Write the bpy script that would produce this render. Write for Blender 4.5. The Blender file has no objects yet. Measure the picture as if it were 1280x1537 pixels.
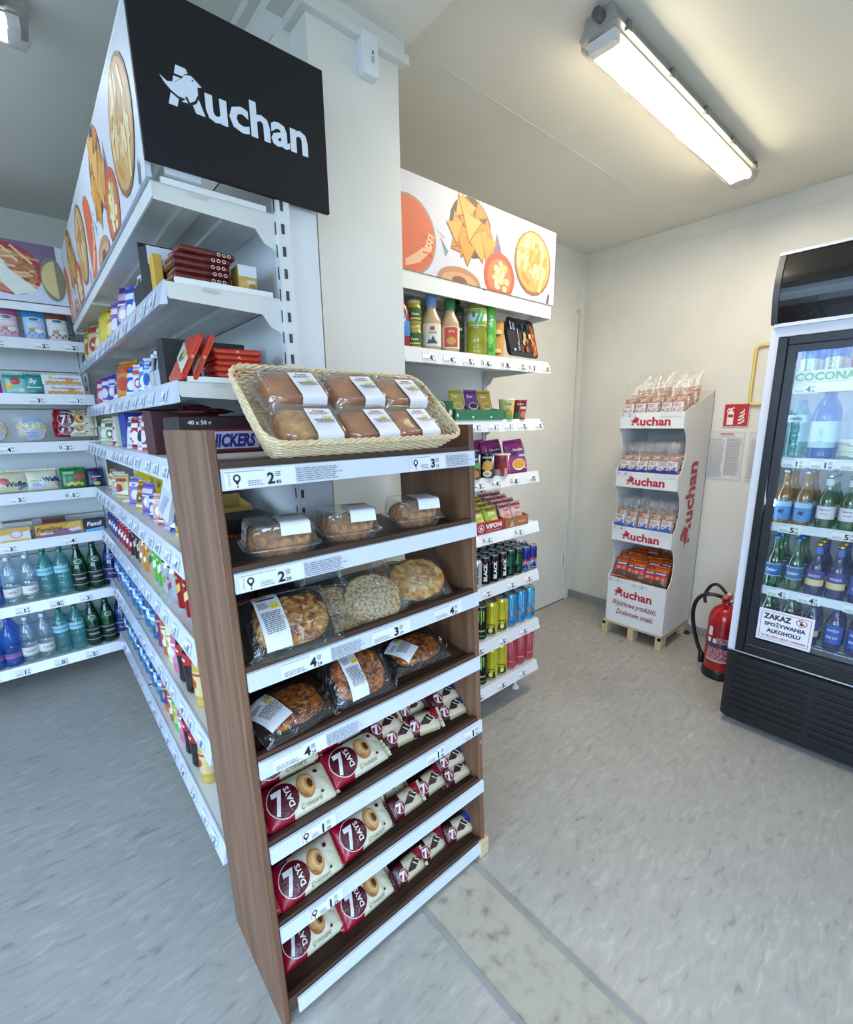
import bpy, bmesh, math, random
from mathutils import Vector, Matrix, noise
from mathutils.geometry import tessellate_polygon
random.seed(7)
PI = math.pi
SC = bpy.context.scene
COL = SC.collection
rad = math.radians

# ------------------------------------------------------------------ camera, world, exposure
cam_d = bpy.data.cameras.new('camera')
cam = bpy.data.objects.new('camera', cam_d)
COL.objects.link(cam)
YAW, PITCH, ROLL = 0.70581, 0.22066, -0.01533
fwd = Vector((math.sin(YAW) * math.cos(PITCH), math.cos(YAW) * math.cos(PITCH), -math.sin(PITCH)))
rgt = fwd.cross(Vector((0, 0, 1))).normalized()
upv = rgt.cross(fwd)
cr, sr = math.cos(ROLL), math.sin(ROLL)
rgt, upv = cr * rgt + sr * upv, -sr * rgt + cr * upv
cam.matrix_world = Matrix(((rgt.x, upv.x, -fwd.x, 0), (rgt.y, upv.y, -fwd.y, 0), (rgt.z, upv.z, -fwd.z, 1.4), (0, 0, 0, 1)))
cam_d.sensor_fit = 'HORIZONTAL'
cam_d.sensor_width = 36
cam_d.lens = 694.81 / 1280 * 36
cam_d.shift_y = (788.24 - 768.5) / 1280
cam_d.clip_start = 0.02
SC.camera = cam
SC.view_settings.view_transform = 'Standard'
SC.view_settings.look = 'None'
SC.view_settings.exposure = 0.27
SC.view_settings.gamma = 1
SC.view_settings.use_curve_mapping = False
world = bpy.data.worlds.new('world')
SC.world = world
world.use_nodes = True
bg = world.node_tree.nodes['Background']
bg.inputs[0].default_value = (0.50, 0.70, 1.0, 1)
bg.inputs[1].default_value = 9.0
SC.cycles.use_denoising = True
SC.cycles.max_bounces = 7
SC.cycles.diffuse_bounces = 4
SC.cycles.glossy_bounces = 3
SC.cycles.transmission_bounces = 4
SC.cycles.transparent_max_bounces = 14
SC.cycles.caustics_reflective = False
SC.cycles.caustics_refractive = False
SC.cycles.sample_clamp_indirect = 4

def area_light(name, loc, rot, sx, sy, power, col, parent=None, portal=False):
    d = bpy.data.lights.new(name, 'AREA')
    d.shape = 'RECTANGLE'
    d.size, d.size_y = sx, sy
    d.energy = power
    d.color = col
    o = bpy.data.objects.new(name, d)
    COL.objects.link(o)
    o.location = loc
    o.rotation_euler = rot
    if portal: d.cycles.is_portal = True
    if parent: o.parent = parent
    return o

# ------------------------------------------------------------------ colours and materials
def lin(c):
    if isinstance(c, str):
        c = c.lstrip('#')
        v = [int(c[i:i + 2], 16) / 255 for i in (0, 2, 4)]
    else:
        v = list(c[:3])
    return tuple((x / 12.92 if x <= 0.04045 else ((x + 0.055) / 1.055) ** 2.4) for x in v) + (1.0,)

MATS = {}
def newmat(name):
    m = bpy.data.materials.new(name)
    m.use_nodes = True
    MATS[name] = m
    return m, m.node_tree.nodes, m.node_tree.links, m.node_tree.nodes['Principled BSDF']

def N(ns, t, **kw):
    n = ns.new(t)
    for k, v in kw.items():
        if k == 'inp':
            for a, b in v.items(): n.inputs[a].default_value = b
        else: setattr(n, k, v)
    return n

def vcmat(name, rough=0.5, metal=0.0, var=0.05, vscale=30, bump=0.0, bscale=60, coat=0.0, spec=0.5):
    """painted / printed surface: its own colours (face colours) with a little procedural variation"""
    m, ns, ln, p = newmat(name)
    a = N(ns, 'ShaderNodeVertexColor', layer_name='Col')
    tc = N(ns, 'ShaderNodeTexCoord')
    nz = N(ns, 'ShaderNodeTexNoise', inp={'Scale': vscale, 'Detail': 4.0})
    ln.new(tc.outputs['Object'], nz.inputs['Vector'])
    mr = N(ns, 'ShaderNodeMapRange', inp={'To Min': 1 - var, 'To Max': 1 + var})
    ln.new(nz.outputs[0], mr.inputs[0])
    mx = N(ns, 'ShaderNodeVectorMath', operation='SCALE')
    ln.new(a.outputs[0], mx.inputs[0]); ln.new(mr.outputs[0], mx.inputs['Scale'])
    ln.new(mx.outputs[0], p.inputs['Base Color'])
    p.inputs['Roughness'].default_value = rough
    p.inputs['Metallic'].default_value = metal
    p.inputs['Specular IOR Level'].default_value = spec
    p.inputs['Coat Weight'].default_value = coat
    if bump:
        n2 = N(ns, 'ShaderNodeTexNoise', inp={'Scale': bscale, 'Detail': 3.0, 'Distortion': 1.2})
        ln.new(tc.outputs['Object'], n2.inputs['Vector'])
        b = N(ns, 'ShaderNodeBump', inp={'Strength': bump, 'Distance': 0.004})
        ln.new(n2.outputs[0], b.inputs['Height']); ln.new(b.outputs[0], p.inputs['Normal'])
    return m

vcmat('print', 0.5, var=0.04)
vcmat('plain', 0.62, var=0.03, vscale=6)
vcmat('gloss', 0.18, var=0.03, coat=0.3)
vcmat('foil', 0.27, var=0.08, bump=0.7, bscale=45, coat=0.2)
vcmat('can_metal', 0.28, metal=0.45, var=0.03)
vcmat('metal', 0.3, metal=0.9, var=0.05)
vcmat('enamel', 0.38, var=0.025, vscale=3, bump=0.03, bscale=200)
vcmat('black_plastic', 0.35, var=0.08, bump=0.05, bscale=300)
vcmat('rail_plastic', 0.22, var=0.02, coat=0.4)
vcmat('board_black', 0.6, var=0.1, spec=0.3)

def clear(name, tint=(1, 1, 1), gloss=0.2, rough=0.08, ior=1.45, bump=0.0, bscale=30, body=0.0, bcol=(1, 1, 1)):
    """thin clear plastic or glass: lets light through, mirrors at its edges"""
    m, ns, ln, p = newmat(name)
    out = ns['Material Output']
    tr = N(ns, 'ShaderNodeBsdfTransparent', inp={'Color': (*tint, 1)})
    gl = N(ns, 'ShaderNodeBsdfGlossy', inp={'Roughness': rough, 'Color': (1, 1, 1, 1)})
    fr = N(ns, 'ShaderNodeLayerWeight', inp={'Blend': 0.5})
    pw = N(ns, 'ShaderNodeMath', operation='POWER', inp={1: 3.5})
    ln.new(fr.outputs['Facing'], pw.inputs[0])
    ad = N(ns, 'ShaderNodeMath', operation='MULTIPLY_ADD', use_clamp=True, inp={1: 0.75, 2: gloss * 0.2})
    ln.new(pw.outputs[0], ad.inputs[0])
    mx = N(ns, 'ShaderNodeMixShader')
    ln.new(ad.outputs[0], mx.inputs[0]); ln.new(tr.outputs[0], mx.inputs[1]); ln.new(gl.outputs[0], mx.inputs[2])
    last = mx
    if body:
        df = N(ns, 'ShaderNodeBsdfDiffuse', inp={'Color': (*bcol, 1)})
        m2 = N(ns, 'ShaderNodeMixShader', inp={0: body})
        ln.new(mx.outputs[0], m2.inputs[1]); ln.new(df.outputs[0], m2.inputs[2])
        last = m2
    if bump:
        tc = N(ns, 'ShaderNodeTexCoord')
        nz = N(ns, 'ShaderNodeTexNoise', inp={'Scale': bscale, 'Detail': 3.0, 'Distortion': 2.0})
        ln.new(tc.outputs['Object'], nz.inputs['Vector'])
        b = N(ns, 'ShaderNodeBump', inp={'Strength': bump, 'Distance': 0.01})
        ln.new(nz.outputs[0], b.inputs['Height'])
        ln.new(b.outputs[0], gl.inputs['Normal']); ln.new(b.outputs[0], fr.inputs['Normal'])
    p_ = ns.get('Principled BSDF'); ns.remove(p_)
    ln.new(last.outputs[0], out.inputs['Surface'])
    return m
clear('clamshell', gloss=0.6, rough=0.06, body=0.07, bcol=(0.8, 0.8, 0.8))
clear('film', gloss=0.5, rough=0.10, bump=1.0, bscale=24, body=0.04, bcol=(0.85, 0.85, 0.85))
clear('film_dark', tint=(.94, .94, .94), gloss=0.45, rough=0.10, bump=1.0, bscale=22, body=0.01)
clear('pane', tint=(.96, .98, .97), gloss=0.12, rough=0.0, ior=1.35)
clear('pet_clear', tint=(.90, .95, .97), gloss=0.5, rough=0.05, body=0.07, bcol=(0.62, 0.74, 0.78))
clear('pet_blue', tint=(.45, .66, .95), gloss=0.3, rough=0.05, body=0.16, bcol=(0.08, 0.28, 0.75))
clear('pet_teal', tint=(.65, .9, .9), gloss=0.3, rough=0.05, body=0.10, bcol=(0.3, 0.62, 0.62))
clear('pet_navy', tint=(.25, .30, .7), gloss=0.6, rough=0.05, body=0.35, bcol=(0.02, 0.04, 0.2))
clear('pet_green', tint=(.2, .5, .3), gloss=0.6, rough=0.05, body=0.4, bcol=(0.006, 0.07, 0.025))
clear('glass_green', tint=(.35, .7, .42), gloss=0.7, rough=0.04, body=0.18, bcol=(0.01, 0.14, 0.04))
clear('glass_amber', tint=(.85, .68, .38), gloss=0.7, rough=0.04, body=0.22, bcol=(0.5, 0.28, 0.06))
clear('oil', tint=(.85, .85, .25), gloss=0.35, rough=0.04, body=0.35, bcol=(0.6, 0.6, 0.08))
clear('lamp_cover', tint=(.97, .97, .95), gloss=0.3, rough=0.15, body=0.05)

def noise_mat(name, c1, c2, scale=20, rough=0.6, bump=0.3, c3=None, detail=6, stretch=(1, 1, 1), dist=0.0, spread=(0.35, 0.65), bdist=0.01, spec=0.5):
    m, ns, ln, p = newmat(name)
    tc = N(ns, 'ShaderNodeTexCoord')
    mp = N(ns, 'ShaderNodeMapping', inp={'Scale': stretch})
    ln.new(tc.outputs['Object'], mp.inputs[0])
    nz = N(ns, 'ShaderNodeTexNoise', inp={'Scale': scale, 'Detail': float(detail), 'Distortion': dist})
    ln.new(mp.outputs[0], nz.inputs['Vector'])
    cr_ = N(ns, 'ShaderNodeValToRGB')
    e = cr_.color_ramp.elements
    e[0].position, e[0].color = spread[0], lin(c1)
    e[1].position, e[1].color = spread[1], lin(c2)
    if c3:
        x = e.new(min(0.95, spread[1] + 0.12)); x.color = lin(c3)
    ln.new(nz.outputs[0], cr_.inputs[0]); ln.new(cr_.outputs[0], p.inputs['Base Color'])
    p.inputs['Roughness'].default_value = rough
    p.inputs['Specular IOR Level'].default_value = spec
    b = N(ns, 'ShaderNodeBump', inp={'Strength': bump, 'Distance': bdist})
    ln.new(nz.outputs[0], b.inputs['Height']); ln.new(b.outputs[0], p.inputs['Normal'])
    return m

def wood_mat(name, dark, mid, light, axis=2):
    m, ns, ln, p = newmat(name)
    tc = N(ns, 'ShaderNodeTexCoord')
    sc = [9, 9, 9]; sc[axis] = 0.7
    mp = N(ns, 'ShaderNodeMapping', inp={'Scale': sc})
    ln.new(tc.outputs['Object'], mp.inputs[0])
    n1 = N(ns, 'ShaderNodeTexNoise', inp={'Scale': 2.2, 'Detail': 8.0, 'Distortion': 0.6})
    ln.new(mp.outputs[0], n1.inputs['Vector'])
    sc2 = [60, 60, 60]; sc2[axis] = 2.0
    mp2 = N(ns, 'ShaderNodeMapping', inp={'Scale': sc2})
    ln.new(tc.outputs['Object'], mp2.inputs[0])
    n2 = N(ns, 'ShaderNodeTexNoise', inp={'Scale': 3.0, 'Detail': 5.0})
    ln.new(mp2.outputs[0], n2.inputs['Vector'])
    ad = N(ns, 'ShaderNodeMath', operation='MULTIPLY_ADD', inp={1: 0.28})
    ln.new(n2.outputs[0], ad.inputs[0]); ln.new(n1.outputs[0], ad.inputs[2])
    cr_ = N(ns, 'ShaderNodeValToRGB')
    e = cr_.color_ramp.elements
    e[0].position, e[0].color = 0.30, lin(dark)
    e[1].position, e[1].color = 0.98, lin(light)
    x = e.new(0.62); x.color = lin(mid)
    ln.new(ad.outputs[0], cr_.inputs[0])
    # small pale chips and dark knots
    vo = N(ns, 'ShaderNodeTexVoronoi', inp={'Scale': 9.0})
    mp3 = N(ns, 'ShaderNodeMapping', inp={'Scale': (1, 1, 0.45) if axis == 2 else (.45, 1, 1)})
    ln.new(tc.outputs['Object'], mp3.inputs[0]); ln.new(mp3.outputs[0], vo.inputs['Vector'])
    lt = N(ns, 'ShaderNodeMath', operation='LESS_THAN', inp={1: 0.035})
    ln.new(vo.outputs['Distance'], lt.inputs[0])
    mx = N(ns, 'ShaderNodeMix', data_type='RGBA')
    mx.inputs['B'].default_value = lin('b59a82')
    ln.new(lt.outputs[0], mx.inputs['Factor']); ln.new(cr_.outputs[0], mx.inputs['A'])
    ln.new(mx.outputs['Result'], p.inputs['Base Color'])
    p.inputs['Roughness'].default_value = 0.5
    b = N(ns, 'ShaderNodeBump', inp={'Strength': 0.25, 'Distance': 0.003})
    ln.new(ad.outputs[0], b.inputs['Height']); ln.new(b.outputs[0], p.inputs['Normal'])
    return m
wood_mat('rack_wood', '#573825', '#7a553e', '#9f7658')
wood_mat('shelf_wood', '#2f1f16', '#4a3224', '#69493a', axis=0)
wood_mat('pale_wood', '#b79c70', '#cdb68c', '#e0cda6', axis=0)
noise_mat('wall_paint', '#e2dfd6', '#e8e5dd', 3, 0.45, 0.02)
noise_mat('ceiling_paint', '#e0dccf', '#e5e1d5', 2, 0.6, 0.02)
noise_mat('trim_paint', '#d9d7d0', '#dfddd6', 5, 0.4, 0.02)
noise_mat('baseboard_grey', '#8e8f8d', '#9a9b99', 8, 0.5, 0.02)
noise_mat('concrete', '#827c70', '#aaa496', 24, 0.6, 0.08, c3='#b5afa2', spread=(.26, .40), detail=8)
noise_mat('crust', '#8a4614', '#d08c3c', 70, 0.4, 0.5, c3='#e8be74', dist=0.3, spread=(.3, .6))
noise_mat('crust_dark', '#6a2a08', '#cc6c1a', 75, 0.3, 0.8, c3='#f0aa4c', dist=0.4, spread=(.40, .6))
noise_mat('pizza', '#7a3212', '#dc9c4c', 62, 0.3, 0.8, c3='#f8ecc4', dist=0.5, spread=(.38, .58))
noise_mat('flatbread', '#6a5236', '#b89c72', 150, 0.7, 0.5, c3='#cfb88e', dist=0.2, spread=(.30, .5))
noise_mat('flatbread_red', '#ab5424', '#cfa45e', 55, 0.6, 0.5, c3='#d7cf86', dist=0.6, spread=(.3, .55))
noise_mat('sponge', '#9a5a1c', '#d99a48', 50, 0.6, 0.4, c3='#e9b763', spread=(.3, .6))
noise_mat('tawny_jelly', '#9c4c0e', '#c87624', 22, 0.2, 0.15, spread=(.3, .7))
noise_mat('rice_cake', '#b9a277', '#e6d8b8', 90, 0.8, 0.8, c3='#f2ead4', spread=(.35, .6))
noise_mat('nuts', '#7a4a2a', '#c99a78', 60, 0.6, 0.6, c3='#e4c7b0', spread=(.35, .6))
noise_mat('wicker', '#dab98a', '#efd8b0', 120, 0.45, 0.3, c3='#f8eacb', spread=(.3, .6), bdist=.003)

def floor_mat():
    m, ns, ln, p = newmat('vinyl_floor')
    tc = N(ns, 'ShaderNodeTexCoord')
    mp = N(ns, 'ShaderNodeMapping', inp={'Rotation': (0, 0, rad(-20)), 'Scale': (9, 30, 9)})
    ln.new(tc.outputs['Object'], mp.inputs[0])
    n1 = N(ns, 'ShaderNodeTexNoise', inp={'Scale': 1.6, 'Detail': 7.0, 'Distortion': 0.9})
    ln.new(mp.outputs[0], n1.inputs['Vector'])
    n2 = N(ns, 'ShaderNodeTexNoise', inp={'Scale': 1.3, 'Detail': 4.0})
    ln.new(tc.outputs['Object'], n2.inputs['Vector'])
    r1 = N(ns, 'ShaderNodeValToRGB')
    e = r1.color_ramp.elements
    e[0].position, e[0].color = 0.26, lin('#8f8c88')
    e[1].position, e[1].color = 0.76, lin('#c3c0ba')
    x = e.new(0.38); x.color = lin('#a8a5a0')
    x = e.new(0.60); x.color = lin('#b1aea8')
    ln.new(n1.outputs[0], r1.inputs[0])
    mr = N(ns, 'ShaderNodeMapRange', inp={'From Min': .3, 'From Max': .7, 'To Min': .9, 'To Max': 1.07})
    ln.new(n2.outputs[0], mr.inputs[0])
    mx = N(ns, 'ShaderNodeVectorMath', operation='SCALE')
    ln.new(r1.outputs[0], mx.inputs[0]); ln.new(mr.outputs[0], mx.inputs['Scale'])
    ln.new(mx.outputs[0], p.inputs['Base Color'])
    p.inputs['Roughness'].default_value = 0.36
    b = N(ns, 'ShaderNodeBump', inp={'Strength': 0.12, 'Distance': 0.003})
    ln.new(n1.outputs[0], b.inputs['Height']); ln.new(b.outputs[0], p.inputs['Normal'])
floor_mat()

def emit(name, col, strength):
    m, ns, ln, p = newmat(name)
    p.inputs['Base Color'].default_value = (*col, 1)
    p.inputs['Emission Color'].default_value = (*col, 1)
    p.inputs['Emission Strength'].default_value = strength
emit('tube_glow', (1.0, 0.89, 0.66), 19.0)
emit('tube_cool', (0.80, 0.90, 1.0), 6.0)
emit('fridge_glow', (0.8, 0.92, 1.0), 6.0)

# ------------------------------------------------------------------ mesh builder
FONT = {}
def text_poly(s, bold=0.0):
    k = (s, bold)
    if k in FONT: return FONT[k]
    cu = bpy.data.curves.new('t', 'FONT')
    cu.body = s
    cu.resolution_u = 2
    cu.offset = bold
    cu.align_x = 'CENTER'
    ob = bpy.data.objects.new('t', cu)
    me = bpy.data.meshes.new_from_object(ob)
    vs = [(v.co.x, v.co.y) for v in me.vertices]
    fs = [tuple(p.vertices) for p in me.polygons]
    if vs:
        y0 = 0.0; y1 = 0.729
        vs = [(x, y - (y0 + y1) / 2) for x, y in vs]
    bpy.data.objects.remove(ob); bpy.data.curves.remove(cu); bpy.data.meshes.remove(me)
    FONT[k] = (vs, fs)
    return FONT[k]

class MB:
    def __init__(s, col='ffffff'):
        s.v, s.f, s.c, s.m, s.s = [], [], [], [], []
        s.col = col; s.mi = 0; s.sm = False; s.M = None
    def add(s, vs, fs, col=None, mi=None, sm=None):
        o = len(s.v)
        if s.M is not None: s.v += [tuple(s.M @ Vector(p)) for p in vs]
        else: s.v += [tuple(p) for p in vs]
        c = lin(col or s.col)
        for f in fs:
            s.f.append(tuple(i + o for i in f)); s.c.append(c)
            s.m.append(s.mi if mi is None else mi); s.s.append(s.sm if sm is None else sm)
        return s
    def box(s, x0, x1, y0, y1, z0, z1, col=None, mi=None, ch=0.0):
        """box; ch chamfers the vertical and horizontal edges"""
        if ch <= 0:
            vs = [(x, y, z) for z in (z0, z1) for y in (y0, y1) for x in (x0, x1)]
            fs = [(0, 2, 3, 1), (4, 5, 7, 6), (0, 1, 5, 4), (2, 6, 7, 3), (0, 4, 6, 2), (1, 3, 7, 5)]
            return s.add(vs, fs, col, mi, False)
        rings = []
        for z, k in ((z0, ch), (z0 + ch, 0), (z1 - ch, 0), (z1, ch)):
            a0, a1, b0, b1 = x0 + k, x1 - k, y0 + k, y1 - k
            q = ch
            rings.append([(a0 + q, b0, z), (a1 - q, b0, z), (a1, b0 + q, z), (a1, b1 - q, z), (a1 - q, b1, z), (a0 + q, b1, z), (a0, b1 - q, z), (a0, b0 + q, z)])
        return s.loft(rings, col, mi, False)
    def loft(s, rings, col=None, mi=None, sm=True, cap=True, closed=True):
        n = len(rings[0]); vs = [p for r in rings for p in r]; fs = []
        for k in range(len(rings) - 1):
            for i in range(n if closed else n - 1):
                j = (i + 1) % n
                fs.append((k * n + i, k * n + j, (k + 1) * n + j, (k + 1) * n + i))
        s.add(vs, fs, col, mi, sm)
        if cap:
            s.add(rings[0][::-1], [tuple(range(n))], col, mi, False)
            s.add(rings[-1], [tuple(range(n))], col, mi, False)
        return s
    def lathe(s, prof, seg=20, cx=0, cy=0, col=None, mi=None, cols=None, cap=True, sm=True):
        rings = [[(cx + r * math.cos(2 * PI * i / seg), cy + r * math.sin(2 * PI * i / seg), z) for i in range(seg)] for r, z in prof]
        if cols is None: return s.loft(rings, col, mi, sm, cap)
        for k in range(len(rings) - 1):
            s.loft(rings[k:k + 2], cols[k], mi, sm, False)
        if cap:
            s.add(rings[0][::-1], [tuple(range(seg))], cols[0], mi, False)
            s.add(rings[-1], [tuple(range(seg))], cols[-1], mi, False)
        return s
    def prism(s, pts, axis, a, b, col=None, mi=None, sm=False):
        """extrude a closed outline along an axis (0 x, 1 y, 2 z); pts are the two other coordinates in order"""
        def P(p, t):
            return {0: (t, p[0], p[1]), 1: (p[0], t, p[1]), 2: (p[0], p[1], t)}[axis]
        n = len(pts)
        vs = [P(p, a) for p in pts] + [P(p, b) for p in pts]
        fs = [(i, (i + 1) % n, n + (i + 1) % n, n + i) for i in range(n)]
        s.add(vs, fs, col, mi, sm)
        tri = tessellate_polygon([[Vector((p[0], p[1], 0)) for p in pts]])
        s.add(vs, [tuple(t) for t in tri] + [tuple(n + i for i in t) for t in tri], col, mi, False)
        return s
    def tube(s, pts, r, seg=8, col=None, mi=None, closed=False, cap=True):
        pts = [Vector(p) for p in pts]; n = len(pts); rings = []
        up = Vector((0, 0, 1)); prev = None
        for i, p in enumerate(pts):
            if closed: t = pts[(i + 1) % n] - pts[i - 1]
            else: t = pts[min(i + 1, n - 1)] - pts[max(i - 1, 0)]
            t = t.normalized() if t.length else Vector((0, 0, 1))
            if prev is None:
                a = t.cross(up)
                if a.length < 0.05: a = t.cross(Vector((1, 0, 0)))
            else: a = prev - t * prev.dot(t)
            a.normalize(); prev = a; b = t.cross(a)
            rr = r[i] if isinstance(r, (list, tuple)) else r
            rings.append([tuple(p + (a * math.cos(2 * PI * k / seg) + b * math.sin(2 * PI * k / seg)) * rr) for k in range(seg)])
        if closed: rings.append(rings[0])
        return s.loft(rings, col, mi, True, cap and not closed)
    def obj(s, name, mats, parent=None, loc=None, rot=None, bevel=0.0):
        me = bpy.data.meshes.new(name)
        me.from_pydata(s.v, [], s.f)
        ca = me.color_attributes.new('Col', 'FLOAT_COLOR', 'CORNER')
        buf = []
        for p, c in zip(me.polygons, s.c): buf += list(c) * p.loop_total
        ca.data.foreach_set('color', buf)
        me.polygons.foreach_set('material_index', s.m)
        me.polygons.foreach_set('use_smooth', s.s)
        for m in ([mats] if isinstance(mats, str) else mats): me.materials.append(MATS[m])
        if True:
            bm = bmesh.new(); bm.from_mesh(me)
            if bevel:
                bmesh.ops.remove_doubles(bm, verts=bm.verts, dist=1e-6)
            bmesh.ops.recalc_face_normals(bm, faces=bm.faces)
            if bevel:
                es = [e for e in bm.edges if len(e.link_faces) == 2 and e.calc_face_angle(0) > 0.6]
                bmesh.ops.bevel(bm, geom=es, offset=bevel, segments=2, profile=0.6, affect='EDGES', clamp_overlap=True)
            bm.to_mesh(me); bm.free()
        me.update()
        o = bpy.data.objects.new(name, me)
        COL.objects.link(o)
        if parent: o.parent = parent
        if loc: o.location = loc
        if rot: o.rotation_euler = rot
        return o

def tag(o, label, cat, group=None):
    o['label'] = label; o['category'] = cat
    if group: o['group'] = group
    return o
def thing(name, label, cat, loc=(0, 0, 0), rot=(0, 0, 0), group=None):
    o = bpy.data.objects.new(name, None)
    COL.objects.link(o)
    o.empty_display_size = 0.02
    o.location = loc; o.rotation_euler = rot
    return tag(o, label, cat, group)
def struct(mb, name, mats, **k):
    o = mb.obj(name, mats, **k)
    o['kind'] = 'structure'
    return o
def dup(root, loc=None, rot=None, label=None, group=None):
    r = root.copy(); COL.objects.link(r)
    def rec(a, b):
        for ch in a.children:
            c = ch.copy(); COL.objects.link(c); c.parent = b
            rec(ch, c)
    rec(root, r)
    if loc is not None: r.location = loc
    if rot is not None: r.rotation_euler = rot
    if label: r['label'] = label
    if group: r['group'] = group
    return r
USED = set()
def place(proto, loc, rot=(0, 0, 0), label=None, group=None):
    """first use moves the prototype itself, then copies"""
    if proto.name not in USED:
        USED.add(proto.name)
        proto.location = loc; proto.rotation_euler = rot
        if label: proto['label'] = label
        if group: proto['group'] = group
        return proto
    return dup(proto, loc, rot, label, group)
ORD = ['', 'first', 'second', 'third', 'fourth', 'fifth', 'sixth', 'seventh', 'eighth', 'ninth', 'tenth', 'eleventh', 'twelfth', 'thirteenth', 'fourteenth', 'fifteenth', 'sixteenth', 'seventeenth', 'eighteenth', 'nineteenth', 'twentieth']

# ------------------------------------------------------------------ flat print (decals lying on a surface)
def S_plane(o, u, v):
    o, u, v = Vector(o), Vector(u).normalized(), Vector(v).normalized(); n = u.cross(v)
    return lambda x, y, h: o + u * x + v * y + n * h
def S_cyl(r, a0=-PI / 2, z0=0, cx=0, cy=0):
    rf = r if callable(r) else (lambda z: r)
    def f(x, y, h):
        R = rf(z0 + y); a = a0 + x / R
        return Vector((cx + (R + h) * math.cos(a), cy + (R + h) * math.sin(a), z0 + y))
    return f
def subdiv2(vs, fs, step):
    vs = [tuple(v) for v in vs]; out = []
    tris = []
    for f in fs:
        for i in range(1, len(f) - 1): tris.append((f[0], f[i], f[i + 1]))
    cache = {}
    st = [(t, 0) for t in tris]
    while st:
        t, d_ = st.pop()
        L = [math.dist(vs[t[i]], vs[t[(i + 1) % 3]]) for i in range(3)]
        k = L.index(max(L))
        if L[k] <= step or d_ > 7: out.append(t); continue
        a, b, c = t[k], t[(k + 1) % 3], t[(k + 2) % 3]
        e = (min(a, b), max(a, b))
        if e not in cache:
            vs.append(((vs[a][0] + vs[b][0]) / 2, (vs[a][1] + vs[b][1]) / 2)); cache[e] = len(vs) - 1
        m_ = cache[e]
        st += [((a, m_, c), d_ + 1), ((m_, b, c), d_ + 1)]
    return vs, out
def D(mb, surf, ops, mi=0, step=0.0, h0=0.0004, dh=0.00015):
    """ops: ('r',x0,y0,x1,y1,col) ('d',cx,cy,rx,ry,col) ('p',pts,col) ('t',text,cx,cy,size,col,{rot,b,sh,w})"""
    h = h0
    for op in ops:
        k = op[0]
        if k == 'r':
            x0, y0, x1, y1, c = op[1:6]
            nx = max(1, int(math.ceil(abs(x1 - x0) / step))) if step else 1
            ny = max(1, int(math.ceil(abs(y1 - y0) / step))) if step else 1
            vs = [surf(x0 + (x1 - x0) * i / nx, y0 + (y1 - y0) * j / ny, h) for j in range(ny + 1) for i in range(nx + 1)]
            fs = [(j * (nx + 1) + i, j * (nx + 1) + i + 1, (j + 1) * (nx + 1) + i + 1, (j + 1) * (nx + 1) + i) for j in range(ny) for i in range(nx)]
            mb.add(vs, fs, c, mi, True if step else False)
        elif k == 'd':
            cx, cy, rx, ry, c = op[1:6]
            seg = 20 if rx > 0.006 else 10
            rn = 3 if step and max(rx, ry) > step else 1
            vs = [surf(cx, cy, h)] + [surf(cx + rx * q / rn * math.cos(2 * PI * i / seg), cy + ry * q / rn * math.sin(2 * PI * i / seg), h) for q in range(1, rn + 1) for i in range(seg)]
            fs = [(0, 1 + i, 1 + (i + 1) % seg) for i in range(seg)]
            for q in range(1, rn):
                a, b = 1 + (q - 1) * seg, 1 + q * seg
                fs += [(a + i, b + i, b + (i + 1) % seg, a + (i + 1) % seg) for i in range(seg)]
            mb.add(vs, fs, c, mi, bool(step))
        elif k == 'p':
            pts, c = op[1], op[2]
            tri = tessellate_polygon([[Vector((p[0], p[1], 0)) for p in pts]])
            vs, tri = subdiv2([(p[0], p[1]) for p in pts], [tuple(t) for t in tri], step * 1.1) if step else (pts, [tuple(t) for t in tri])
            mb.add([surf(p[0], p[1], h) for p in vs], tri, c, mi, bool(step))
        elif k == 't':
            s_, cx, cy, size, c = op[1:6]
            o = op[6] if len(op) > 6 else {}
            vs, fs = text_poly(s_, o.get('b', 0.0))
            if not vs: continue
            wd = max(v[0] for v in vs) - min(v[0] for v in vs)
            sx = o['w'] / wd if 'w' in o else size
            a = rad(o.get('rot', 0)); ca_, sa = math.cos(a), math.sin(a); sh = o.get('sh', 0)
            out = []
            vs = [(x * sx + y * size * sh, y * size) for x, y in vs]
            if step: vs, fs = subdiv2(vs, fs, step * 1.1)
            for x, y in vs:
                out.append(surf(cx + x * ca_ - y * sa, cy + x * sa + y * ca_, h))
            mb.add(out, fs, c, mi, False)
        h += dh
    return mb
def greek(x0, y0, x1, y1, n, col='9a9a9a', seed=1):
    """rows of fine print too small to read"""
    r = random.Random(seed); ops = []
    hh = (y1 - y0) / n
    for i in range(n):
        y = y1 - (i + 0.5) * hh; x = x0
        end = x0 + (x1 - x0) * r.uniform(.8, 1)
        while x < end:
            w = r.uniform(.08, .22) * (x1 - x0)
            ops.append(('r', x, y - hh * .22, min(x + w, end), y + hh * .22, col)); x += w + .03 * (x1 - x0)
    return ops
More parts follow.
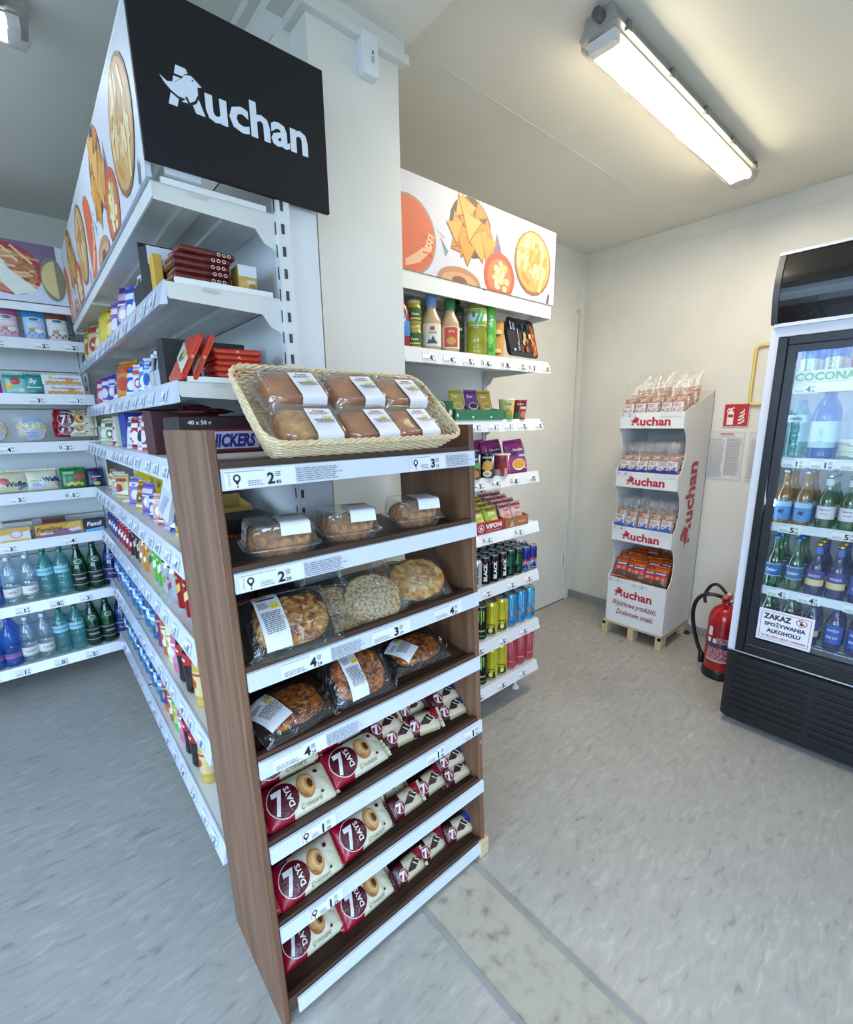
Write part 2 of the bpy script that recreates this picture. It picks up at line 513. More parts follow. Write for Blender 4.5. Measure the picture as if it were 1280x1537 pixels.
# ------------------------------------------------------------------ the room shell
XL, XR, YF, YB, YBL, ZC = -2.3, 3.179, -2.1, 1.966, 3.47, 2.515
m = MB(); m.box(XL, XR, YF, YBL, -0.06, 0)
struct(m, 'floor', 'vinyl_floor')
m = MB('9c9a95')
m.box(0.69, 0.885, YF, 1.25, 0.0005, 0.003, mi=0)
struct(m, 'floor_threshold', 'concrete')
m = MB('8f908e')
m.box(0.676, 0.69, YF, 1.25, 0.0005, 0.0045, '9a9b99'); m.box(0.885, 0.902, YF, 1.25, 0.0005, 0.0045, '949592')
struct(m, 'trim_1', 'baseboard_grey')
m = MB(); m.box(XL - .1, 0.66, YF - .1, YBL + .1, ZC, ZC + .06)
struct(m, 'ceiling', 'ceiling_paint')
m = MB(); m.box(1.02, XR + .1, YF - .1, YB + .1, ZC, ZC + .06)
m.box(1.02, XR, 1.306, 1.311, ZC - .0015, ZC); m.box(XL, XL, YF, YF, ZC, ZC)
struct(m, 'ceiling', 'ceiling_paint')
m = MB(); m.box(0.66, 1.02, YF - .1, YBL + .1, 2.462, ZC + .06)
struct(m, 'ceiling_beam', 'ceiling_paint')
m = MB(); m.box(XR, XR + .1, YF, YB + .1, 0, ZC)
m.box(XR - .0015, XR, 1.19, 1.20, 0.06, 2.44)
m.box(XR - .003, XR, YF, YB, 2.425, 2.43)
struct(m, 'wall_right', 'wall_paint')
m = MB(); m.box(0.99, XR, YB, YB + .1, 0, ZC)
m.box(0.99, 3.12, YB - .003, YB, 2.425, 2.43)
m.box(3.13, 3.179, YB - .006, YB, 0.05, 2.42)
struct(m, 'wall_back', 'wall_paint')
m = MB(); m.box(XL, 0.66, YBL, YBL + .1, 0, ZC)
m.box(XL, 0.655, YBL - .003, YBL, 2.33, 2.335)
struct(m, 'wall_left_back', 'wall_paint')
# the wall between the two cabins, ending in a pillar
m = MB(); m.box(0.655, 0.99, 1.345, YBL, 0, ZC)
m.box(0.652, 0.656, 1.345, YBL, 2.385, 2.39)
struct(m, 'wall_middle', 'wall_paint')
m = MB(); m.box(0.70, 0.99, 1.258, 1.345, 0, 2.47)
struct(m, 'wall_middle_pillar', 'wall_paint')
m = MB()
m.box(0.68, 1.015, 1.236, 1.258, 2.405, 2.428); m.box(0.99, 1.015, 1.258, 1.32, 2.405, 2.428)
m.box(0.68, 0.70, 1.258, 1.345, 2.405, 2.428)
m.box(0.70, 1.005, 1.246, 1.258, 2.428, 2.462)
m.box(0.635, 0.70, 1.24, 1.345, 2.428, 2.52)
struct(m, 'trim_2', 'trim_paint')
m = MB(); m.box(0.63, 0.655, 1.345, YBL, 2.49, 2.515)
struct(m, 'trim_3', 'trim_paint')
# left wall and front wall with shop windows (behind and beside the photographer)
def wall_with_hole(name, x0, x1, y0, y1, a0, a1, z0, z1, along):
    m = MB()
    if along == 'y':
        m.box(x0, x1, y0, a0, 0, ZC); m.box(x0, x1, a1, y1, 0, ZC); m.box(x0, x1, a0, a1, 0, z0); m.box(x0, x1, a0, a1, z1, ZC)
    else:
        m.box(x0, a0, y0, y1, 0, ZC); m.box(a1, x1, y0, y1, 0, ZC); m.box(a0, a1, y0, y1, 0, z0); m.box(a0, a1, y0, y1, z1, ZC)
    return struct(m, name, 'wall_paint')
wall_with_hole('wall_left', XL - .1, XL, YF, YBL + .1, -1.2, 1.9, 0.5, 2.3, 'y')
wall_with_hole('wall_front', XL, XR + .1, YF - .1, YF, -1.6, 0.4, 0.05, 2.3, 'x')
for i, (bx, pn) in enumerate((((XL - .08, XL - .02, -1.2, 1.9, .5, 2.3), 0), ((-1.6, 0.4, YF - .08, YF - .02, .05, 2.3), 1))):
    x0, x1, y0, y1, z0, z1 = bx
    m = MB('c8cacb'); t = .05
    if pn == 0:
        m.box(x0, x1, y0, y1, z0, z0 + t); m.box(x0, x1, y0, y1, z1 - t, z1)
        for yy in (y0, (y0 + y1) / 2 - t / 2, y1 - t): m.box(x0, x1, yy, yy + t, z0 + t, z1 - t)
    else:
        m.box(x0, x1, y0, y1, z0, z0 + t); m.box(x0, x1, y0, y1, z1 - t, z1)
        for xx in (x0, (x0 + x1) / 2 - t / 2, x1 - t): m.box(xx, xx + t, y0, y1, z0 + t, z1 - t)
    f = struct(m, 'window_%d' % (i + 1), 'enamel')
    m = MB()
    if pn == 0: m.box(x0 + .025, x0 + .031, y0 + t, y1 - t, z0 + t, z1 - t)
    else: m.box(x0 + t, x1 - t, y0 + .025, y0 + .031, z0 + t, z1 - t)
    m.obj('window_pane', 'pane', f)
area_light('window_light', (XL - .11, 0.35, 1.4), (0, -PI / 2, 0), 1.8, 3.1, 1, (1, 1, 1), portal=True)
area_light('window_light', (-0.6, YF - .11, 1.18), (PI / 2, 0, 0), 2.0, 2.25, 1, (1, 1, 1), portal=True)
m = MB('8d8d88'); m.box(-30, 30, -30, 30, -0.2, -0.1)
struct(m, 'ground', 'plain')
# baseboards
m = MB(); m.box(XR - .012, XR, YF, YB, 0, .055); m.box(3.125, XR - .012, YB - .018, YB, 0, .055)
struct(m, 'baseboard_right', 'baseboard_grey')
# door in the back wall of the right cabin
m = MB('dcd8cf'); m.box(2.02, 3.085, YB - .022, YB - .004, 0.006, 2.12)
d = struct(m, 'door_1', 'wall_paint')
m = MB('3a3a3a'); m.box(2.02, 3.085, YB - .02, YB - .002, 0, .006); m.box(3.085, 3.088, YB - .008, YB - .002, 0, 2.12)
m.box(3.05, 3.054, YB - .0235, YB - .022, .28, .37, '55534e')
m.obj('door_gap', 'plain', d)
m = MB('d7d4cb'); m.box(3.09, 3.125, YB - .03, YB - .004, 0, 2.15); m.obj('door_frame', 'trim_paint', d)

# ------------------------------------------------------------------ ceiling lamps
def lamp(label, loc, L=1.27, rotz=0.0, power=30, col=(1.0, 0.9, 0.72), frame_col='a2a09c', glow='tube_glow'):
    t = thing('ceiling_lamp', label, 'lamp', loc, (0, 0, rotz))
    m = MB(frame_col)
    pr = [(-.040, 0), (.040, 0), (.046, -.026), (.059, -.048), (-.059, -.048), (-.046, -.026)]
    m.prism(pr, 0, -L / 2, L / 2)
    m.obj('housing', 'black_plastic', t)
    m = MB('8d8a80'); m.box(-L / 2 + .05, L / 2 - .05, -.042, .042, -.055, -.049); m.obj('reflector', 'gloss', t)
    for s in (-1, 1):
        m = MB(); pts = [(-L / 2 + .06, s * .031, -.07), (L / 2 - .05, s * .031, -.07)]
        m.tube(pts, .0125, 12); m.obj('tube', glow, t)
    m = MB('e4e4e4')
    for sx in (-1, 1):
        m.box(sx * (L / 2 - .035) - .014, sx * (L / 2 - .035) + .014, -.042, .042, -.08, -.05)
    m.obj('lamp_holder', 'plain', t)
    m = MB(); pc = [(.0615 * math.cos(a), -.046 - .052 * math.sin(a) ** .8) for a in [PI * i / 12 for i in range(13)]]
    rings = [[(x, p[0] * k, -.046 + (p[1] + .046) * k) for p in pc] for x, k in ((-L / 2 - .004, .55), (-L / 2 + .012, 1), (L / 2 - .012, 1), (L / 2 + .004, .55))]
    m.loft(rings, sm=True, cap=False, closed=False)
    m.obj('cover', 'lamp_cover', t)
    for s in (-1, 1):
        for i in range(5):
            m = MB('77706a'); x = -L / 2 + .06 + i * (L - .12) / 4
            m.box(x - .009, x + .009, s * .052, s * .064, -.056, -.030); m.obj('clip', 'black_plastic', t)
    m = MB('5a5a5c'); m.tube([(-L / 2 - .03, -.01, -.024), (-L / 2, -.01, -.024)], .014, 10); m.obj('cable_gland', 'black_plastic', t)
    area_light('lamp_light', (0, 0, -.105), (0, 0, 0), L, .1, power, col, t)
    return t
lamp('double-tube ceiling lamp glowing warm above the free floor by the fridge', (2.04, .872, ZC), power=12, col=(1.0, .86, .66))
lamp('end of a ceiling lamp at the left edge above the aisle', (-0.45, 1.87, ZC), power=3, col=(.72, .85, 1.0), glow='tube_cool')
lamp('added unseen ceiling lamp behind the photographer on the right', (2.0, -1.1, ZC), power=4, col=(.9, .95, 1.0), glow='tube_cool')  # unseen lamp, added to light the pillar and rack front
lamp('added unseen ceiling lamp behind the photographer on the left', (-0.9, -.7, ZC), power=3, col=(.72, .85, 1.0), glow='tube_cool')  # also added out of view, gives cool light from behind on the left

# ------------------------------------------------------------------ price labels
PL = {}
def price_label(parent, fn, big, small='49', pin=False, w=.062, h=.034, info=False, loc=(0, 0, 0), rot=(0, 0, 0), nm='price_label', red='d06a78', ink='17171c', paper='f1f1f4'):
    """a printed shelf ticket in its own plane: x to the right, y up, facing -y of the rail"""
    key = (big, small, pin, w, h, info, ink)
    if key not in PL:
        m = MB('f3f3f4'); s = S_plane((0, 0, 0), (1, 0, 0), (0, 0, 1))
        ops = [('r', 0, 0, w, h, paper), ('r', .001, h * .88, w * .55, h * .93, 'a8a8b0')]
        dx = w * .62
        if pin:
            ops += [('d', w * .16, h * .56, h * .2, h * .22, '20202a'), ('p', [(w * .16 - h * .17, h * .46), (w * .16, h * .2), (w * .16 + h * .17, h * .46)], '20202a'), ('d', w * .16, h * .57, h * .11, h * .12, 'f1f1f4'), ('d', w * .16, h * .12, h * .045, h * .05, '20202a')]
            ops += [('t', 'prawo go', w * .05, h * .5, h * .17, red, {'rot': 90})]
        ops += greek(w * .3 if pin else w * .05, h * .1, w * .52, h * .42, 3, '8a8a92', 3)
        if big: ops += [('t', big, dx, h * .45, h * .85, ink, {'b': .03}), ('t', small, dx + h * .42, h * .2, h * .33, ink, {'b': .01})]
        if big: ops += greek(dx + h * .27, h * .5, dx + h * .6, h * .8, 3, '55555c', 5)
        if info: ops += greek(w, h * .08, w * 1.75, h * .9, 7, '8f8f99', 7)
        D(m, s, ops, h0=.0002, dh=.0001)
        o = m.obj(nm, 'print', parent); PL[key] = o.data
        if fn: pass
    else:
        o = bpy.data.objects.new(nm, PL[key]); COL.objects.link(o); o.parent = parent
    o.location = loc; o.rotation_euler = rot
    return o

# ------------------------------------------------------------------ the wooden bakery rack
RH = 1.39
def rk(x, z):
    """rack x at height z for 0..1 across: the stand leans a little to the left"""
    t = z / RH
    a = .2555 + (.2375 - .2555) * t; b = .957 + (.905 - .957) * t
    return a + (b - a) * x
def ry(z): return .846 + .018 * z / RH
rack = thing('bakery_rack', 'tall brown wooden bakery rack with seven shelves in the middle of the shop', 'rack', (.6, 1.0, 0))
RO = Vector((.6, 1.0, 0))
BACK = 1.175
for side in (0, 1):
    m = MB(); T = .018
    rings = []
    for z in (0, RH):
        x0 = rk(side, z) + (0 if side == 0 else -T); x1 = x0 + T
        y0 = ry(z) - (.0 if z else 0)
        c = .003
        rings.append([(x0 + c, y0, z), (x1 - c, y0, z), (x1, y0 + c, z), (x1, BACK - c, z), (x1 - c, BACK, z), (x0 + c, BACK, z), (x0, BACK - c, z), (x0, y0 + c, z)])
    rings = [[tuple(Vector(p) - RO) for p in r] for r in rings]
    m.loft(rings, sm=False)
    m.obj('side_panel', 'rack_wood', rack)
SH = [1.322, 1.127, .922, .720, .507, .288, .058]        # rail top heights
SLOPE = [0, .0, .11, .13, .15, .15, .13]
def shelf_z(i, y):
    """top surface of rack shelf i at depth y"""
    return SH[i] - .006 + SLOPE[i] * (y - .86)
def W(p): return tuple(Vector(p) - RO)
for i, z in enumerate(SH):
    m = MB(); T = .018
    yf = ry(z) + .006
    a, b = rk(0, z) + T, rk(1, z) - T
    def q(y, dz): return shelf_z(i, y) + dz
    m.loft([[W((x, yf, q(yf, -.016))), W((x, yf, q(yf, 0))), W((x, BACK, q(BACK, 0))), W((x, BACK, q(BACK, -.016)))] for x in (a, b)], sm=False)
    m.loft([[W((x, yf - .004, z - .03)), W((x, yf - .004, z + .012)), W((x, yf + .01, z + .012)), W((x, yf + .01, z - .03))] for x in (a, b)], sm=False)
    sh = m.obj('shelf', 'shelf_wood', rack)
    m = MB('dfe4ee')
    a2, b2 = rk(0, z) + .018, rk(1, z) - .006
    if i == 6: a2 += .02; b2 -= .012
    yr = ry(z)
    m.loft([[W((x, yr - .0, z + .001)), W((x, yr - .006, z)), W((x, yr - .008, z - .038)), W((x, yr + .0, z - .039))] for x in (a2, b2)], sm=False)
    m.obj('price_rail', 'rail_plastic', sh)
    def ticket(x, *a_, **k):
        xx = a2 + x * (b2 - a2)
        price_label(sh, None, *a_, loc=W((xx, yr - .0095, z - .0365)), rot=(-.05, 0, 0), **k)
    if i == 0: ticket(.005, '2', '49', pin=True, w=.135, info=True); ticket(.655, '3', '19', pin=True, w=.115, info=True)
    if i == 1: ticket(.01, '2', '39', pin=True, w=.13, info=True)
    if i == 2: ticket(.1, '4', '29', w=.115, info=True); ticket(.44, '3', '19', w=.115); ticket(.74, '4', '29', w=.1)
    if i == 3: ticket(.04, '4', '29', w=.125, info=True)
    if i == 4: ticket(.1, '1', '99', pin=True, w=.09); ticket(.66, '1', '99', w=.07); ticket(.88, '1', '99', w=.06)
    if i == 5: ticket(.1, '1', '99', pin=True, w=.09)
m = MB()
m.loft([[W((rk(0, z) + .018, BACK - .008, z)), W((rk(1, z) - .018, BACK - .008, z)), W((rk(1, z) - .018, BACK, z)), W((rk(0, z) + .018, BACK, z))] for z in (.02, .93)], sm=False)
m.obj('back_panel', 'shelf_wood', rack)
m = MB()
m.box(*[v for v in (.925 - RO.x, .965 - RO.x, .838 - RO.y, .860 - RO.y, 0, .062)], ch=.003)
m.obj('corner_block', 'pale_wood', rack)['label'] = 'pale raw wood block at the foot'

# ------------------------------------------------------------------ gondola shelving
def shelving(name, label, depth_axis, front, back, a0, a1, levels, canopy, depths=None, bays=None, near_end=None, tickets=None, base_foot=None, rail_h=.05, tilt=.014, seed=1, upright_z=2.1, rail_skip=(), ink='17171c', paper='f1f1f4', railc='e6e8ec'):
    """shelf unit; runs along the other axis. front/back: coordinates on the depth axis. levels: list of shelf top z."""
    t = thing(name, label, 'shelving', ((front + back) / 2, (a0 + a1) / 2, 0) if depth_axis == 'x' else ((a0 + a1) / 2, (front + back) / 2, 0))
    O = Vector(t.location)
    def V(d, a, z):
        return tuple((Vector((d, a, z)) if depth_axis == 'x' else Vector((a, d, z))) - O)
    def bx(m, d0, d1, b0, b1, z0, z1, col=None, ch=0):
        p, q = Vector(V(d0, b0, z0)), Vector(V(d1, b1, z1))
        m.box(min(p.x, q.x), max(p.x, q.x), min(p.y, q.y), max(p.y, q.y), z0, z1, col, ch=ch)
    bays = bays or [a0, a1]
    top = upright_z
    for k in range(len(bays) - 1):
        m = MB('e2e3e2')
        z = .1
        while z < top - .02:                       # stacked back plates with a joint between
            z1 = min(z + .195, top - .02)
            bx(m, back - .008, back, bays[k] + .018, bays[k + 1] - .018, z, z1)
            z += .2
        m.obj('back_panel', 'enamel', t)
    for k, b in enumerate(bays):
        m = MB('dedfdf'); w = .014
        bx(m, back - .02, back + .012, b - w, b + w, .02, top)
        z = .2
        while z < top - .05:
            bx(m, back - .0212, back - .02, b - .0025, b + .0025, z, z + .028, '3c3e42'); z += .05
            if k == 0 and z > 1.0: bx(m, back - .012, back - .004, b - w - .0012, b - w, z, z + .022, '3c3e42')
        m.obj('upright', 'enamel', t)
    sgn = 1 if back > front else -1
    for i, z in enumerate(levels):
        fr = front if depths is None else back - sgn * depths[i]
        for k in range(len(bays) - 1):
            b0, b1 = bays[k] + .002, bays[k + 1] - .002
            m = MB('e3e2dd')
            bx(m, fr, back - sgn * .01, b0, b1, z - .003, z)
            bx(m, fr, fr + sgn * .004, b0, b1, z - .03, z - .003)
            d_ = abs(back - fr)
            for q in (.33, .66):
                c = fr + (back - fr) * q
                bx(m, c - .02, c + .02, b0, b1, z - .013, z - .003)
            s_ = m.obj('shelf', 'enamel', t)
            for e_, bb in ((0, b0), (1, b1)):
                m = MB('dfddd6')
                pts = [(fr + sgn * .002, z), (back - sgn * .02, z), (back - sgn * .016, z - .092), (back - sgn * .03, z - .078), (back - sgn * .05, z - .07), (back - sgn * .07, z - .042), (fr + sgn * .002, z - .034)]
                if sgn < 0: pts = pts[::-1]
                w = .003
                lo, hi = (bb, bb + w) if e_ == 0 else (bb - w, bb)
                m.prism([(p[0] - (O.x if depth_axis == 'x' else O.y), p[1]) for p in pts], 1 if depth_axis == 'x' else 0, lo - (O.y if depth_axis == 'x' else O.x), hi - (O.y if depth_axis == 'x' else O.x))
                if e_ == 0:
                    bx(m, fr + sgn * .02, back - sgn * .04, bb - .001, bb + .01, z, z + .012, 'eeeeea')
                m.obj('bracket', 'enamel', s_)
        if i in rail_skip: continue
        for k in range(len(bays) - 1):
            b0, b1 = bays[k] + .002, bays[k + 1] - .002
            m = MB(railc); o_ = sgn
            ring = lambda b: [V(fr, b, z + .002), V(fr - o_ * .004, b, z + .002), V(fr - o_ * (.004 + tilt), b, z - rail_h), V(fr - o_ * .001, b, z - rail_h + .004)]
            m.loft([ring(b0), ring(b1)], sm=False)
            rail = m.obj('price_rail', 'rail_plastic', t)
            rr = random.Random(seed * 50 + i * 7 + k)
            tk = (tickets or {}).get(i) if k == 0 else None
            al = math.atan2(tilt, rail_h)
            if tk is None:
                tk = []; a = .06
                while a < (b1 - b0) - .08:
                    tk.append((a, str(rr.randint(1, 9)), rr.choice(['49', '99', '29', '19']), rr.random() < .2)); a += rr.uniform(.085, .15)
            for a, big, sm_, pin in tk:
                h = .034
                if depth_axis == 'y':
                    price_label(rail, None, big, sm_, pin, .062, h, loc=V(fr - o_ * (.0055 + tilt * .93), b0 + a, z - rail_h + .004), rot=(-al, 0, 0), ink=ink, paper=paper)
                else:
                    o = price_label(rail, None, big, sm_, pin, .062, h, loc=V(fr - o_ * (.0055 + tilt * .93), b0 + a + .062, z - rail_h + .004), ink=ink, paper=paper)
                    o.rotation_euler = (Matrix.Rotation(-PI / 2, 3, 'Z') @ Matrix.Rotation(-al, 3, 'X')).to_euler()
    if base_foot:
        for d, a in base_foot:
            m = MB('e9e8e4')
            p = V(d, a, 0)
            m.lathe([(.022, 0), (.022, .006), (.012, .016), (.006, .02), (.006, .06)], 14, p[0], p[1])
            m.obj('foot', 'enamel', t)
    for k, b in enumerate(bays):
        m = MB('dedfdf'); bx(m, front + sgn * .08, back, b - .012, b + .012, .05, .11); m.obj('base_leg', 'enamel', t)
    return t, V, bx

# left gondola: seen sharply along its length
LG_F, LG_B = .262, .566
LZ = [1.895, 1.705, 1.497, 1.318, 1.083, .851, .56, .235]
lg, V, bx = shelving('shelving_unit', 'long white shelving unit running back from behind the wooden rack', 'x', LG_F, LG_B, 1.19, 3.06, LZ, None,
    depths=[.285, .280, .280, .30, .304, .304, .304, .304], bays=[1.19, 2.3, 3.06], upright_z=2.12, seed=2, rail_skip=(0,), ink='6f7690', paper='dde2ee', railc='d8deee')
# right gondola
RG_F, RG_B = 1.325, 1.72
RZ = [1.868, 1.652, 1.402, 1.157, .912, .665, .405, .172]
tick = {1: [(.08, '4', '49', False), (.18, '4', '99', False), (.28, '5', '49', False), (.38, '6', '99', True), (.50, '8', '99', True), (.60, '2', '49', False), (.68, '3', '19', True), (.78, '0', '99', False)],
        2: [(.36, '1', '79', False), (.47, '1', '79', False), (.57, '1', '79', False), (.67, '5', '49', False), (.79, '5', '49', False)],
        3: [(.38, '3', '49', True), (.49, '4', '99', True), (.62, '8', '99', True), (.75, '15', '9', False)],
        4: [(.43, '1', '99', True), (.65, '2', '49', True)], 5: [(.42, '2', '99', False), (.59, '2', '79', False), (.72, '5', '49', False)],
        6: [(.36, '5', '99', False), (.52, '5', '99', False), (.68, '5', '99', False)], 7: [(.36, '5', '99', False), (.52, '5', '99', False), (.68, '5', '99', False)]}
rg, V2, bx2 = shelving('shelving_unit', 'white shelving unit with food picture header beside the white pillar', 'y', RG_F, RG_B, 1.03, 1.872, RZ, None,
    depths=[.395, .395, .36, .36, .37, .38, .395, .395], bays=[1.03, 1.872], tickets=tick, upright_z=2.1, base_foot=[(1.40, 1.80)], seed=3, rail_skip=(0,))
# back shelf unit of the left cabin
BG_F, BG_B = 3.10, 3.40
BZ = [1.985, 1.825, 1.562, 1.325, 1.075, .832, .50, .165]
btick = {1: [(.66, '2', '49', False), (.83, '2', '99', False), (.95, '2', '99', False)], 2: [(.6, '3', '49', False), (.77, '3', '19', False), (.93, '1', '49', False)],
         3: [(.62, '4', '19', False), (.85, '2', '49', True)], 4: [(.62, '3', '99', False), (.84, '5', '99', True)], 5: [(.55, '3', '29', False), (.8, '4', '19', False)],
         6: [(.43, '1', '29', False), (.55, '1', '99', False), (.69, '0', '99', False), (.82, '2', '99', False)], 7: [(.38, '1', '29', False), (.5, '1', '99', False), (.66, '0', '99', False), (.8, '2', '99', False)]}
bgn, V3, bx3 = shelving('shelving_unit', 'white shelving unit with water bottles against the far left wall', 'y', BG_F, BG_B, -.72, .325, BZ, None,
    bays=[-.72, .325], tickets=btick, seed=4, upright_z=2.1, rail_skip=(0,))
m = MB('dfe2e4'); bx3(m, BG_F + .0, BG_B, .325, .329, .9, 1.4); m.obj('end_panel', 'enamel', bgn)
# ------------------------------------------------------------------ printed headers and signs
def food_ops(W_, H_):
    """party food picture: tomato soup, tortilla chips, popcorn bowl, corn snacks"""
    r = random.Random(5)
    ops = [('r', 0, 0, W_, H_, 'd9d8e0')]
    k = H_ / .289; sx = W_ / .855
    def X(x): return x * sx
    def d(cx, cy, rx, ry, c): return ('d', X(cx), cy * k, rx * sx, ry * k, c)
    def clip(pts): return [(min(max(X(x), 0), W_), min(max(y * k, 0), H_)) for x, y in pts]
    ops += [('p', clip([(.0, -.01 + .01)] + [(.035 + .122 * math.cos(a), .105 + .122 * math.sin(a)) for a in [rad(q) for q in range(-60, 106, 15)]] + [(0, .225)]), 'b88a74')]
    ops += [('p', clip([(.0, .0)] + [(.033 + .115 * math.cos(a), .105 + .113 * math.sin(a)) for a in [rad(q) for q in range(-68, 106, 12)]] + [(0, .215)]), 'dd6a45')]
    ops += [('p', clip([(.02, .01), (.08, .03), (.135, .075), (.148, .12), (.125, .13), (.11, .09), (.07, .06), (.02, .03)]), 'f0b793')]
    ops += [d(.12 + r.uniform(-.02, .02), .09 + r.uniform(-.04, .03), .004, .003, 'c2502c') for _ in range(16)]
    ops += [('p', clip([(.0, .289), (.855, .289), (.855, .28)]), 'f2eff2')]
    ops += [('p', clip([(.175, .13), (.20, .07), (.215, .09)]), '6f9b9b'), ('p', clip([(.47, .21), (.505, .13), (.45, .125)]), '7f6f92'), ('p', clip([(.155, .15), (.2, .132), (.19, .128)]), 'c9a9a0')]
    ops += [('p', clip([(.25 + .11 * math.cos(a) + .08, .19 + .10 * math.sin(a)) for a in [rad(q) for q in range(0, 360, 20)]]), '5b463c')]
    for _ in range(16):
        a_, q_ = r.uniform(0, 2 * PI), r.uniform(.03, .10)
        cx, cy, s_, a0 = .335 + q_ * math.cos(a_), .18 + q_ * math.sin(a_) * .85, r.uniform(.04, .055), r.uniform(0, 360)
        ops += [('p', clip([(cx + s_ * 1.08 * math.cos(rad(a0 + q)), cy + s_ * 1.08 * math.sin(rad(a0 + q)) - .003) for q in (0, 115, 240)]), 'a3662a'), ('p', clip([(cx + s_ * math.cos(rad(a0 + q)), cy + s_ * math.sin(rad(a0 + q))) for q in (0, 115, 240)]), r.choice(['dd9c4a', 'd48f3c', 'e2a858', 'cd8838']))]
    for cx, cy, s_, a0 in ((.27, .22, .07, 200), (.37, .235, .075, 90), (.42, .21, .07, 330), (.3, .15, .085, 250), (.25, .17, .06, 160), (.37, .15, .085, 290), (.42, .15, .07, 20), (.33, .2, .075, 140), (.31, .11, .06, 270), (.38, .11, .055, 80), (.35, .17, .05, 10))[3:9]:
        c = r.choice(['e3a551', 'd9953f', 'e8b060', 'dc9c4a', 'cf8636'])
        ops += [('p', clip([(cx + .82 * s_ * math.cos(rad(a0 + q)), cy - .004 + .82 * s_ * math.sin(rad(a0 + q))) for q in (0, 118, 242)]), 'a56a2c'), ('p', clip([(cx + .76 * s_ * math.cos(rad(a0 + q)), cy + .76 * s_ * math.sin(rad(a0 + q))) for q in (0, 118, 242)]), c)]
    ops += [('p', clip([(.27 + .11 * math.cos(rad(q)), .0 + .05 * math.sin(rad(q))) for q in range(0, 181, 15)]), 'c08a62'), ('p', clip([(.27 + .09 * math.cos(rad(q)), .0 + .032 * math.sin(rad(q))) for q in range(0, 181, 15)]), 'd8a37c'), ('p', clip([(.27 + .04 * math.cos(rad(q)), .0 + .02 * math.sin(rad(q))) for q in range(0, 181, 20)]), '8a5a3e')]
    ops += [('p', clip([(.49 + .09 * math.cos(rad(q)), .055 + .085 * math.sin(rad(q))) for q in range(-40, 221, 13)]), 'd4593f'), ('p', clip([(.49 + .072 * math.cos(rad(q)), .05 + .068 * math.sin(rad(q))) for q in range(-40, 221, 13)]), 'c8814e')]
    for _ in range(26):
        a, q = r.uniform(0, 2 * PI), r.uniform(0, .056)
        ops.append(d(.49 + q * math.cos(a), max(.012, .052 + q * math.sin(a)), r.uniform(.010, .016), r.uniform(.008, .013), r.choice(['f1dca0', 'e9cc86', 'f5e8bd', 'dfb96c'])))
    ops += [d(.70, .14, .122, .122, '9b6a3c'), d(.70, .142, .112, .112, 'd6a263')]
    for _ in range(46):
        a, q = r.uniform(0, 2 * PI), r.uniform(0, .095)
        cx, cy, t = .70 + q * math.cos(a), .142 + q * math.sin(a), r.uniform(0, PI)
        l, w = r.uniform(.022, .036), r.uniform(.008, .014)
        pts = [(cx + l * math.cos(t) * u - w * math.sin(t) * v, cy + l * math.sin(t) * u + w * math.cos(t) * v) for u, v in ((-1, -.6), (1, -1), (1, .6), (-1, 1))]
        ops.append(('p', clip(pts), r.choice(['ecc88c', 'e3b56f', 'f3dba8', 'd79f58', 'f0cf96', 'c98d48'])))
    ops += [('p', clip([(.80, .0), (.812, .0), (.82, .03), (.815, .045), (.808, .03)]), '4c5560')]
    return ops
fo = food_ops(.855, .289)
# header board of the right unit
m = MB('e4e2e4'); bx2(m, RG_F - .006, RG_F + .004, 1.03, 1.885, 1.895, 2.184)
hb = m.obj('header_board', 'plain', rg)
m = MB(); D(m, S_plane(V2(RG_F - .006, 1.03, 1.895), (1, 0, 0), (0, 0, 1)), fo, h0=.0006, dh=.00002); m.obj('food_picture', 'print', hb)
m = MB('efeeea'); bx2(m, RG_F - .003, RG_F + .0, 1.03, 1.875, 1.838, 1.888)
m.obj('header_shelf_edge', 'enamel', rg)
# header of the left unit, two pictures long
fx = LG_B - .285
m = MB('d9dbe8'); bx(m, fx - .006, fx + .004, 1.19, 3.0, 1.90, 2.21)
hb = m.obj('header_board', 'plain', lg)
for y1 in (2.095, 3.0):
    m = MB(); D(m, S_plane(V(fx - .006, y1, 1.90), (0, -1, 0), (0, 0, 1)), food_ops(.905, .31), h0=.0006, dh=.00002); m.obj('food_picture', 'print', hb)
# header of the back unit: basket of chips in a paper cone
m = MB('dfe0ea'); bx3(m, BG_F - .006, BG_F + .004, -.72, .325, 1.995, 2.262)
hb = m.obj('header_board', 'plain', bgn)
ops = [('r', 0, 0, .98, .267, 'd5dbe9'), ('p', [(.75, .267), (.98, .267), (.98, .2), (.9, .16), (.84, .17)], '7c6a86'), ('d', .79, .14, .128, .115, 'b03848'), ('d', .785, .13, .112, .098, 'c98360')]
r_ = random.Random(3)
for _ in range(34):
    cx, cy, t = .79 + r_.uniform(-.08, .08), .14 + r_.uniform(-.06, .07), r_.uniform(-.9, .5)
    l, w = r_.uniform(.03, .055), .005
    ops.append(('p', [(cx + l * math.cos(t) * u - w * math.sin(t) * v, cy + l * math.sin(t) * u + w * math.cos(t) * v) for u, v in ((-1, -1), (1, -1), (1, 1), (-1, 1))], r_.choice(['e9c48a', 'd8a263', 'b96c3d', 'efd2a2', 'a24a30'])))
ops += [('p', [(.69, .19), (.735, .225), (.76, .2), (.79, .14), (.885, .06), (.87, .045), (.80, .025), (.77, .06), (.73, .13)], 'ecebe2'), ('p', [(.60, .03), (.655, .25), (.69, .2), (.65, .1)], 'd9c6d0'),
        ('d', .955, .115, .048, .1, '8c8468'), ('p', [(.91 + .07 * (1 - math.cos(rad(q))), .115 + .088 * math.sin(rad(q))) for q in range(-80, 81, 16)], 'dcc98e')]
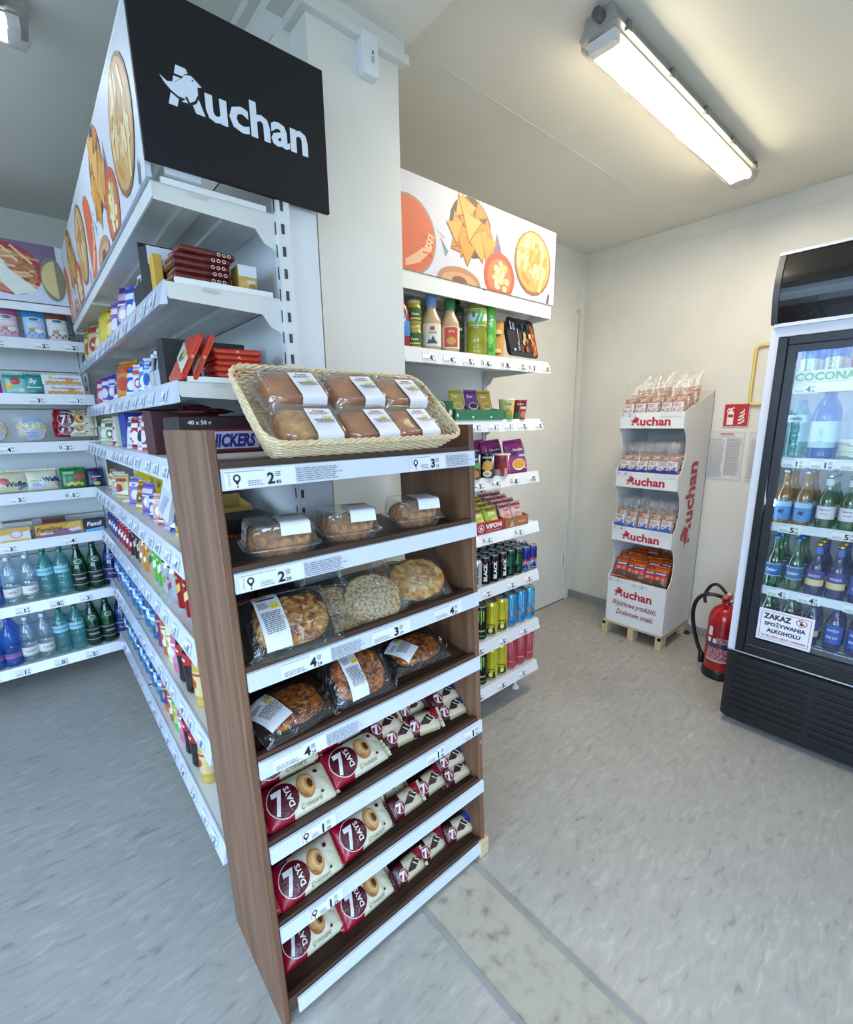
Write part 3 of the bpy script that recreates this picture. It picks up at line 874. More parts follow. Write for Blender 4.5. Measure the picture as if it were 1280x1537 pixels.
m = MB(); D(m, S_plane(V3(BG_F - .006, -.72, 1.995), (1, 0, 0), (0, 0, 1)), ops, h0=.0006, dh=.00004); m.obj('food_picture', 'print', hb)
m = MB('e9ebee'); bx3(m, BG_F - .003, BG_F, -.72, .325, 1.955, 1.99); m.obj('header_shelf_edge', 'enamel', bgn)

def logo_ops(x, y, cap, width, col, back):
    """bird standing on a capital A followed by the lower-case letters; x, y: baseline start"""
    c = cap
    A = [(0, 0), (.28, 1.0), (.52, 1.0), (.9, 0), (.66, 0), (.40, .72), (.22, 0)]
    bird = [(-.16, .62), (.02, .52), (.22, .58), (.40, .72), (.50, .84), (.66, .88), (.78, .80), (.92, .70), (.80, .66), (.80, .48), (.70, .30), (.52, .18), (.34, .16), (.46, .26), (.28, .26), (.10, .34), (-.04, .46)]
    halo = [(p[0] + (p[0] - .4) * .12, p[1] + (p[1] - .5) * .16 - .02) for p in bird]
    f = lambda pts: [(x + p[0] * c, y + p[1] * c) for p in pts]
    ops = [('p', f([(0, 0), (.2, .72), (.42, .72), (.22, 0)]), col), ('p', f([(.22, .78), (.28, 1.0), (.54, 1.0), (.62, .78)]), col), ('p', f([(.5, .5), (.7, 0), (.95, 0), (.74, .55)]), col),
           ('p', f(halo), back), ('p', f(bird), col), ('p', f([(.44, .3), (.62, 0), (.66, 0), (.5, .33)]), back), ('d', x + .69 * c, y + .78 * c, .025 * c, .025 * c, back)]
    size = c * 1.28
    ops.append(('t', 'uchan', x + .98 * c + (width - .98 * c) / 2, y + .3645 * size, size, col, {'b': .03, 'w': width - .98 * c}))
    return ops
t = thing('shop_sign', 'black hanging sign with white bird logo and lettering above the shelf end', 'sign', (.479, 1.168, 1.922))
m = MB('17171b'); m.box(-.207, .207, 0, .012, 0, .31, ch=.001); m.obj('sign_board', 'board_black', t)
m = MB(); D(m, S_plane((-.207, 0, 0), (1, 0, 0), (0, 0, 1)), logo_ops(.056, .113, .074, .306, 'dfe6f2', '17171b'), h0=.0006, dh=.00005); m.obj('logo_lettering', 'print', t)
m = MB('cfd3d8'); m.box(-.15, .06, .012, .022, .02, .05); m.box(-.17, -.10, .012, .022, -.012, .03); m.obj('bracket', 'enamel', t)
# white end post next to the pillar
m = MB('e2e3e4'); m.box(-.041, .041, 0, .052, 0, 2.10, ch=.002)
tag(m.obj('end_panel', 'enamel', None, loc=(.62, 1.193, 0)), 'narrow white end panel between the shelf end and the pillar', 'panel')
# sensor on the pillar
t = thing('wall_sensor', 'small white sensor box high on the pillar under the cable duct', 'sensor', (.876, 1.258, 2.325))
m = MB('e4e6ea'); m.loft([[(-.022, -.028, 0), (.022, -.028, 0), (.026, 0, 0), (-.026, 0, 0)], [(-.026, -.03, .02), (.026, -.03, .02), (.028, 0, .02), (-.028, 0, .02)], [(-.026, -.026, .10), (.026, -.026, .10), (.028, 0, .10), (-.028, 0, .10)]], sm=False)
m.obj('housing', 'plain', t, bevel=.003)
m = MB('303034'); D(m, S_plane((0, -.0295, 0), (1, 0, 0), (0, 0, 1)), [('r', .004, .05, .008, .058, '303034')] + [('r', .0, .03 + i * .004, .01, .032 + i * .004, 'a8aaae') for i in range(4)]); m.obj('indicator', 'plain', t)

# ------------------------------------------------------------------ cardboard display on a small pallet
t = thing('wooden_pallet', 'small pale wooden pallet under the cardboard snack display', 'pallet', (2.97, 1.25, 0))
for i in range(5):
    m = MB('d7bf95'); x = -.20 + i * .0955
    m.box(x - .001, x + .07, -.19, .19, .082, .097, ch=.001); m.obj('deck_board', 'pale_wood', t)
for y in (-.175, .0, .175):
    for x in (-.165, .165):
        m = MB(); m.box(x - .035, x + .035, y - .019, y + .019, .0, .082, ch=.002); m.obj('block', 'pale_wood', t)
m = MB(); m.box(-.2, .2, -.19, -.17, .06, .082); m.box(-.2, .2, .17, .19, .06, .082); m.obj('stringer', 'pale_wood', t)
DX0, DX1, DY0, DY1 = 2.769, 3.165, 1.05, 1.425
t = thing('cardboard_display', 'tall white cardboard snack display with red bird logos standing on the pallet', 'display', (2.97, 1.2375, .097))
disp = t
dz = .097
def dpt(x, y, z): return (x - 2.97, y - 1.2375, z - dz)
prof = [(DX0, .097)]
for lo, hi, gap in ((.097, .40, .645), (.645, .741, .988), (.988, 1.083, 1.34)):
    prof += [(DX0, hi)]
    for q in range(1, 8): prof.append((DX0 + .055 * math.sin(PI * q / 8) ** .6, hi + (gap - hi) * q / 8))
    prof.append((DX0, gap))
prof += [(DX0, 1.432), (DX1, 1.553), (DX1, .097)]
for y in (DY0, DY1 - .004):
    m = MB('e6e4e2'); m.prism([(p[0] - 2.97, p[1] - dz) for p in prof], 1, y - 1.2375, y + .004 - 1.2375)
    sp = m.obj('side_panel', 'plain', t)
    if y == DY0:
        m = MB(); 
        ops = logo_ops(0, 0, .14, .50, 'b9243c', 'e6e4e2')
        s0 = S_plane(dpt(3.015, DY0 - .0004, .645), (0, 0, 1), (-1, 0, 0))
        D(m, s0, ops, h0=.0004); m.obj('side_logo', 'print', sp)
m = MB('dddbd9'); m.box(*[v for v in (DX1 - .004 - 2.97, DX1 - 2.97, DY0 - 1.2375, DY1 - 1.2375, 0, 1.553 - dz)]); m.obj('back_panel', 'plain', t)
for k, (lo, hi) in enumerate(((.097, .40), (.645, .741), (.988, 1.083), (1.34, 1.432))):
    m = MB('e8e6e4'); m.box(DX0 - 2.97, DX0 + .004 - 2.97, DY0 + .002 - 1.2375, DY1 - .002 - 1.2375, lo - dz, hi - dz)
    fp = m.obj('front_panel', 'plain', t)
    m = MB(); s0 = S_plane(dpt(DX0, DY1, lo), (0, -1, 0), (0, 0, 1))
    if k: ops = logo_ops(.075, .018, .052, .225, 'b9243c', 'e8e6e4') + [('r', .0, hi - lo - .028, .10, hi - lo - .002, 'd9dbe0'), ('d', .02, hi - lo - .013, .006, .007, '2a2a30'), ('d', .02, hi - lo - .013, .004, .005, 'd9dbe0'), ('t', '2' if k == 3 else '4', .062, hi - lo - .014, .026, '2a2a30')] + [('r', .24, hi - lo - .026, .36, hi - lo - .002, 'dcdcde')]
    else:
        ops = logo_ops(.055, .185, .058, .235, 'b9243c', 'e8e6e4')
        ops += [('t', 'Wyjątkowe przekąski.', .185, .140, .050, 'a03c50', {'sh': .25, 'b': .012, 'w': .285}), ('t', 'Doskonałe smaki.', .195, .082, .050, 'a03c50', {'sh': .25, 'b': .012, 'w': .235})]
        ops += [('r', .0, .272, .10, .30, 'd9dbe0'), ('t', '5', .07, .286, .026, '2a2a30'), ('d', .02, .287, .006, .007, '2a2a30'), ('d', .02, .287, .004, .005, 'd9dbe0'), ('r', .155, .262, .26, .29, 'd9dbe0'), ('t', '4', .225, .276, .026, '2a2a30'), ('d', .175, .277, .006, .007, '2a2a30'), ('d', .175, .277, .004, .005, 'd9dbe0')]
    D(m, s0, ops, h0=.0006); m.obj('logo_lettering', 'print', fp)
DSH = [.30, .715, 1.06, 1.38]
for z in DSH:
    m = MB('b9b7b8'); m.box(DX0 + .005 - 2.97, DX1 - .005 - 2.97, DY0 + .005 - 1.2375, DY1 - .005 - 1.2375, z - dz - .004, z - dz); m.obj('inner_shelf', 'plain', t)

# ------------------------------------------------------------------ fire equipment and notices on the right wall
t = thing('fire_sign', 'red square sign with white fire extinguisher and flames on the wall', 'sign', (3.172, .928, 1.408))
m = MB('b8242a'); m.box(0, .004, -.066, .066, -.066, .066); m.obj('sign_plate', 'gloss', t)
m = MB(); s0 = S_plane((0, 0, 0), (0, -1, 0), (0, 0, 1)); w = 'f0eadc'
fl = lambda x, y, s_: [(x, y), (x + .010 * s_, y + .004), (x + .02 * s_, y + .018), (x + .018 * s_, y + .03), (x + .012 * s_, y + .016), (x + .002 * s_, y + .01)]
D(m, s0, [('r', -.0655, -.0655, .0655, .0655, 'e8d9cc'), ('r', -.062, -.062, .062, .062, 'bb2329'), ('p', [(-.045, -.055), (-.012, -.055), (-.012, .012), (-.018, .025), (-.038, .025), (-.045, .012)], w), ('r', -.042, -.012, -.015, .004, 'bb2329'), ('r', -.034, .025, -.022, .034, w), ('p', [(-.045, .036), (-.012, .046), (-.012, .038), (-.04, .03)], w), ('p', [(-.05, .02), (-.045, .036), (-.04, .04), (-.046, .014)], w),
          ('p', fl(.012, -.052, 1.7), w), ('p', fl(.010, -.034, 1.6), w), ('p', fl(.014, -.014, 1.5), w), ('p', fl(.018, .006, 1.2), w)], h0=.0006); m.obj('pictogram', 'print', t)
for k, (y0, y1, lab, sd) in enumerate(((1.058, .868, 'wider white notice sheet of fine print below the red sign', 3), (.848, .66, 'second notice sheet half hidden behind the fridge edge', 9))):
    t = thing('notice_sheet', lab, 'notice', (3.176, (y0 + y1) / 2, 1.028))
    m = MB('dedcda'); w_ = (y0 - y1); m.box(0, .002, -w_ / 2, w_ / 2, 0, .288); m.obj('sheet', 'plain', t)
    m = MB(); s0 = S_plane((0, w_ / 2, 0), (0, -1, 0), (0, 0, 1))
    ops = [('r', .004, .004, w_ - .004, .006, 'b6a8aa'), ('r', .004, .282, w_ - .004, .284, 'b6a8aa'), ('r', .004, .006, .006, .282, 'b6a8aa'), ('r', w_ - .006, .006, w_ - .004, .282, 'b6a8aa'), ('r', .06, .268, .13, .276, 'c0606c'), ('r', .05, .258, .14, .262, '9a9a9e')]
    ops += greek(.012, .015, w_ / 2 - .004, .25, 34, 'a2a1a6', sd) + greek(w_ / 2 + .004, .03, w_ - .01, .25, 32, 'a2a1a6', sd + 1)
    D(m, s0, ops, h0=.0005, dh=.00001); m.obj('fine_print', 'print', t)
m = MB('e0c766')
def rrect(a0, a1, b0, b1, r, n=5):
    pts = []
    for cx, cy, q in ((a1 - r, b1 - r, 0), (a0 + r, b1 - r, 90), (a0 + r, b0 + r, 180), (a1 - r, b0 + r, 270)):
        for i in range(n + 1): pts.append((cx + r * math.cos(rad(q + 90 * i / n)), cy + r * math.sin(rad(q + 90 * i / n))))
    return pts
m.tube([(0, p[0], p[1]) for p in rrect(-.13, .13, 0, .315, .025)], .009, 8, closed=True)
tag(m.obj('wall_frame', 'gloss', None, loc=(3.168, .74, 1.465)), 'yellow tube frame on the wall partly behind the fridge', 'frame')

t = thing('fire_extinguisher', 'red fire extinguisher with black hose on the floor between display and fridge', 'fire extinguisher', (2.735, .728, 0))
t.scale = (.97, .97, .92)
m = MB('b3181c'); m.lathe([(.072, .03), (.078, .04), (.08, .06), (.08, .36), (.074, .395), (.058, .425), (.034, .445), (.022, .452), (.022, .468)], 32); m.obj('cylinder', 'gloss', t)
m = MB('17181a'); m.lathe([(.083, 0), (.085, .01), (.085, .045), (.081, .06), (.078, .06)], 32); m.obj('base_ring', 'black_plastic', t)
m = MB('b8202a'); m.box(-.028, .028, -.018, .018, .468, .50, ch=.004); m.box(-.075, .03, -.012, .012, .50, .512, ch=.002); m.box(-.07, .0, -.01, .01, .478, .488, ch=.002)
m.obj('valve', 'gloss', t)
m = MB('d8d9da'); m.box(.004, .04, -.01, .01, .492, .515, ch=.002); m.lathe([(.012, .47), (.014, .475), (.014, .482), (.011, .486)], 14, .0, -.02); m.obj('valve_pin', 'metal', t)
m = MB(); s0 = S_cyl(.08, a0=rad(198), z0=0)
ops = [('r', -.085, .10, .085, .34, 'a01a22'), ('r', -.085, .115, .085, .125, 'd8c8cc'), ('r', -.085, .205, .085, .23, '30406a')]
ops += greek(-.075, .13, .075, .2, 8, 'e0c0c4', 4) + greek(-.03, .235, .07, .27, 4, 'd8b8bc', 8) + [('r', x, .235, x + .016, .262, 'e6e0e0') for x in (-.07, -.045)] + [('d', .055, .315, .026, .012, '242022'), ('t', 'chema', .052, .316, .026, 'f0f0f0', {'b': .03}), ('r', -.07, .275, -.05, .33, 'e4dcdc')]
D(m, s0, ops, step=.01, h0=.0006); m.obj('label', 'gloss', t)
m = MB('16171a')
pts = [(.0, .015, .485), (-.02, .06, .50), (-.03, .11, .488), (-.03, .145, .44), (-.02, .16, .36), (-.01, .15, .26), (.0, .125, .16), (.0, .098, .10)]
def smooth(pts, n=6):
    pts = [Vector(p) for p in pts]; out = []
    for i in range(len(pts) - 1):
        p0, p1, p2, p3 = pts[max(i - 1, 0)], pts[i], pts[i + 1], pts[min(i + 2, len(pts) - 1)]
        for k in range(n):
            u = k / n
            out.append(.5 * ((2 * p1) + (p2 - p0) * u + (2 * p0 - 5 * p1 + 4 * p2 - p3) * u * u + (3 * p1 - p0 - 3 * p2 + p3) * u ** 3))
    return out + [pts[-1]]
m.tube(smooth(pts), .011, 10)
m.tube(smooth([(.02, .01, .50), (.03, .06, .545), (.04, .10, .53), (.035, .125, .47), (.02, .115, .42)]), .009, 10)
m.obj('hose', 'black_plastic', t)
m = MB('1d1e20'); m.lathe([(.012, 0), (.015, .01), (.015, .06), (.01, .07)], 12); m.obj('nozzle', 'black_plastic', t, loc=(.0, .098, .045))

# ------------------------------------------------------------------ drinks fridge
FX, FY0, FY1 = 2.302, -.085, .589
t = thing('drinks_fridge', 'tall black and white glass-door drinks fridge at the right', 'fridge', (2.62, .252, 0))
FO = Vector((2.62, .252, 0)); fridge = t
def fb(m, x0, x1, y0, y1, z0, z1, col=None, ch=0): return m.box(x0 - FO.x, x1 - FO.x, y0 - FO.y, y1 - FO.y, z0, z1, col, ch=ch)
m = MB('d9dbe6')
fb(m, FX + .03, 2.92, FY1 - .035, FY1, .36, 1.80); fb(m, FX + .03, 2.92, FY0, FY0 + .035, .36, 1.80)
fb(m, 2.885, 2.92, FY0 + .035, FY1 - .035, .36, 1.80); fb(m, FX + .03, 2.885, FY0 + .035, FY1 - .035, 1.72, 1.80); fb(m, FX + .03, 2.885, FY0 + .035, FY1 - .035, .36, .42)
m.obj('cabinet', 'enamel', t)
m = MB('dcdee8')
fb(m, FX, FX + .03, FY1 - .028, FY1, .365, 1.735); fb(m, FX, FX + .03, FY0, FY0 + .028, .365, 1.735); fb(m, FX, FX + .03, FY0 + .028, FY1 - .028, 1.70, 1.735)
m.obj('front_frame', 'enamel', t)
m = MB('c9ccd8'); fb(m, FX - .001, FX + .01, FY0, FY1, .365, .371); m.obj('trim_strip', 'metal', t)
# door
dd = MB('0d0d12')
fb(dd, FX - .012, FX + .028, FY1 - .062, FY1 - .03, .375, 1.697, ch=.003); fb(dd, FX - .012, FX + .028, FY0 + .03, FY0 + .062, .375, 1.697, ch=.003)
fb(dd, FX - .012, FX + .028, FY0 + .062, FY1 - .062, 1.665, 1.697, ch=.003); fb(dd, FX - .012, FX + .028, FY0 + .062, FY1 - .062, .375, .42, ch=.003)
door = dd.obj('door', 'black_plastic', t)
m = MB('1c1b23')
fb(m, FX - .004, FX + .02, FY1 - .092, FY1 - .064, .42, 1.663); fb(m, FX - .004, FX + .02, FY0 + .064, FY0 + .092, .42, 1.663)
fb(m, FX - .004, FX + .02, FY0 + .092, FY1 - .092, 1.64, 1.663); fb(m, FX - .004, FX + .02, FY0 + .092, FY1 - .092, .42, .448)
m.obj('inner_frame', 'black_plastic', door)
m = MB(); fb(m, FX + .004, FX + .010, FY0 + .094, FY1 - .094, .45, 1.638); m.obj('glass_pane', 'pane', door)
m = MB('101013'); fb(m, FX - .04, FX - .012, FY0 + .035, FY0 + .055, .8, 1.4, ch=.004); m.obj('door_handle', 'black_plastic', door)
# bowed header
m = MB('101014'); cur = [(FX - .012 - .03 * math.sin(PI * (z - 1.74) / .26), z) for z in [1.745 + .245 * i / 12 for i in range(13)]]
m.loft([[(x - FO.x, y - FO.y, z) for x, z in cur] + [(FX + .2 - FO.x, y - FO.y, cur[-1][1]), (FX + .2 - FO.x, y - FO.y, cur[0][1])] for y in (FY0 + .02, FY1 - .02)], sm=False)
hd = m.obj('header', 'gloss', t)
for y0, y1 in ((FY1 - .02, FY1), (FY0, FY0 + .02)):
    m = MB('45464c'); m.loft([[(x - .006 - FO.x, y - FO.y, z) for x, z in cur] + [(FX + .3 - FO.x, y - FO.y, cur[-1][1]), (FX + .3 - FO.x, y - FO.y, cur[0][1])] for y in (y0, y1)], sm=False)
    m.obj('header_end', 'black_plastic', hd)
m = MB('dfe0e6'); fb(m, FX - .02, FX + .3, FY0, FY1, 1.99, 2.0); fb(m, FX - .018, FX + .02, FY0 + .01, FY1 - .01, 1.735, 1.747); m.obj('header_edge', 'enamel', hd)
# kick plate with louvres
m = MB('0e0e12')
fb(m, FX + .0, FX + .5, FY0, FY1, .028, .363, ch=.012)
kp = m.obj('kick_plate', 'black_plastic', t)
for k, (ya, yb) in enumerate(((.555, .285), (.265, -.005))):
    for i in range(8):
        m = MB('0b0b0d'); z = .092 + i * .031; sk = 0
        fb(m, FX - .001, FX + .01, yb, ya, z, z + .013, '060607')
        m.loft([[(FX - .007 - FO.x, y - FO.y, z + .001), (FX - .007 - FO.x, y - FO.y, z - .002), (FX + .002 - FO.x, y - FO.y, z - .004), (FX + .002 - FO.x, y - FO.y, z)] for y in (ya, yb)], '24252b', sm=False)
        m.obj('louvre', 'black_plastic', kp)
m = MB('77787c')
for yy in (FY0 + .05, FY1 - .05):
    for xx in (FX + .06, 2.84): m.lathe([(.02, 0), (.02, .012), (.01, .016), (.01, .034)], 12, xx - FO.x, yy - FO.y)
m.obj('foot', 'black_plastic', t)
m = MB('2b2c30'); fb(m, FX + .03, FX + .5, FY0 + .02, FY1 - .02, .012, .03); m.obj('base_skirt', 'black_plastic', t)
FS = [1.518, 1.228, .957, .675, .455]
for k, z in enumerate(FS):
    m = MB('c7d0da')
    for i in range(16):
        x = 2.37 + i * .033; m.tube([(x - FO.x, FY0 + .04 - FO.y, z - .004), (x - FO.x, FY1 - .04 - FO.y, z - .004)], .0022, 5)
    fs = m.obj('wire_shelf', 'metal', t)
    if k < 4:
        m = MB('dfe8f0'); fb(m, 2.352, 2.36, FY0 + .04, FY1 - .07, z - .03, z + .006); m.obj('price_rail', 'rail_plastic', fs)
        for q, (y, big) in enumerate({0: [(.50, '4')], 1: [(.50, '1'), (.41, '1'), (.32, '1')], 2: [(.48, '5'), (.31, '5')], 3: [(.485, '4'), (.38, '4'), (.235, '4')]}[k]):
            price_label(fs, None, big, '99', False, .075, .036, loc=tuple(Vector((2.351, y, z - .034)) - FO), rot=(0, 0, -PI / 2))
fs_ = MB(); D(fs_, S_plane(tuple(Vector((2.351, .50, 1.525)) - FO), (0, -1, 0), (0, 0, 1)), [('r', 0, 0, .30, .045, 'dfe9ee'), ('t', 'COCONAUT', .115, .022, .04, '5ea84e', {'b': .04})], h0=.0008)
fs_.obj('shelf_card', 'print', t)
st = MB('e6e2e6'); s0 = S_plane(tuple(Vector((FX + .0035, .492, .455)) - FO), (0, -1, 0), (0, 0, 1))
R_ = 'b8434f'; K_ = '202028'
D(st, s0, [('r', 0, 0, .188, .142, 'e9e5ea'), ('r', .009, .009, .179, .133, R_), ('r', .011, .011, .177, .131, 'e9e5ea'),
           ('t', 'ZAKAZ', .066, .112, .032, K_, {'b': .045, 'w': .096}), ('t', 'SPOŻYWANIA', .094, .078, .022, K_, {'b': .045, 'w': .142}), ('t', 'ALKOHOLU', .094, .049, .023, K_, {'b': .045, 'w': .116}),
           ('t', 'W SKLEPIE I JEGO OBRĘBIE', .094, .023, .012, R_, {'b': .03, 'w': .155}), ('d', .148, .112, .0185, .0165, R_), ('d', .148, .112, .0155, .0138, 'e9e5ea'), ('p', [(.142, .102), (.154, .102), (.154, .112), (.150, .114), (.150, .122), (.146, .122), (.146, .114), (.142, .112)], K_), ('p', [(.137, .120), (.140, .123), (.160, .105), (.157, .102)], R_)], h0=.0008)
t2 = thing('door_sticker', 'white sticker forbidding alcohol consumption on the fridge glass', 'sticker', tuple(FO))
st.obj('sticker_print', 'print', t2)
area_light('fridge_light', tuple(Vector((2.345, FY1 - .05, 1.05)) - FO), (0, PI / 2 + .5, -.5), .03, 1.15, 3.2, (.72, .88, 1.0), fridge)
area_light('fridge_light', tuple(Vector((2.42, .25, 1.71)) - FO), (0, 0, 0), .12, .5, 3.0, (.72, .88, 1.0), fridge)
m = MB(); fb(m, 2.335, 2.345, FY1 - .047, FY1 - .037, .46, 1.66); m.obj('light_strip', 'fridge_glow', fridge)
# ------------------------------------------------------------------ product makers
def pillow_f(w, h, t, seed, px=3.0, pz=2.4, wr=.10):
    def f(x, z):
        u, v = abs(2 * x / w), abs(2 * z / h - 1)
        if u >= 1 or v >= 1: return 0.0
        b = ((1 - u ** px) * (1 - v ** pz)) ** .6
        n = noise.noise(Vector((x * 26 + seed * 3.1, z * 26, seed * 1.7)))
        e = noise.noise(Vector((x * 70, z * 34 + seed, 4.2 + seed)))
        return t / 2 * b * (1 + wr * n) + t * wr * .5 * e * (u ** 2 + v ** 2) * b
    return f
def pack(name, label, cat, w, h, t, base, ops, seed=1, mat='foil', fin='x', group=None, px=3.0, pz=2.4, bands=None, wr=.10, nx=26, nz=15, parent=None, nm='wrapper'):
    """sealed film packet; stands on its lower edge, front faces -y, origin at the bottom middle"""
    f = pillow_f(w, h, t, seed, px, pz, wr)
    T = parent or thing(name, label, cat, group=group)
    m = MB(base)
    for s_ in (-1, 1):
        vs = [(-w / 2 + w * i / nx, s_ * f(-w / 2 + w * i / nx, h * j / nz), h * j / nz) for j in range(nz + 1) for i in range(nx + 1)]
        for j in range(nz):
            for i in range(nx):
                c = base
                if bands:
                    c = bands((i + .5) / nx, (j + .5) / nz) or base
                a = j * (nx + 1) + i
                m.add([vs[a], vs[a + 1], vs[a + nx + 2], vs[a + nx + 1]], [(0, 1, 2, 3)], c, 0, True)
    fw = .009; k = 14
    def finstrip(axis, sgn):
        pts = []
        for i in range(k + 1):
            u = i / k; z_ = .0012 * (1 if i % 2 else -1)
            if axis == 'x':
                x0 = sgn * w / 2
                pts.append(((x0, z_ * .3, h * (.04 + .92 * u)), (x0 + sgn * fw, z_ + .002 * math.sin(u * 9 + seed), h * (.03 + .94 * u))))
            else:
                z0 = 0 if sgn < 0 else h
                x = -w / 2 + w * (.02 + .96 * u)
                pts.append(((x, z_ * .3, z0), (x, z_ + .002 * math.sin(u * 9 + seed), z0 + sgn * fw)))
        vs = [q for p in pts for q in p]
        cc = (bands((0.02 if sgn < 0 else .98) if axis == 'x' else .5, .5 if axis == 'x' else (0.02 if sgn < 0 else .98)) if bands else None) or base
        m.add(vs, [(2 * i, 2 * i + 2, 2 * i + 3, 2 * i + 1) for i in range(k)], cc, 0, False)
    for sg in (-1, 1): finstrip(fin, sg)
    n0 = len(m.v)
    # weld the grid so that it shades smoothly
    body = m.obj(nm, mat, T)
    bm = bmesh.new(); bm.from_mesh(body.data); bmesh.ops.remove_doubles(bm, verts=bm.verts, dist=1e-5); bmesh.ops.recalc_face_normals(bm, faces=bm.faces); bm.to_mesh(body.data); bm.free()
    if ops:
        surf = lambda x, y, hh: Vector((x, -f(x, min(max(y, 0), h)) - hh, y))
        m = MB(); D(m, surf, ops, step=.007, h0=.0014, dh=.00035)
        m.obj('print', mat if mat in ('foil', 'gloss', 'print') else 'gloss', T)
    return T

def croissant_ops(w, h):
    L = -w / 2
    return [('d', L + w * .27, h * .5, h * .40, h * .42, 'e8d9cf'), ('d', L + w * .27, h * .5, h * .38, h * .40, '5a0f22'),
            ('t', '7', L + w * .195, h * .5, h * .74, 'ece6e8', {'b': .04, 'sh': .08, 'w': w * .15}),
            ('t', 'DAYS', L + w * .345, h * .5, h * .19, 'efe6e0', {'rot': 90, 'b': .03, 'w': h * .50}),
            ('d', L + w * .60, h * .54, w * .125, h * .31, 'b97843'), ('d', L + w * .61, h * .55, w * .11, h * .27, 'd9a064'), ('d', L + w * .63, h * .57, w * .085, h * .20, 'e6b981'), ('d', L + w * .65, h * .56, w * .055, h * .16, 'c98a50'), ('d', L + w * .66, h * .55, w * .036, h * .11, '5a2a17'),
            ('p', [(L + w * .49, h * .45), (L + w * .53, h * .28), (L + w * .62, h * .22), (L + w * .57, h * .34)], 'a96a3a'),
            ('d', L + w * .80, h * .76, .006, .005, '5a2030'), ('t', 'Croissant', L + w * .60, h * .13, h * .15, '7d6a4c', {'sh': .3}), ('d', L + w * .78, h * .22, .004, .003, '4a1a18')]
def croissant_bands(u, v):
    if u < .30 - .10 * (v - .5): return 'a30f2c'
    return None
def bar_ops(w, h, acc='a3142f'):
    L = -w / 2
    return [('p', [(L + w * .72, h * .98), (L + w * .99, h * .98), (L + w * .99, h * .5), (L + w * .86, h * .42)], acc),
            ('p', [(L + w * .36, h * .42), (L + w * .66, h * .80), (L + w * .92, h * .62), (L + w * .62, h * .34)], '3a2420'), ('p', [(L + w * .60, h * .66), (L + w * .625, h * .68), (L + w * .74, h * .46), (L + w * .715, h * .45)], 'efe3d2'), ('p', [(L + w * .70, h * .72), (L + w * .725, h * .74), (L + w * .84, h * .54), (L + w * .815, h * .53)], 'efe3d2'),
            ('d', L + w * .26, h * .46, h * .25, h * .27, 'e6d6cf'), ('d', L + w * .26, h * .46, h * .23, h * .25, '8e1230'), ('t', '7', L + w * .215, h * .46, h * .50, 'eee6e6', {'b': .05}), ('t', 'DAYS', L + w * .31, h * .46, h * .12, 'efe6e0', {'rot': 90, 'b': .03}),
            ('t', 'Cake Bar', L + w * .62, h * .88, h * .12, '8a7a58', {'sh': .2})]
def bar_bands(u, v):
    return '4a141c' if u < .34 else ('d9c9ae' if v > .12 else 'c7b48f')

def blob(mb, w, d, h, seed=1, amp=.12, col=None, mi=None, nu=22, nv=10, e=2.6, freq=9):
    rings = []
    for j in range(nv + 1):
        ph = -PI / 2 + PI * j / nv
        cz, cs = math.sin(ph), max(math.cos(ph), 0.02)
        r = []
        for i in range(nu):
            th = 2 * PI * i / nu
            x, y = math.cos(th), math.sin(th)
            k = (abs(x) ** e + abs(y) ** e) ** (-1 / e)
            cc = cs ** .55
            zz = math.copysign(abs(cz) ** .6, cz)
            p = Vector((x * k * cc * w / 2, y * k * cc * d / 2, (zz * .5 + .5) * h))
            n = noise.noise(p * freq / max(w, .01) * .35 + Vector((seed * 7.7, seed, 0)))
            p = Vector((p.x * (1 + amp * n), p.y * (1 + amp * n), max(p.z * (1 + amp * n * 1.2), 0)))
            r.append(tuple(p))
        rings.append(r)
    return mb.loft(rings, col, mi, True)

def rring(w, d, r, z, n=4, wob=0, k=0):
    pts = rrect(-w / 2, w / 2, -d / 2, d / 2, r, n)
    return [(x, y, z) for x, y in pts]
def label_strip_ops(w, l, seed=1, word='AUCHAN'):
    return [('r', 0, 0, w, l, 'eceaee'), ('t', word, w * .3, l * .95, l * .055, 'c03040', {'b': .03}), ('r', w * .1, l * .87, w * .85, l * .905, '3a3a44')] + greek(w * .08, l * .68, w * .5, l * .83, 5, '6d6d78', seed) + [('r', w * .55, l * .66, w * .9, l * .75, 'e3cf3a'), ('t', '%d' % (seed % 5 + 2), w * .62, l * .705, l * .06, '222222'), ('t', '50', w * .78, l * .705, l * .045, '222222')] + greek(w * .1, l * .2, w * .9, l * .62, 12, '5c5c66', seed + 3)

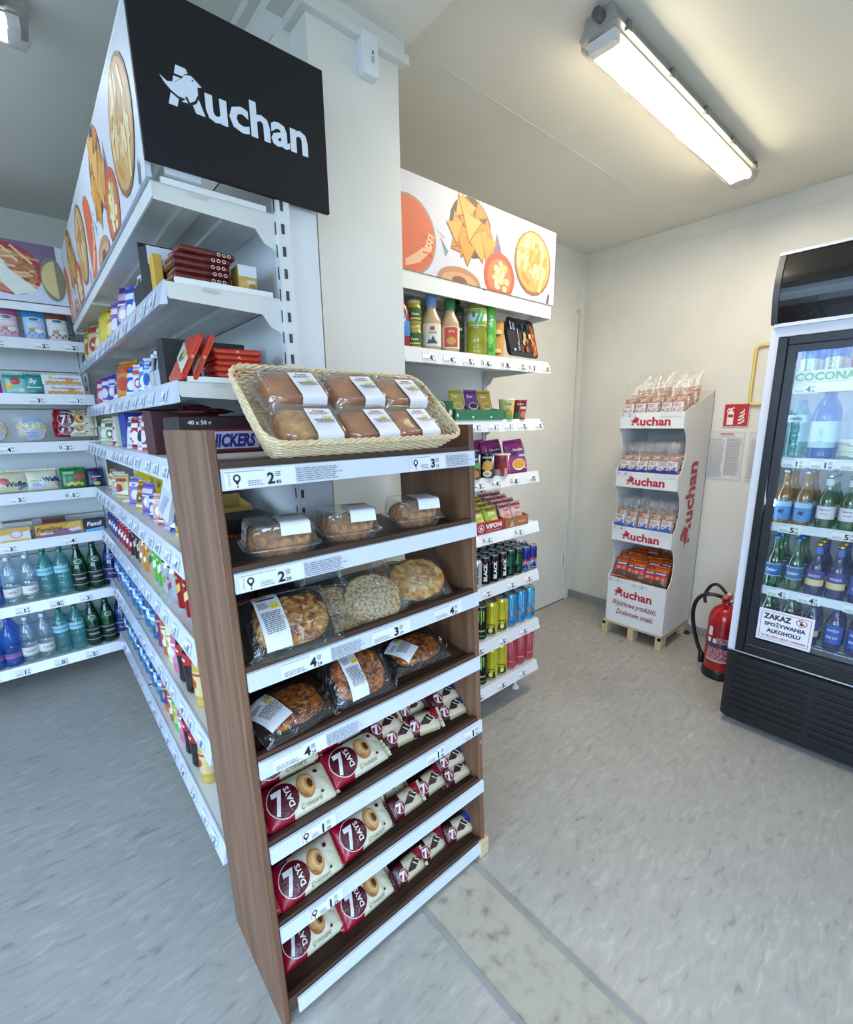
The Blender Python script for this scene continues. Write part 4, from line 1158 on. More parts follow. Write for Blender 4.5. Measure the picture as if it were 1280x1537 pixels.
def clamshell(label, w, d, h, pastry_mat, seed=1, group=None, kind='pastry', lab_x=.12, strip=.055, hb=.4):
    """clear hinged box, tray + ribbed lid, pastry inside, white label wrapping over the lid"""
    T = thing('pastry_box', label, 'pastry box', group=group)
    m = MB('e8ecee')
    zt = h * hb
    def ribbed(w_, d_, z, q):
        pts = rrect(-w_ / 2, w_ / 2, -d_ / 2, d_ / 2, min(w_, d_) * .16, 6)
        out = []
        n = len(pts)
        # resample evenly with small ribs
        seg = []
        for i in range(n):
            a, b = Vector(pts[i]), Vector(pts[(i + 1) % n]); k = max(1, int((b - a).length / .004))
            for j in range(k): seg.append(a + (b - a) * j / k)
        while len(seg) < 120: seg.append(seg[-1])
        step = len(seg) / 120
        for i in range(120):
            p = seg[int(i * step)]
            s_ = 1 + q * (.012 if (i // 2) % 2 else 0)
            out.append((p.x * s_, p.y * s_, z))
        return out
    m.loft([ribbed(w * .84, d * .82, 0, 0), ribbed(w * .93, d * .92, zt * .9, 1), ribbed(w * .94, d * .93, zt, 0), ribbed(w * 1.06, d * 1.08, zt, 0), ribbed(w * 1.06, d * 1.08, zt - .002, 0)], cap=False)
    m.obj('tray', 'clamshell', T)
    m = MB('e8ecee')
    m.loft([ribbed(w * 1.05, d * 1.07, zt + .002, 0), ribbed(w * .96, d * .95, zt + .003, 0), ribbed(w * .90, d * .88, h * .90, 1), ribbed(w * .86, d * .84, h, 0), ribbed(w * .80, d * .78, h, 0), ribbed(w * .78, d * .76, h * .985, 0)], cap=False)
    m.add(ribbed(w * .78, d * .76, h * .985, 0), [tuple(range(120))])
    m.obj('lid', 'clamshell', T)
    m = MB()
    if kind == 'cake': blob(m, w * .86, d * .84, h * .88, seed, .05, e=5)
    elif kind == 'croissants':
        for k_ in range(3):
            mm = MB(); x = (-.27 + .27 * k_) * w
            rings = []
            for j in range(13):
                a = PI * j / 12; rr = (.150 * w) * (math.sin(a) ** .7 + .12) * (1 + .13 * (j % 2)); yy = (-.38 + .76 * j / 12) * d
                rings.append([(x + rr * 1.15 * math.cos(2 * PI * i / 12), yy, h * .46 + rr * 1.15 * math.sin(2 * PI * i / 12)) for i in range(12)])
            m.loft(rings, sm=True)
        m2 = MB(); blob(m, w * .80, d * .76, h * .62, seed, .1)
    else: blob(m, w * .82, d * .8, h * .8, seed, .16, e=4)
    m.obj('pastry', pastry_mat, T, loc=(0, 0, .002))
    m = MB()
    L = d * .45 + h * .28
    def wrap(x, y, hh):
        X = lab_x * w + x
        yy = y  # 0 at hanging end
        drop = h * .30
        if yy < drop: return Vector((X, -d * .452 - hh + (-.012 * (1 - yy / drop)) * .6, h - drop + yy))
        return Vector((X, -d * .452 + (yy - drop), h + .001 + hh))
    LL = h * .30 + d * .72
    D(m, wrap, [('r', -strip / 2, 0, strip / 2, LL, 'efedf1')], step=.008, h0=.0006)
    surf = lambda x, y, hh: wrap(x - strip / 2, y, hh)
    D(m, surf, [('t', 'Auchan', strip * .5, LL * .93, .009, 'b83446', {'b': .02})] + greek(strip * .1, LL * .78, strip * .9, LL * .88, 3, '8f9099', seed) + [('r', strip * .5, LL * .66, strip * .85, LL * .72, 'e2d35a')] + greek(strip * .12, LL * .42, strip * .88, LL * .64, 9, '6f707a', seed + 2), h0=.0011)
    m.obj('paper_label', 'print', T)
    return T

def bottle(label, kind, group=None, name='bottle', cat='bottle', **k):
    """bottles of several outlines; parts body, cap, paper_label"""
    T = thing(name, label, cat, group=group)
    r, h = k['r'], k['h']
    P = {'water': [(.62, 0), (.95, .015), (1, .04), (1, .10), (.94, .12), (1, .14), (1, .30), (.95, .32), (1, .34), (1, .46), (.93, .48), (1, .50), (1, .62), (.97, .68), (.82, .77), (.50, .87), (.33, .915), (.30, .93), (.36, .935), (.36, .945), (.28, .95), (.28, .96)],
         'sparkling': [(.6, 0), (.92, .015), (1, .05), (1, .45), (.95, .54), (.78, .66), (.58, .77), (.42, .87), (.34, .92), (.34, .955)],
         'beer': [(.85, 0), (.98, .01), (1, .03), (1, .50), (.96, .55), (.74, .63), (.52, .69), (.45, .75), (.41, .93), (.45, .94), (.45, .96), (.40, .965)],
         'cola': [(.6, 0), (.92, .02), (1, .06), (.93, .22), (.98, .34), (1, .42), (1, .58), (.92, .70), (.62, .82), (.38, .89), (.34, .93), (.34, .96)],
         'dressing': [(.9, 0), (1, .01), (1, .55), (.95, .60), (.55, .76), (.50, .80), (.50, .84)],
         'sauce': [(.85, 0), (1, .02), (1, .45), (.92, .6), (.6, .78), (.42, .86), (.35, .88)],
         'oil': [(.9, 0), (1, .02), (1, .12), (.95, .14), (1, .16), (1, .40), (.93, .44), (.93, .48), (1, .52), (1, .76), (.85, .84), (.45, .90), (.4, .92)]}[kind]
    prof = [(p[0] * r, p[1] * h) for p in P]
    def R(z):
        for (r0, z0), (r1, z1) in zip(prof, prof[1:]):
            if z0 <= z <= z1 and z1 > z0: return r0 + (r1 - r0) * (z - z0) / (z1 - z0)
        return prof[-1][0]
    m = MB(k.get('col', 'ffffff')); m.lathe(prof, k.get('seg', 24), cols=k.get('cols'))
    m.obj('body', k['mat'], T)
    zt = prof[-1][1]
    ch, cr_ = k.get('cap_h', .016), k.get('cap_r', prof[-1][0] * 1.18)
    m = MB(k.get('cap', 'ffffff')); m.lathe([(cr_, zt - .003), (cr_, zt + ch * .8), (cr_ * .85, zt + ch)], 16)
    if k.get('neck_wrap'): 
        z0 = k['neck_wrap'] * h
        m.lathe([(R(z0 + (zt - z0) * q / 6) + .0008, z0 + (zt - z0) * q / 6) for q in range(7)], 16)
    m.obj('cap', k.get('cap_mat', 'gloss'), T)
    if k.get('lab'):
        z0, z1 = k['lab'][0] * h, k['lab'][1] * h
        m = MB(k['lab'][2]); m.lathe([(R(z0) + .0006, z0), (R((z0 + z1) / 2) + .0007, (z0 + z1) / 2), (R(z1) + .0006, z1)], 24, cap=False)
        if len(k['lab']) > 3 and k['lab'][3]:
            D(m, S_cyl(lambda z: R(min(max(z, 0), h)), z0=(z0 + z1) / 2), k['lab'][3], step=.008, h0=.0012)
        m.obj('paper_label', 'print', T)
    if k.get('neck'):
        z0, z1, c = k['neck'][0] * h, k['neck'][1] * h, k['neck'][2]
        m = MB(c); m.lathe([(R(z0) + .0006, z0), (R((z0 + z1) / 2) + .0006, (z0 + z1) / 2), (R(z1) + .0006, z1)], 24, cap=False)
        if len(k['neck']) > 3: D(m, S_cyl(R, z0=(z0 + z1) / 2), k['neck'][3], step=.008, h0=.0012)
        m.obj('neck_label', 'print', T)
    return T

def can(label, r, h, bands, ops, group=None, lid='b9bdc2', cat='can'):
    """drinks can: body with printed bands, necked top, lid with ring"""
    T = thing('drink_can', label, cat, group=group)
    m = MB(); zs = [0.0, .012, .02] + [h * b[0] for b in bands[1:] if h * b[0] > .03] + [h - .016, h - .006]
    def colat(z):
        c = bands[0][1]
        for b in bands:
            if z >= b[0] * h - 1e-6: c = b[1]
        return c
    prof = [(r * .74, 0), (r * .97, .009), (r, .016)] + [(r, h * b[0]) for b in bands[1:]] + [(r, h - .017), (r * .86, h - .004), (r * .86, h)]
    cols = ['c2c6ca'] + [colat((prof[i][1] + prof[i + 1][1]) / 2) for i in range(1, len(prof) - 2)] + ['c2c6ca']
    m.lathe(prof, 22, cols=cols, cap=False)
    m.add([(r * .74 * math.cos(2 * PI * i / 22), r * .74 * math.sin(2 * PI * i / 22), 0) for i in range(22)], [tuple(range(22))], 'c2c6ca')
    m.obj('body', 'can_metal', T)
    m = MB(lid); m.lathe([(r * .86, h), (r * .80, h - .003), (0.0005, h - .003)], 22, cap=False)
    m.tube([(r * .28 * math.cos(a), r * .22 * math.sin(a) - r * .2, h - .001) for a in [2 * PI * i / 10 for i in range(10)]], .0012, 5, closed=True)
    m.obj('lid', 'metal', T)
    if ops:
        m = MB(); D(m, S_cyl(r, z0=0), ops, step=.008, h0=.0008); m.obj('print', 'gloss', T)
    return T

def carton(name, label, cat, w, d, h, col, ops=None, side=None, group=None, top=None, mat='print', ch=.0012, opsY=None):
    """closed cardboard box, front faces -y, origin at the bottom middle of the footprint"""
    T = thing(name, label, cat, group=group)
    m = MB(col); m.box(-w / 2, w / 2, -d / 2, d / 2, 0, h, ch=ch)
    if top: m.box(-w / 2 + .001, w / 2 - .001, -d / 2 + .001, d / 2 - .001, h, h + .0006, top)
    m.obj('box', mat, T)
    if ops:
        m = MB(); D(m, S_plane((-w / 2, -d / 2, 0), (1, 0, 0), (0, 0, 1)), ops); m.obj('print', mat, T)
    if side:
        m = MB(); D(m, S_plane((-w / 2, d / 2, 0), (0, -1, 0), (0, 0, 1)), side); m.obj('side_print', mat, T)
    return T
def tray_carton(name, label, cat, w, d, h, col, inner='b9a88a', hf=None, back=None, group=None, ops=None, content=None, wall='c8b79a'):
    """open display carton: low front, tall back, with packets showing inside"""
    T = thing(name, label, cat, group=group)
    hf = hf or h; hb_ = back or h
    m = MB(col); t = .002
    m.box(-w / 2, w / 2, -d / 2, -d / 2 + t, 0, hf); m.box(-w / 2, w / 2, d / 2 - t, d / 2, 0, hb_)
    for x in (-w / 2, w / 2 - t):
        m.prism([(-d / 2 + t, 0), (d / 2 - t, 0), (d / 2 - t, hb_), (d / 2 - t - (hb_ - hf) * .4 - .001, (hf + hb_) / 2), (-d / 2 + t, hf)], 0, x, x + t)
    m.box(-w / 2 + t, w / 2 - t, -d / 2 + t, d / 2 - t, 0, t, inner)
    m.obj('carton', 'print', T)
    if ops:
        m = MB(); D(m, S_plane((-w / 2, -d / 2, 0), (1, 0, 0), (0, 0, 1)), ops); m.obj('print', 'print', T)
    if content:
        n, col2, hh = content
        for i in range(n):
            m = MB(col2 if isinstance(col2, str) else col2[i % len(col2)]); x = -w / 2 + t + (w - 2 * t) * (i + .5) / n
            ww = (w - 2 * t) / n * .92
            rr = random.Random(i * 3 + n)
            q = rr.uniform(-.004, .004)
            m.loft([[(x - ww / 2, -d / 2 + .006, t), (x + ww / 2, -d / 2 + .006, t), (x + ww / 2, d / 2 - .006, t), (x - ww / 2, d / 2 - .006, t)],
                    [(x - ww / 2, -d / 2 + .004, hh * .6), (x + ww / 2, -d / 2 + .004, hh * .6), (x + ww / 2, d / 2 - .006, hh * .6), (x - ww / 2, d / 2 - .006, hh * .6)],
                    [(x - ww * .1, -d / 2 + .010, hh + q), (x + ww * .1, -d / 2 + .010, hh + q), (x + ww * .1, d / 2 - .01, hh + q), (x - ww * .1, d / 2 - .01, hh + q)]], sm=False)
            m.obj('packet', 'foil', T)
    return T
def pouch(label, w, h, t, base, ops, seed=1, group=None, bands=None, name='snack_pouch', cat='bag', mat='foil', wr=.12):
    return pack(name, label, cat, w, h, t, base, ops, seed, mat, 'z', group, px=2.2, pz=3.5, bands=bands, wr=wr, nx=12, nz=14)
# ------------------------------------------------------------------ bakery rack contents
# wicker basket tilted towards the customer
bk = thing('wicker_basket', 'pale tilted wicker basket on top of the wooden rack', 'basket', (.583, .969, 1.383), (rad(40), 0, 0))
BW, BD, BH = .500, .240, .072
def bring(t, o=0.0):
    w, d = (BW - .066) + .066 * t + o, (BD - .056) + .056 * t + o
    pts = rrect(-w / 2, w / 2, -d / 2, d / 2, .032 + .01 * t, 8)
    seg = []
    for i in range(len(pts)):
        a, b = Vector(pts[i]), Vector(pts[(i + 1) % len(pts)]); k = max(1, round((b - a).length / .0075))
        for j in range(k): seg.append(a + (b - a) * j / k)
    return seg
m = MB('d9bb86'); N0 = len(bring(.5))
def resamp(seg, n):
    L = [0]
    for i in range(len(seg)): L.append(L[-1] + (seg[(i + 1) % len(seg)] - seg[i]).length)
    out = []; j = 0
    for k in range(n):
        s_ = L[-1] * k / n
        while L[j + 1] < s_: j += 1
        a, b = seg[j], seg[(j + 1) % len(seg)]
        out.append(a + (b - a) * ((s_ - L[j]) / max(L[j + 1] - L[j], 1e-9)))
    return out
NS = 180
for q in range(14):
    tq = (q + .5) / 14
    seg = resamp(bring(tq), NS)
    pts = [(p.x * (1 + .006 * (1 if ((i // 2 + q) % 2) else -1)), p.y * (1 + .013 * (1 if ((i // 2 + q) % 2) else -1)), BH * tq) for i, p in enumerate(seg)]
    m.tube(pts, .0027, 5, closed=True)
o = m.obj('woven_wall', 'wicker', bk); o['kind'] = 'stuff'
m = MB('c9a76e')
s0_, s1_ = resamp(bring(0), NS // 4), resamp(bring(1), NS // 4)
for a, b in zip(s0_, s1_): m.tube([(a.x, a.y, 0), (b.x, b.y, BH)], .0018, 5)
o = m.obj('stakes', 'wicker', bk); o['kind'] = 'stuff'
m = MB('e2c692'); seg = resamp(bring(1), 260)
for ph in (0, PI * 2 / 3, PI * 4 / 3):
    pts = []
    for i, p in enumerate(seg):
        a = i * 2 * PI / 10 + ph
        nrm = Vector((p.x / (BW / 2) ** 2, p.y / (BD / 2) ** 2)).normalized()
        pts.append((p.x + nrm.x * .0034 * math.cos(a), p.y + nrm.y * .0034 * math.cos(a), BH + .003 + 0.0034 * math.sin(a)))
    m.tube(pts, .0032, 5, closed=True)
o = m.obj('braided_rim', 'wicker', bk); o['kind'] = 'stuff'
m = MB('cfae78'); seg = resamp(bring(0), 60)
m.loft([[(p.x, p.y, -.002) for p in seg], [(p.x, p.y, .002) for p in seg]], sm=False)
for i in range(17):
    y = -.085 + i * .0106; m.tube([(-.2, y, .003), (.2, y, .003)], .003, 5)
o = m.obj('woven_base', 'wicker', bk); o['kind'] = 'stuff'
RX = Matrix.Rotation(rad(40), 4, 'X')
def in_basket(x, y, z): return tuple(Vector((.583, .969, 1.383)) + RX @ Vector((x, y, z)))
g = 'pastry boxes in the basket'
cb = [clamshell('', .148, .112, .060, mt, sd, g, 'cake', lab_x=.17, strip=.058) for mt, sd in (('tawny_jelly', 1), ('sponge', 2))]
for i, (x, y, a, k) in enumerate(((-.128, .058, 3, 0), (.024, .056, 4, 0), (.155, .054, 2, 0), (-.135, -.050, -1, 1), (.008, -.052, 2, 0), (.132, -.050, 1, 0))):
    row, col_ = ('upper', 'lower')[i // 3], ('left', 'middle', 'right')[i % 3]
    place(cb[k], in_basket(x, y, .016 + (.010 if i < 3 else .0)), ((RX @ Matrix.Rotation(rad(a), 4, 'Z')).to_euler()), 'clear pastry box with white label, %s row %s in the wicker basket' % (row, col_), g)
# second shelf: three clear boxes of croissants
g = 'pastry boxes on the second rack shelf'
zz = shelf_z(1, .9) + .001
for i, (x, y, a, w) in enumerate(((.383, .935, -12, .150), (.556, .945, -14, .138), (.766, .955, -16, .138))):
    c = clamshell('clear box of croissants, %s on the second rack shelf' % ('leftmost', 'middle one', 'rightmost')[i], w, .118, .082, 'crust', 5 + i, g, 'croissants', lab_x=.16, strip=.06)
    place(c, (x, y, zz), (0, 0, rad(a)))

def tray_pack(label, w, d, h, pastry, seed, tray='1c1a1a', lab=(-.03, .05, .10), film_='film_dark', group=None, bulge=1.0, cat='wrapped pastry', labrot=0):
    """pastry on a tray wrapped in film; lies in the xy plane, looks up (+z); front edge at -y"""
    T = thing('wrapped_pastry', label, cat, group=group)
    m = MB(tray); m.loft([rring(w * .8, d * .78, .02, 0), rring(w * .96, d * .94, .02, .013), rring(w, d, .02, .014), rring(w, d, .02, .012), rring(w * .92, d * .9, .02, .011), rring(w * .78, d * .76, .02, .003)], cap=False)
    m.add(rring(w * .8, d * .78, .02, 0), [tuple(range(20))]); m.obj('tray', 'black_plastic', T)
    m = MB(); blob(m, w * .86, d * .84, h * .8, seed, .14, e=4, nu=30, nv=14); m.obj('pastry', pastry, T, loc=(0, 0, .006))
    f = pillow_f(w * 1.14, d * 1.1, h * 2.1 * bulge, seed, 3.5, 3, .10)
    m = MB('ffffff'); nx, nz = 26, 20
    W_, D_ = w * 1.14, d * 1.1
    vs = [(-W_ / 2 + W_ * i / nx, -D_ / 2 + D_ * j / nz, f(-W_ / 2 + W_ * i / nx, D_ * j / nz) + .006) for j in range(nz + 1) for i in range(nx + 1)]
    fs = [(j * (nx + 1) + i, j * (nx + 1) + i + 1, (j + 1) * (nx + 1) + i + 1, (j + 1) * (nx + 1) + i) for j in range(nz) for i in range(nx)]
    m.add(vs, fs, None, 0, True)
    for sx in (-1, 1):
        k = 12; pts = []
        for i in range(k + 1):
            u = i / k; pts += [(sx * W_ / 2, -D_ / 2 + D_ * u, .006), (sx * (W_ / 2 + .006 + .004 * math.sin(i * 2.1 + seed)), -D_ / 2 * .7 + D_ * .7 * u, .012 + .010 * math.sin(i * 1.7 + seed))]
        m.add(pts, [(2 * i, 2 * i + 2, 2 * i + 3, 2 * i + 1) for i in range(k)], None, 0, False)
    m.obj('film_wrap', film_, T)
    lx, lw, ll = lab
    m = MB(); ca, sa = math.cos(rad(labrot)), math.sin(rad(labrot))
    def surf(x, y, hh):
        X, Y = x - lw / 2, y - ll / 2
        X, Y = lx + X * ca - Y * sa, X * sa + Y * ca
        return Vector((X, Y, f(min(max(X, -W_ / 2), W_ / 2), min(max(Y + D_ / 2, 0), D_)) + .0085 + hh))
    D(m, surf, [('r', 0, 0, lw, ll, 'e9e7ea')], step=.009)
    D(m, surf, label_strip_ops(lw, ll, seed)[1:], h0=.0012); m.obj('paper_label', 'print', T)
    return T
def put(T, x, y, z, tilt, rz=0, ry_=0): 
    """tilt: how far the face leans up towards the customer from lying flat"""
    Mx = Matrix.Rotation(rad(rz), 4, 'Z') @ Matrix.Rotation(rad(tilt), 4, 'X') @ Matrix.Rotation(rad(ry_), 4, 'Y')
    T.location = (x, y, z); T.rotation_euler = Mx.to_euler()
put(tray_pack('large wrapped pizza bread with tall white label at the left of the third shelf', .178, .135, .040, 'pizza', 3, lab=(-.042, .052, .125), labrot=0), .378, .915, .972, 42, -4)
g = 'bagged flat breads on the third rack shelf'
def bread_bag(label, w, d, h, bread, seed, knot=1):
    T = thing('bagged_bread', label, 'bread', group=g)
    m = MB(); blob(m, w, d, h, seed, .05, e=2.1, nu=26, nv=10); m.obj('flat_bread', bread, T)
    f = pillow_f(w * 1.12, d * 1.14, h * 2.3, seed, 2.2, 2.2, .1); m = MB('ffffff'); nx, nz = 22, 18; W_, D_ = w * 1.12, d * 1.14
    vs = [(-W_ / 2 + W_ * i / nx, -D_ / 2 + D_ * j / nz, f(-W_ / 2 + W_ * i / nx, D_ * j / nz) + .001) for j in range(nz + 1) for i in range(nx + 1)]
    m.add(vs, [(j * (nx + 1) + i, j * (nx + 1) + i + 1, (j + 1) * (nx + 1) + i + 1, (j + 1) * (nx + 1) + i) for j in range(nz) for i in range(nx)], None, 0, True)
    m.obj('film_bag', 'film', T)
    m = MB('e6e8ea'); c = Vector((-w * .42 * knot, d * .5, h * .7)); rnd = random.Random(seed)
    m.lathe([(.012, -.018), (.006, -.004), (.0035, 0), (.0045, .004), (.011, .02), (.014, .03)], 12, cap=False)
    k = m.obj('bag_knot', 'film', T, loc=tuple(c), rot=(rad(-50), rad(-30 * knot), 0))
    return T
put(bread_bag('herb flat bread lying low behind the big pizza bread', .145, .105, .022, 'flatbread', 2), .482, .915, .922, 30, 8)
put(bread_bag('herb flat bread leaning back, left of the one with a bag knot', .15, .13, .02, 'flatbread', 4), .508, .955, .948, 46, -14, 6)
put(bread_bag('herb flat bread in knotted bag in the middle of the third shelf', .15, .135, .02, 'flatbread', 6), .607, .932, .960, 50, -12, -4)
put(bread_bag('reddish flat bread in knotted bag, frontmost at the right of third shelf', .165, .13, .026, 'flatbread_red', 8), .770, .955, .965, 42, -8, -4)
put(bread_bag('reddish flat bread half hidden behind the right-hand knotted bag', .14, .11, .024, 'flatbread_red', 9), .735, 1.0, .965, 34, 4)
put(tray_pack('dark glazed pastry lying flat with white label at the left of fourth shelf', .155, .12, .034, 'crust_dark', 5, lab=(-.055, .055, .085), labrot=14), .368, .925, .756, 20, 6)
put(tray_pack('pizza pastry pack leaning up with tall label in the middle of fourth shelf', .15, .13, .042, 'crust_dark', 7, lab=(-.022, .044, .12), labrot=2), .545, .925, .773, 44, -4)
put(tray_pack('small glazed pastry on a black tray at the right of fourth shelf', .17, .11, .03, 'crust_dark', 9, lab=(-.045, .06, .075), labrot=30), .742, .94, .760, 18, -2)

# croissant packs and cake bars on the lower shelves
cg = ['croissant packs on the %s rack shelf' % s for s in ('fifth', 'sixth', 'lowest')]
bg_ = ['cake bars on the %s rack shelf' % s for s in ('fifth', 'sixth', 'lowest')]
CW, CH = .168, .092
cproto = [pack('croissant_pack', '', 'croissant pack', CW, CH, .05, 'e6dfc3', croissant_ops(CW, CH), s, bands=croissant_bands) for s in (1, 2, 3)]
BWd, BHd = .112, .062
bproto = [pack('cake_bar', '', 'cake bar', BWd, BHd, .024, 'd6c6a6', bar_ops(BWd, BHd), s, bands=bar_bands, nx=12, nz=7) for s in (4, 5)]
blproto = [pack('cake_bar', '', 'cake bar', BWd, BHd, .024, 'd6c6a6', bar_ops(BWd, BHd, '2a3f9c'), s, bands=bar_bands, nx=12, nz=7) for s in (6, 7)]
def lay(proto, x, y, z, lean, rz, label, group, roll=0):
    """lean 0 lying on its back, 90 upright"""
    Mx = Matrix.Rotation(rad(rz), 4, 'Z') @ Matrix.Rotation(rad(lean - 90), 4, 'X') @ Matrix.Rotation(rad(roll), 4, 'Y')
    return place(proto, (x, y, z), Mx.to_euler(), label, group)
sfn = ('fifth', 'sixth', 'lowest')
for k, (i, rows) in enumerate(((4, [(.362, .868, .020, 32, 0, 'front left'), (.366, .955, .050, 40, 0, 'back left'), (.528, .880, .024, 30, 2, 'front second from left'), (.53, .965, .058, 36, 3, 'back second from left')]),
                               (5, [(.368, .868, .018, 42, 2, 'front left'), (.374, .955, .045, 46, 5, 'back left'), (.537, .878, .020, 42, 4, 'front second from left'), (.53, .965, .045, 45, 12, 'back second from left')]),
                               (6, [(.372, .895, .024, 30, 0, 'leftmost'), (.535, .885, .022, 34, 2, 'second from left')]))):
    for n, (x, y, dz_, lean, rz, pos) in enumerate(rows):
        lay(cproto[(n + k) % 3], x, y, shelf_z(i, y) + dz_, lean, rz, 'cream and red croissant pack, %s on the %s rack shelf' % (pos, sfn[k]), cg[k])
barrows = {4: [('red', .672, .900, .018, 40, -4, 'lower of the left pair'), ('red', .640, .925, .046, 34, 2, 'upper of the left pair'), ('red', .745, .89, .022, 40, -12, 'tilted one in the front middle'), ('red', .755, .955, .03, 50, 6, 'back middle'), ('red', .76, .975, .055, 50, 4, 'back middle, uppermost'), ('blue', .865, .895, .014, 36, -2, 'at the front right'), ('blue', .865, .925, .042, 36, 2, 'second of the right stack'), ('blue', .86, .975, .058, 45, 2, 'back of the right stack')],
           5: [('red', .675, .885, .024, 50, 2, 'front left bar'), ('red', .655, .945, .032, 50, -2, 'bar behind the front left bar'), ('red', .775, .895, .02, 42, 2, 'front middle bar'), ('blue', .875, .885, .012, 30, 0, 'front right bar'), ('blue', .875, .915, .036, 48, -4, 'bar leaning on the front right bar'), ('blue', .85, .985, .04, 50, 6, 'bar at the back right')],
           6: [('red', .678, .885, .018, 55, 2, 'left bar'), ('red', .775, .895, .018, 50, 2, 'middle bar'), ('blue', .882, .885, .02, 50, -6, 'front right bar'), ('blue', .86, .965, .028, 55, 4, 'bar at the back right')]}
for k, i in enumerate((4, 5, 6)):
    for n, (c, x, y, dz_, lean, rz, pos) in enumerate(barrows[i]):
        pr = (bproto if c == 'red' else blproto)[n % 2]
        lay(pr, x, y, shelf_z(i, y) + dz_, lean, rz, '%s cake bar, %s, %s rack shelf' % ('maroon' if c == 'red' else 'blue and cream', pos, sfn[k]), bg_[k])
tag(MB('c9c6ae').box(-.06, .06, -.03, .03, 0, .022, ch=.001).obj('packet_carton', 'print', None, loc=(.60, 1.03, shelf_z(4, 1.03) + .014)), 'plain cream carton behind the croissants on the fifth rack shelf', 'box')

# ------------------------------------------------------------------ right shelving unit contents
def r_spot(x, i, dy=.03): return (x, RG_F + dy, RZ[i] + .0005)
# level 1: sauces, jars, oil, noodles tray
T = bottle('red ketchup bottle with blue oval label beside the pillar, top shelf', 'sauce', r=.034, h=.2, mat='gloss', col='a81a22', cap='b01c22', lab=(.2, .62, '3f7fc8', [('d', 0, .01, .022, .03, '5a9fe0'), ('t', 'Ketchup', 0, .01, .011, 'ffffff', {'b': .02}), ('d', 0, -.028, .012, .012, 'b5b0d8')]))
T.location = r_spot(1.068, 1, .055); T.rotation_euler = (0, 0, -.6)
def jar(label, r, h, lid, content, labc, ops=None, group=None, mat='gloss'):
    T = thing('sauce_jar', label, 'jar', group=group)
    m = MB(content); m.lathe([(r * .9, 0), (r, .005), (r, h * .78), (r * .86, h * .84), (r * .86, h * .86)], 20); m.obj('glass', mat, T)
    m = MB(lid); m.lathe([(r * .92, h * .84), (r * .94, h * .85), (r * .94, h * .98), (r * .88, h)], 20); m.obj('lid', 'gloss', T)
    m = MB(labc); m.lathe([(r + .0008, h * .15), (r + .0008, h * .68)], 20, cap=False)
    if ops: D(m, S_cyl(r, z0=h * .42), ops, step=.008, h0=.0014)
    m.obj('paper_label', 'print', T); T.rotation_euler = (0, 0, -.6); return T
jp = jar('', .026, .082, 'c9b56a', 'b9a53a', '34602e', [('t', 'Pesto', 0, 0, .012, 'f0e8b0', {'b': .03}), ('r', -.02, -.018, .02, -.012, 'd8c860')])
g = 'green sauce jars stacked by the ketchup'
place(jp, r_spot(1.128, 1, .05), (0, 0, -.6), 'green sauce jar with gold lid, bottom of the stack by the ketchup', g)
p_ = Vector(r_spot(1.128, 1, .05)) + Vector((0, 0, .083)); place(jp, tuple(p_), (0, 0, -.45), 'green sauce jar with gold lid, top of the stack by the ketchup', g)
def dressing(label, capc, ops, y):
    return bottle(label, 'dressing', r=.036, h=.185, mat='gloss', col='cfae84', cap=capc, cap_h=.04, cap_r=.021, lab=(.08, .50, 'e8e0cf', ops), name='dressing_bottle')
d1 = dressing('', '6a93c4', [('d', 0, .022, .010, .007, 'c8402c'), ('t', 'SAUCE', 0, .008, .009, '30303a', {'b': .02}), ('p', [(-.02, -.03), (-.012, -.014), (-.006, -.02), (.002, -.002), (.008, -.016), (.02, -.03)], '3a4a66')], 0)
d2 = dressing('', '2f7a44', [('r', -.026, -.034, .026, .036, 'cc4a38'), ('d', 0, -.012, .018, .014, 'c7a24a'), ('t', 'SOS', 0, .022, .012, 'f2e6d0', {'b': .02})], 0)
g = 'creamy dressing bottles on the top shelf'
place(d1, r_spot(1.205, 1, .045), (0, 0, -.6), 'creamy dressing bottle with blue cap in the front row', g)
place(d1, r_spot(1.185, 1, .14), (0, 0, 0), 'blue-capped dressing bottle in the second row behind the jars', g)
place(d2, r_spot(1.300, 1, .045), (0, 0, -.6), 'creamy dressing bottle with green cap and red label in the front row', g)
place(d2, r_spot(1.285, 1, .14), (0, 0, 0), 'green-capped dressing bottle in the second row', g)
T = bottle('dark green olive oil bottle with black cap behind the dressings', 'oil', r=.034, h=.215, mat='gloss', col='16211a', cap='14181a', cap_h=.03, cap_r=.018, lab=(.3, .62, '1a2a20', [('t', 'Oliwa', 0, 0, .016, 'd6d6cc', {'b': .02})]))
T.location = r_spot(1.372, 1, .085); T.rotation_euler = (0, 0, -.6)
T = bottle('clear oil bottle with dark cap and white-green label, top shelf', 'oil', r=.041, h=.225, mat='oil', cap='231c18', cap_h=.022, cap_r=.016, lab=(.5, .78, 'cfd8cf', [('p', [(-.02, -.024), (.004, .026), (.012, .026), (-.006, -.024)], '2fa27a'), ('p', [(0, -.024), (.018, .022), (.024, .022), (.012, -.024)], '3fae5a'), ('d', -.02, .01, .006, .012, '3a6ab0')]))
T.location = r_spot(1.452, 1, .05); T.rotation_euler = (0, 0, -.6)
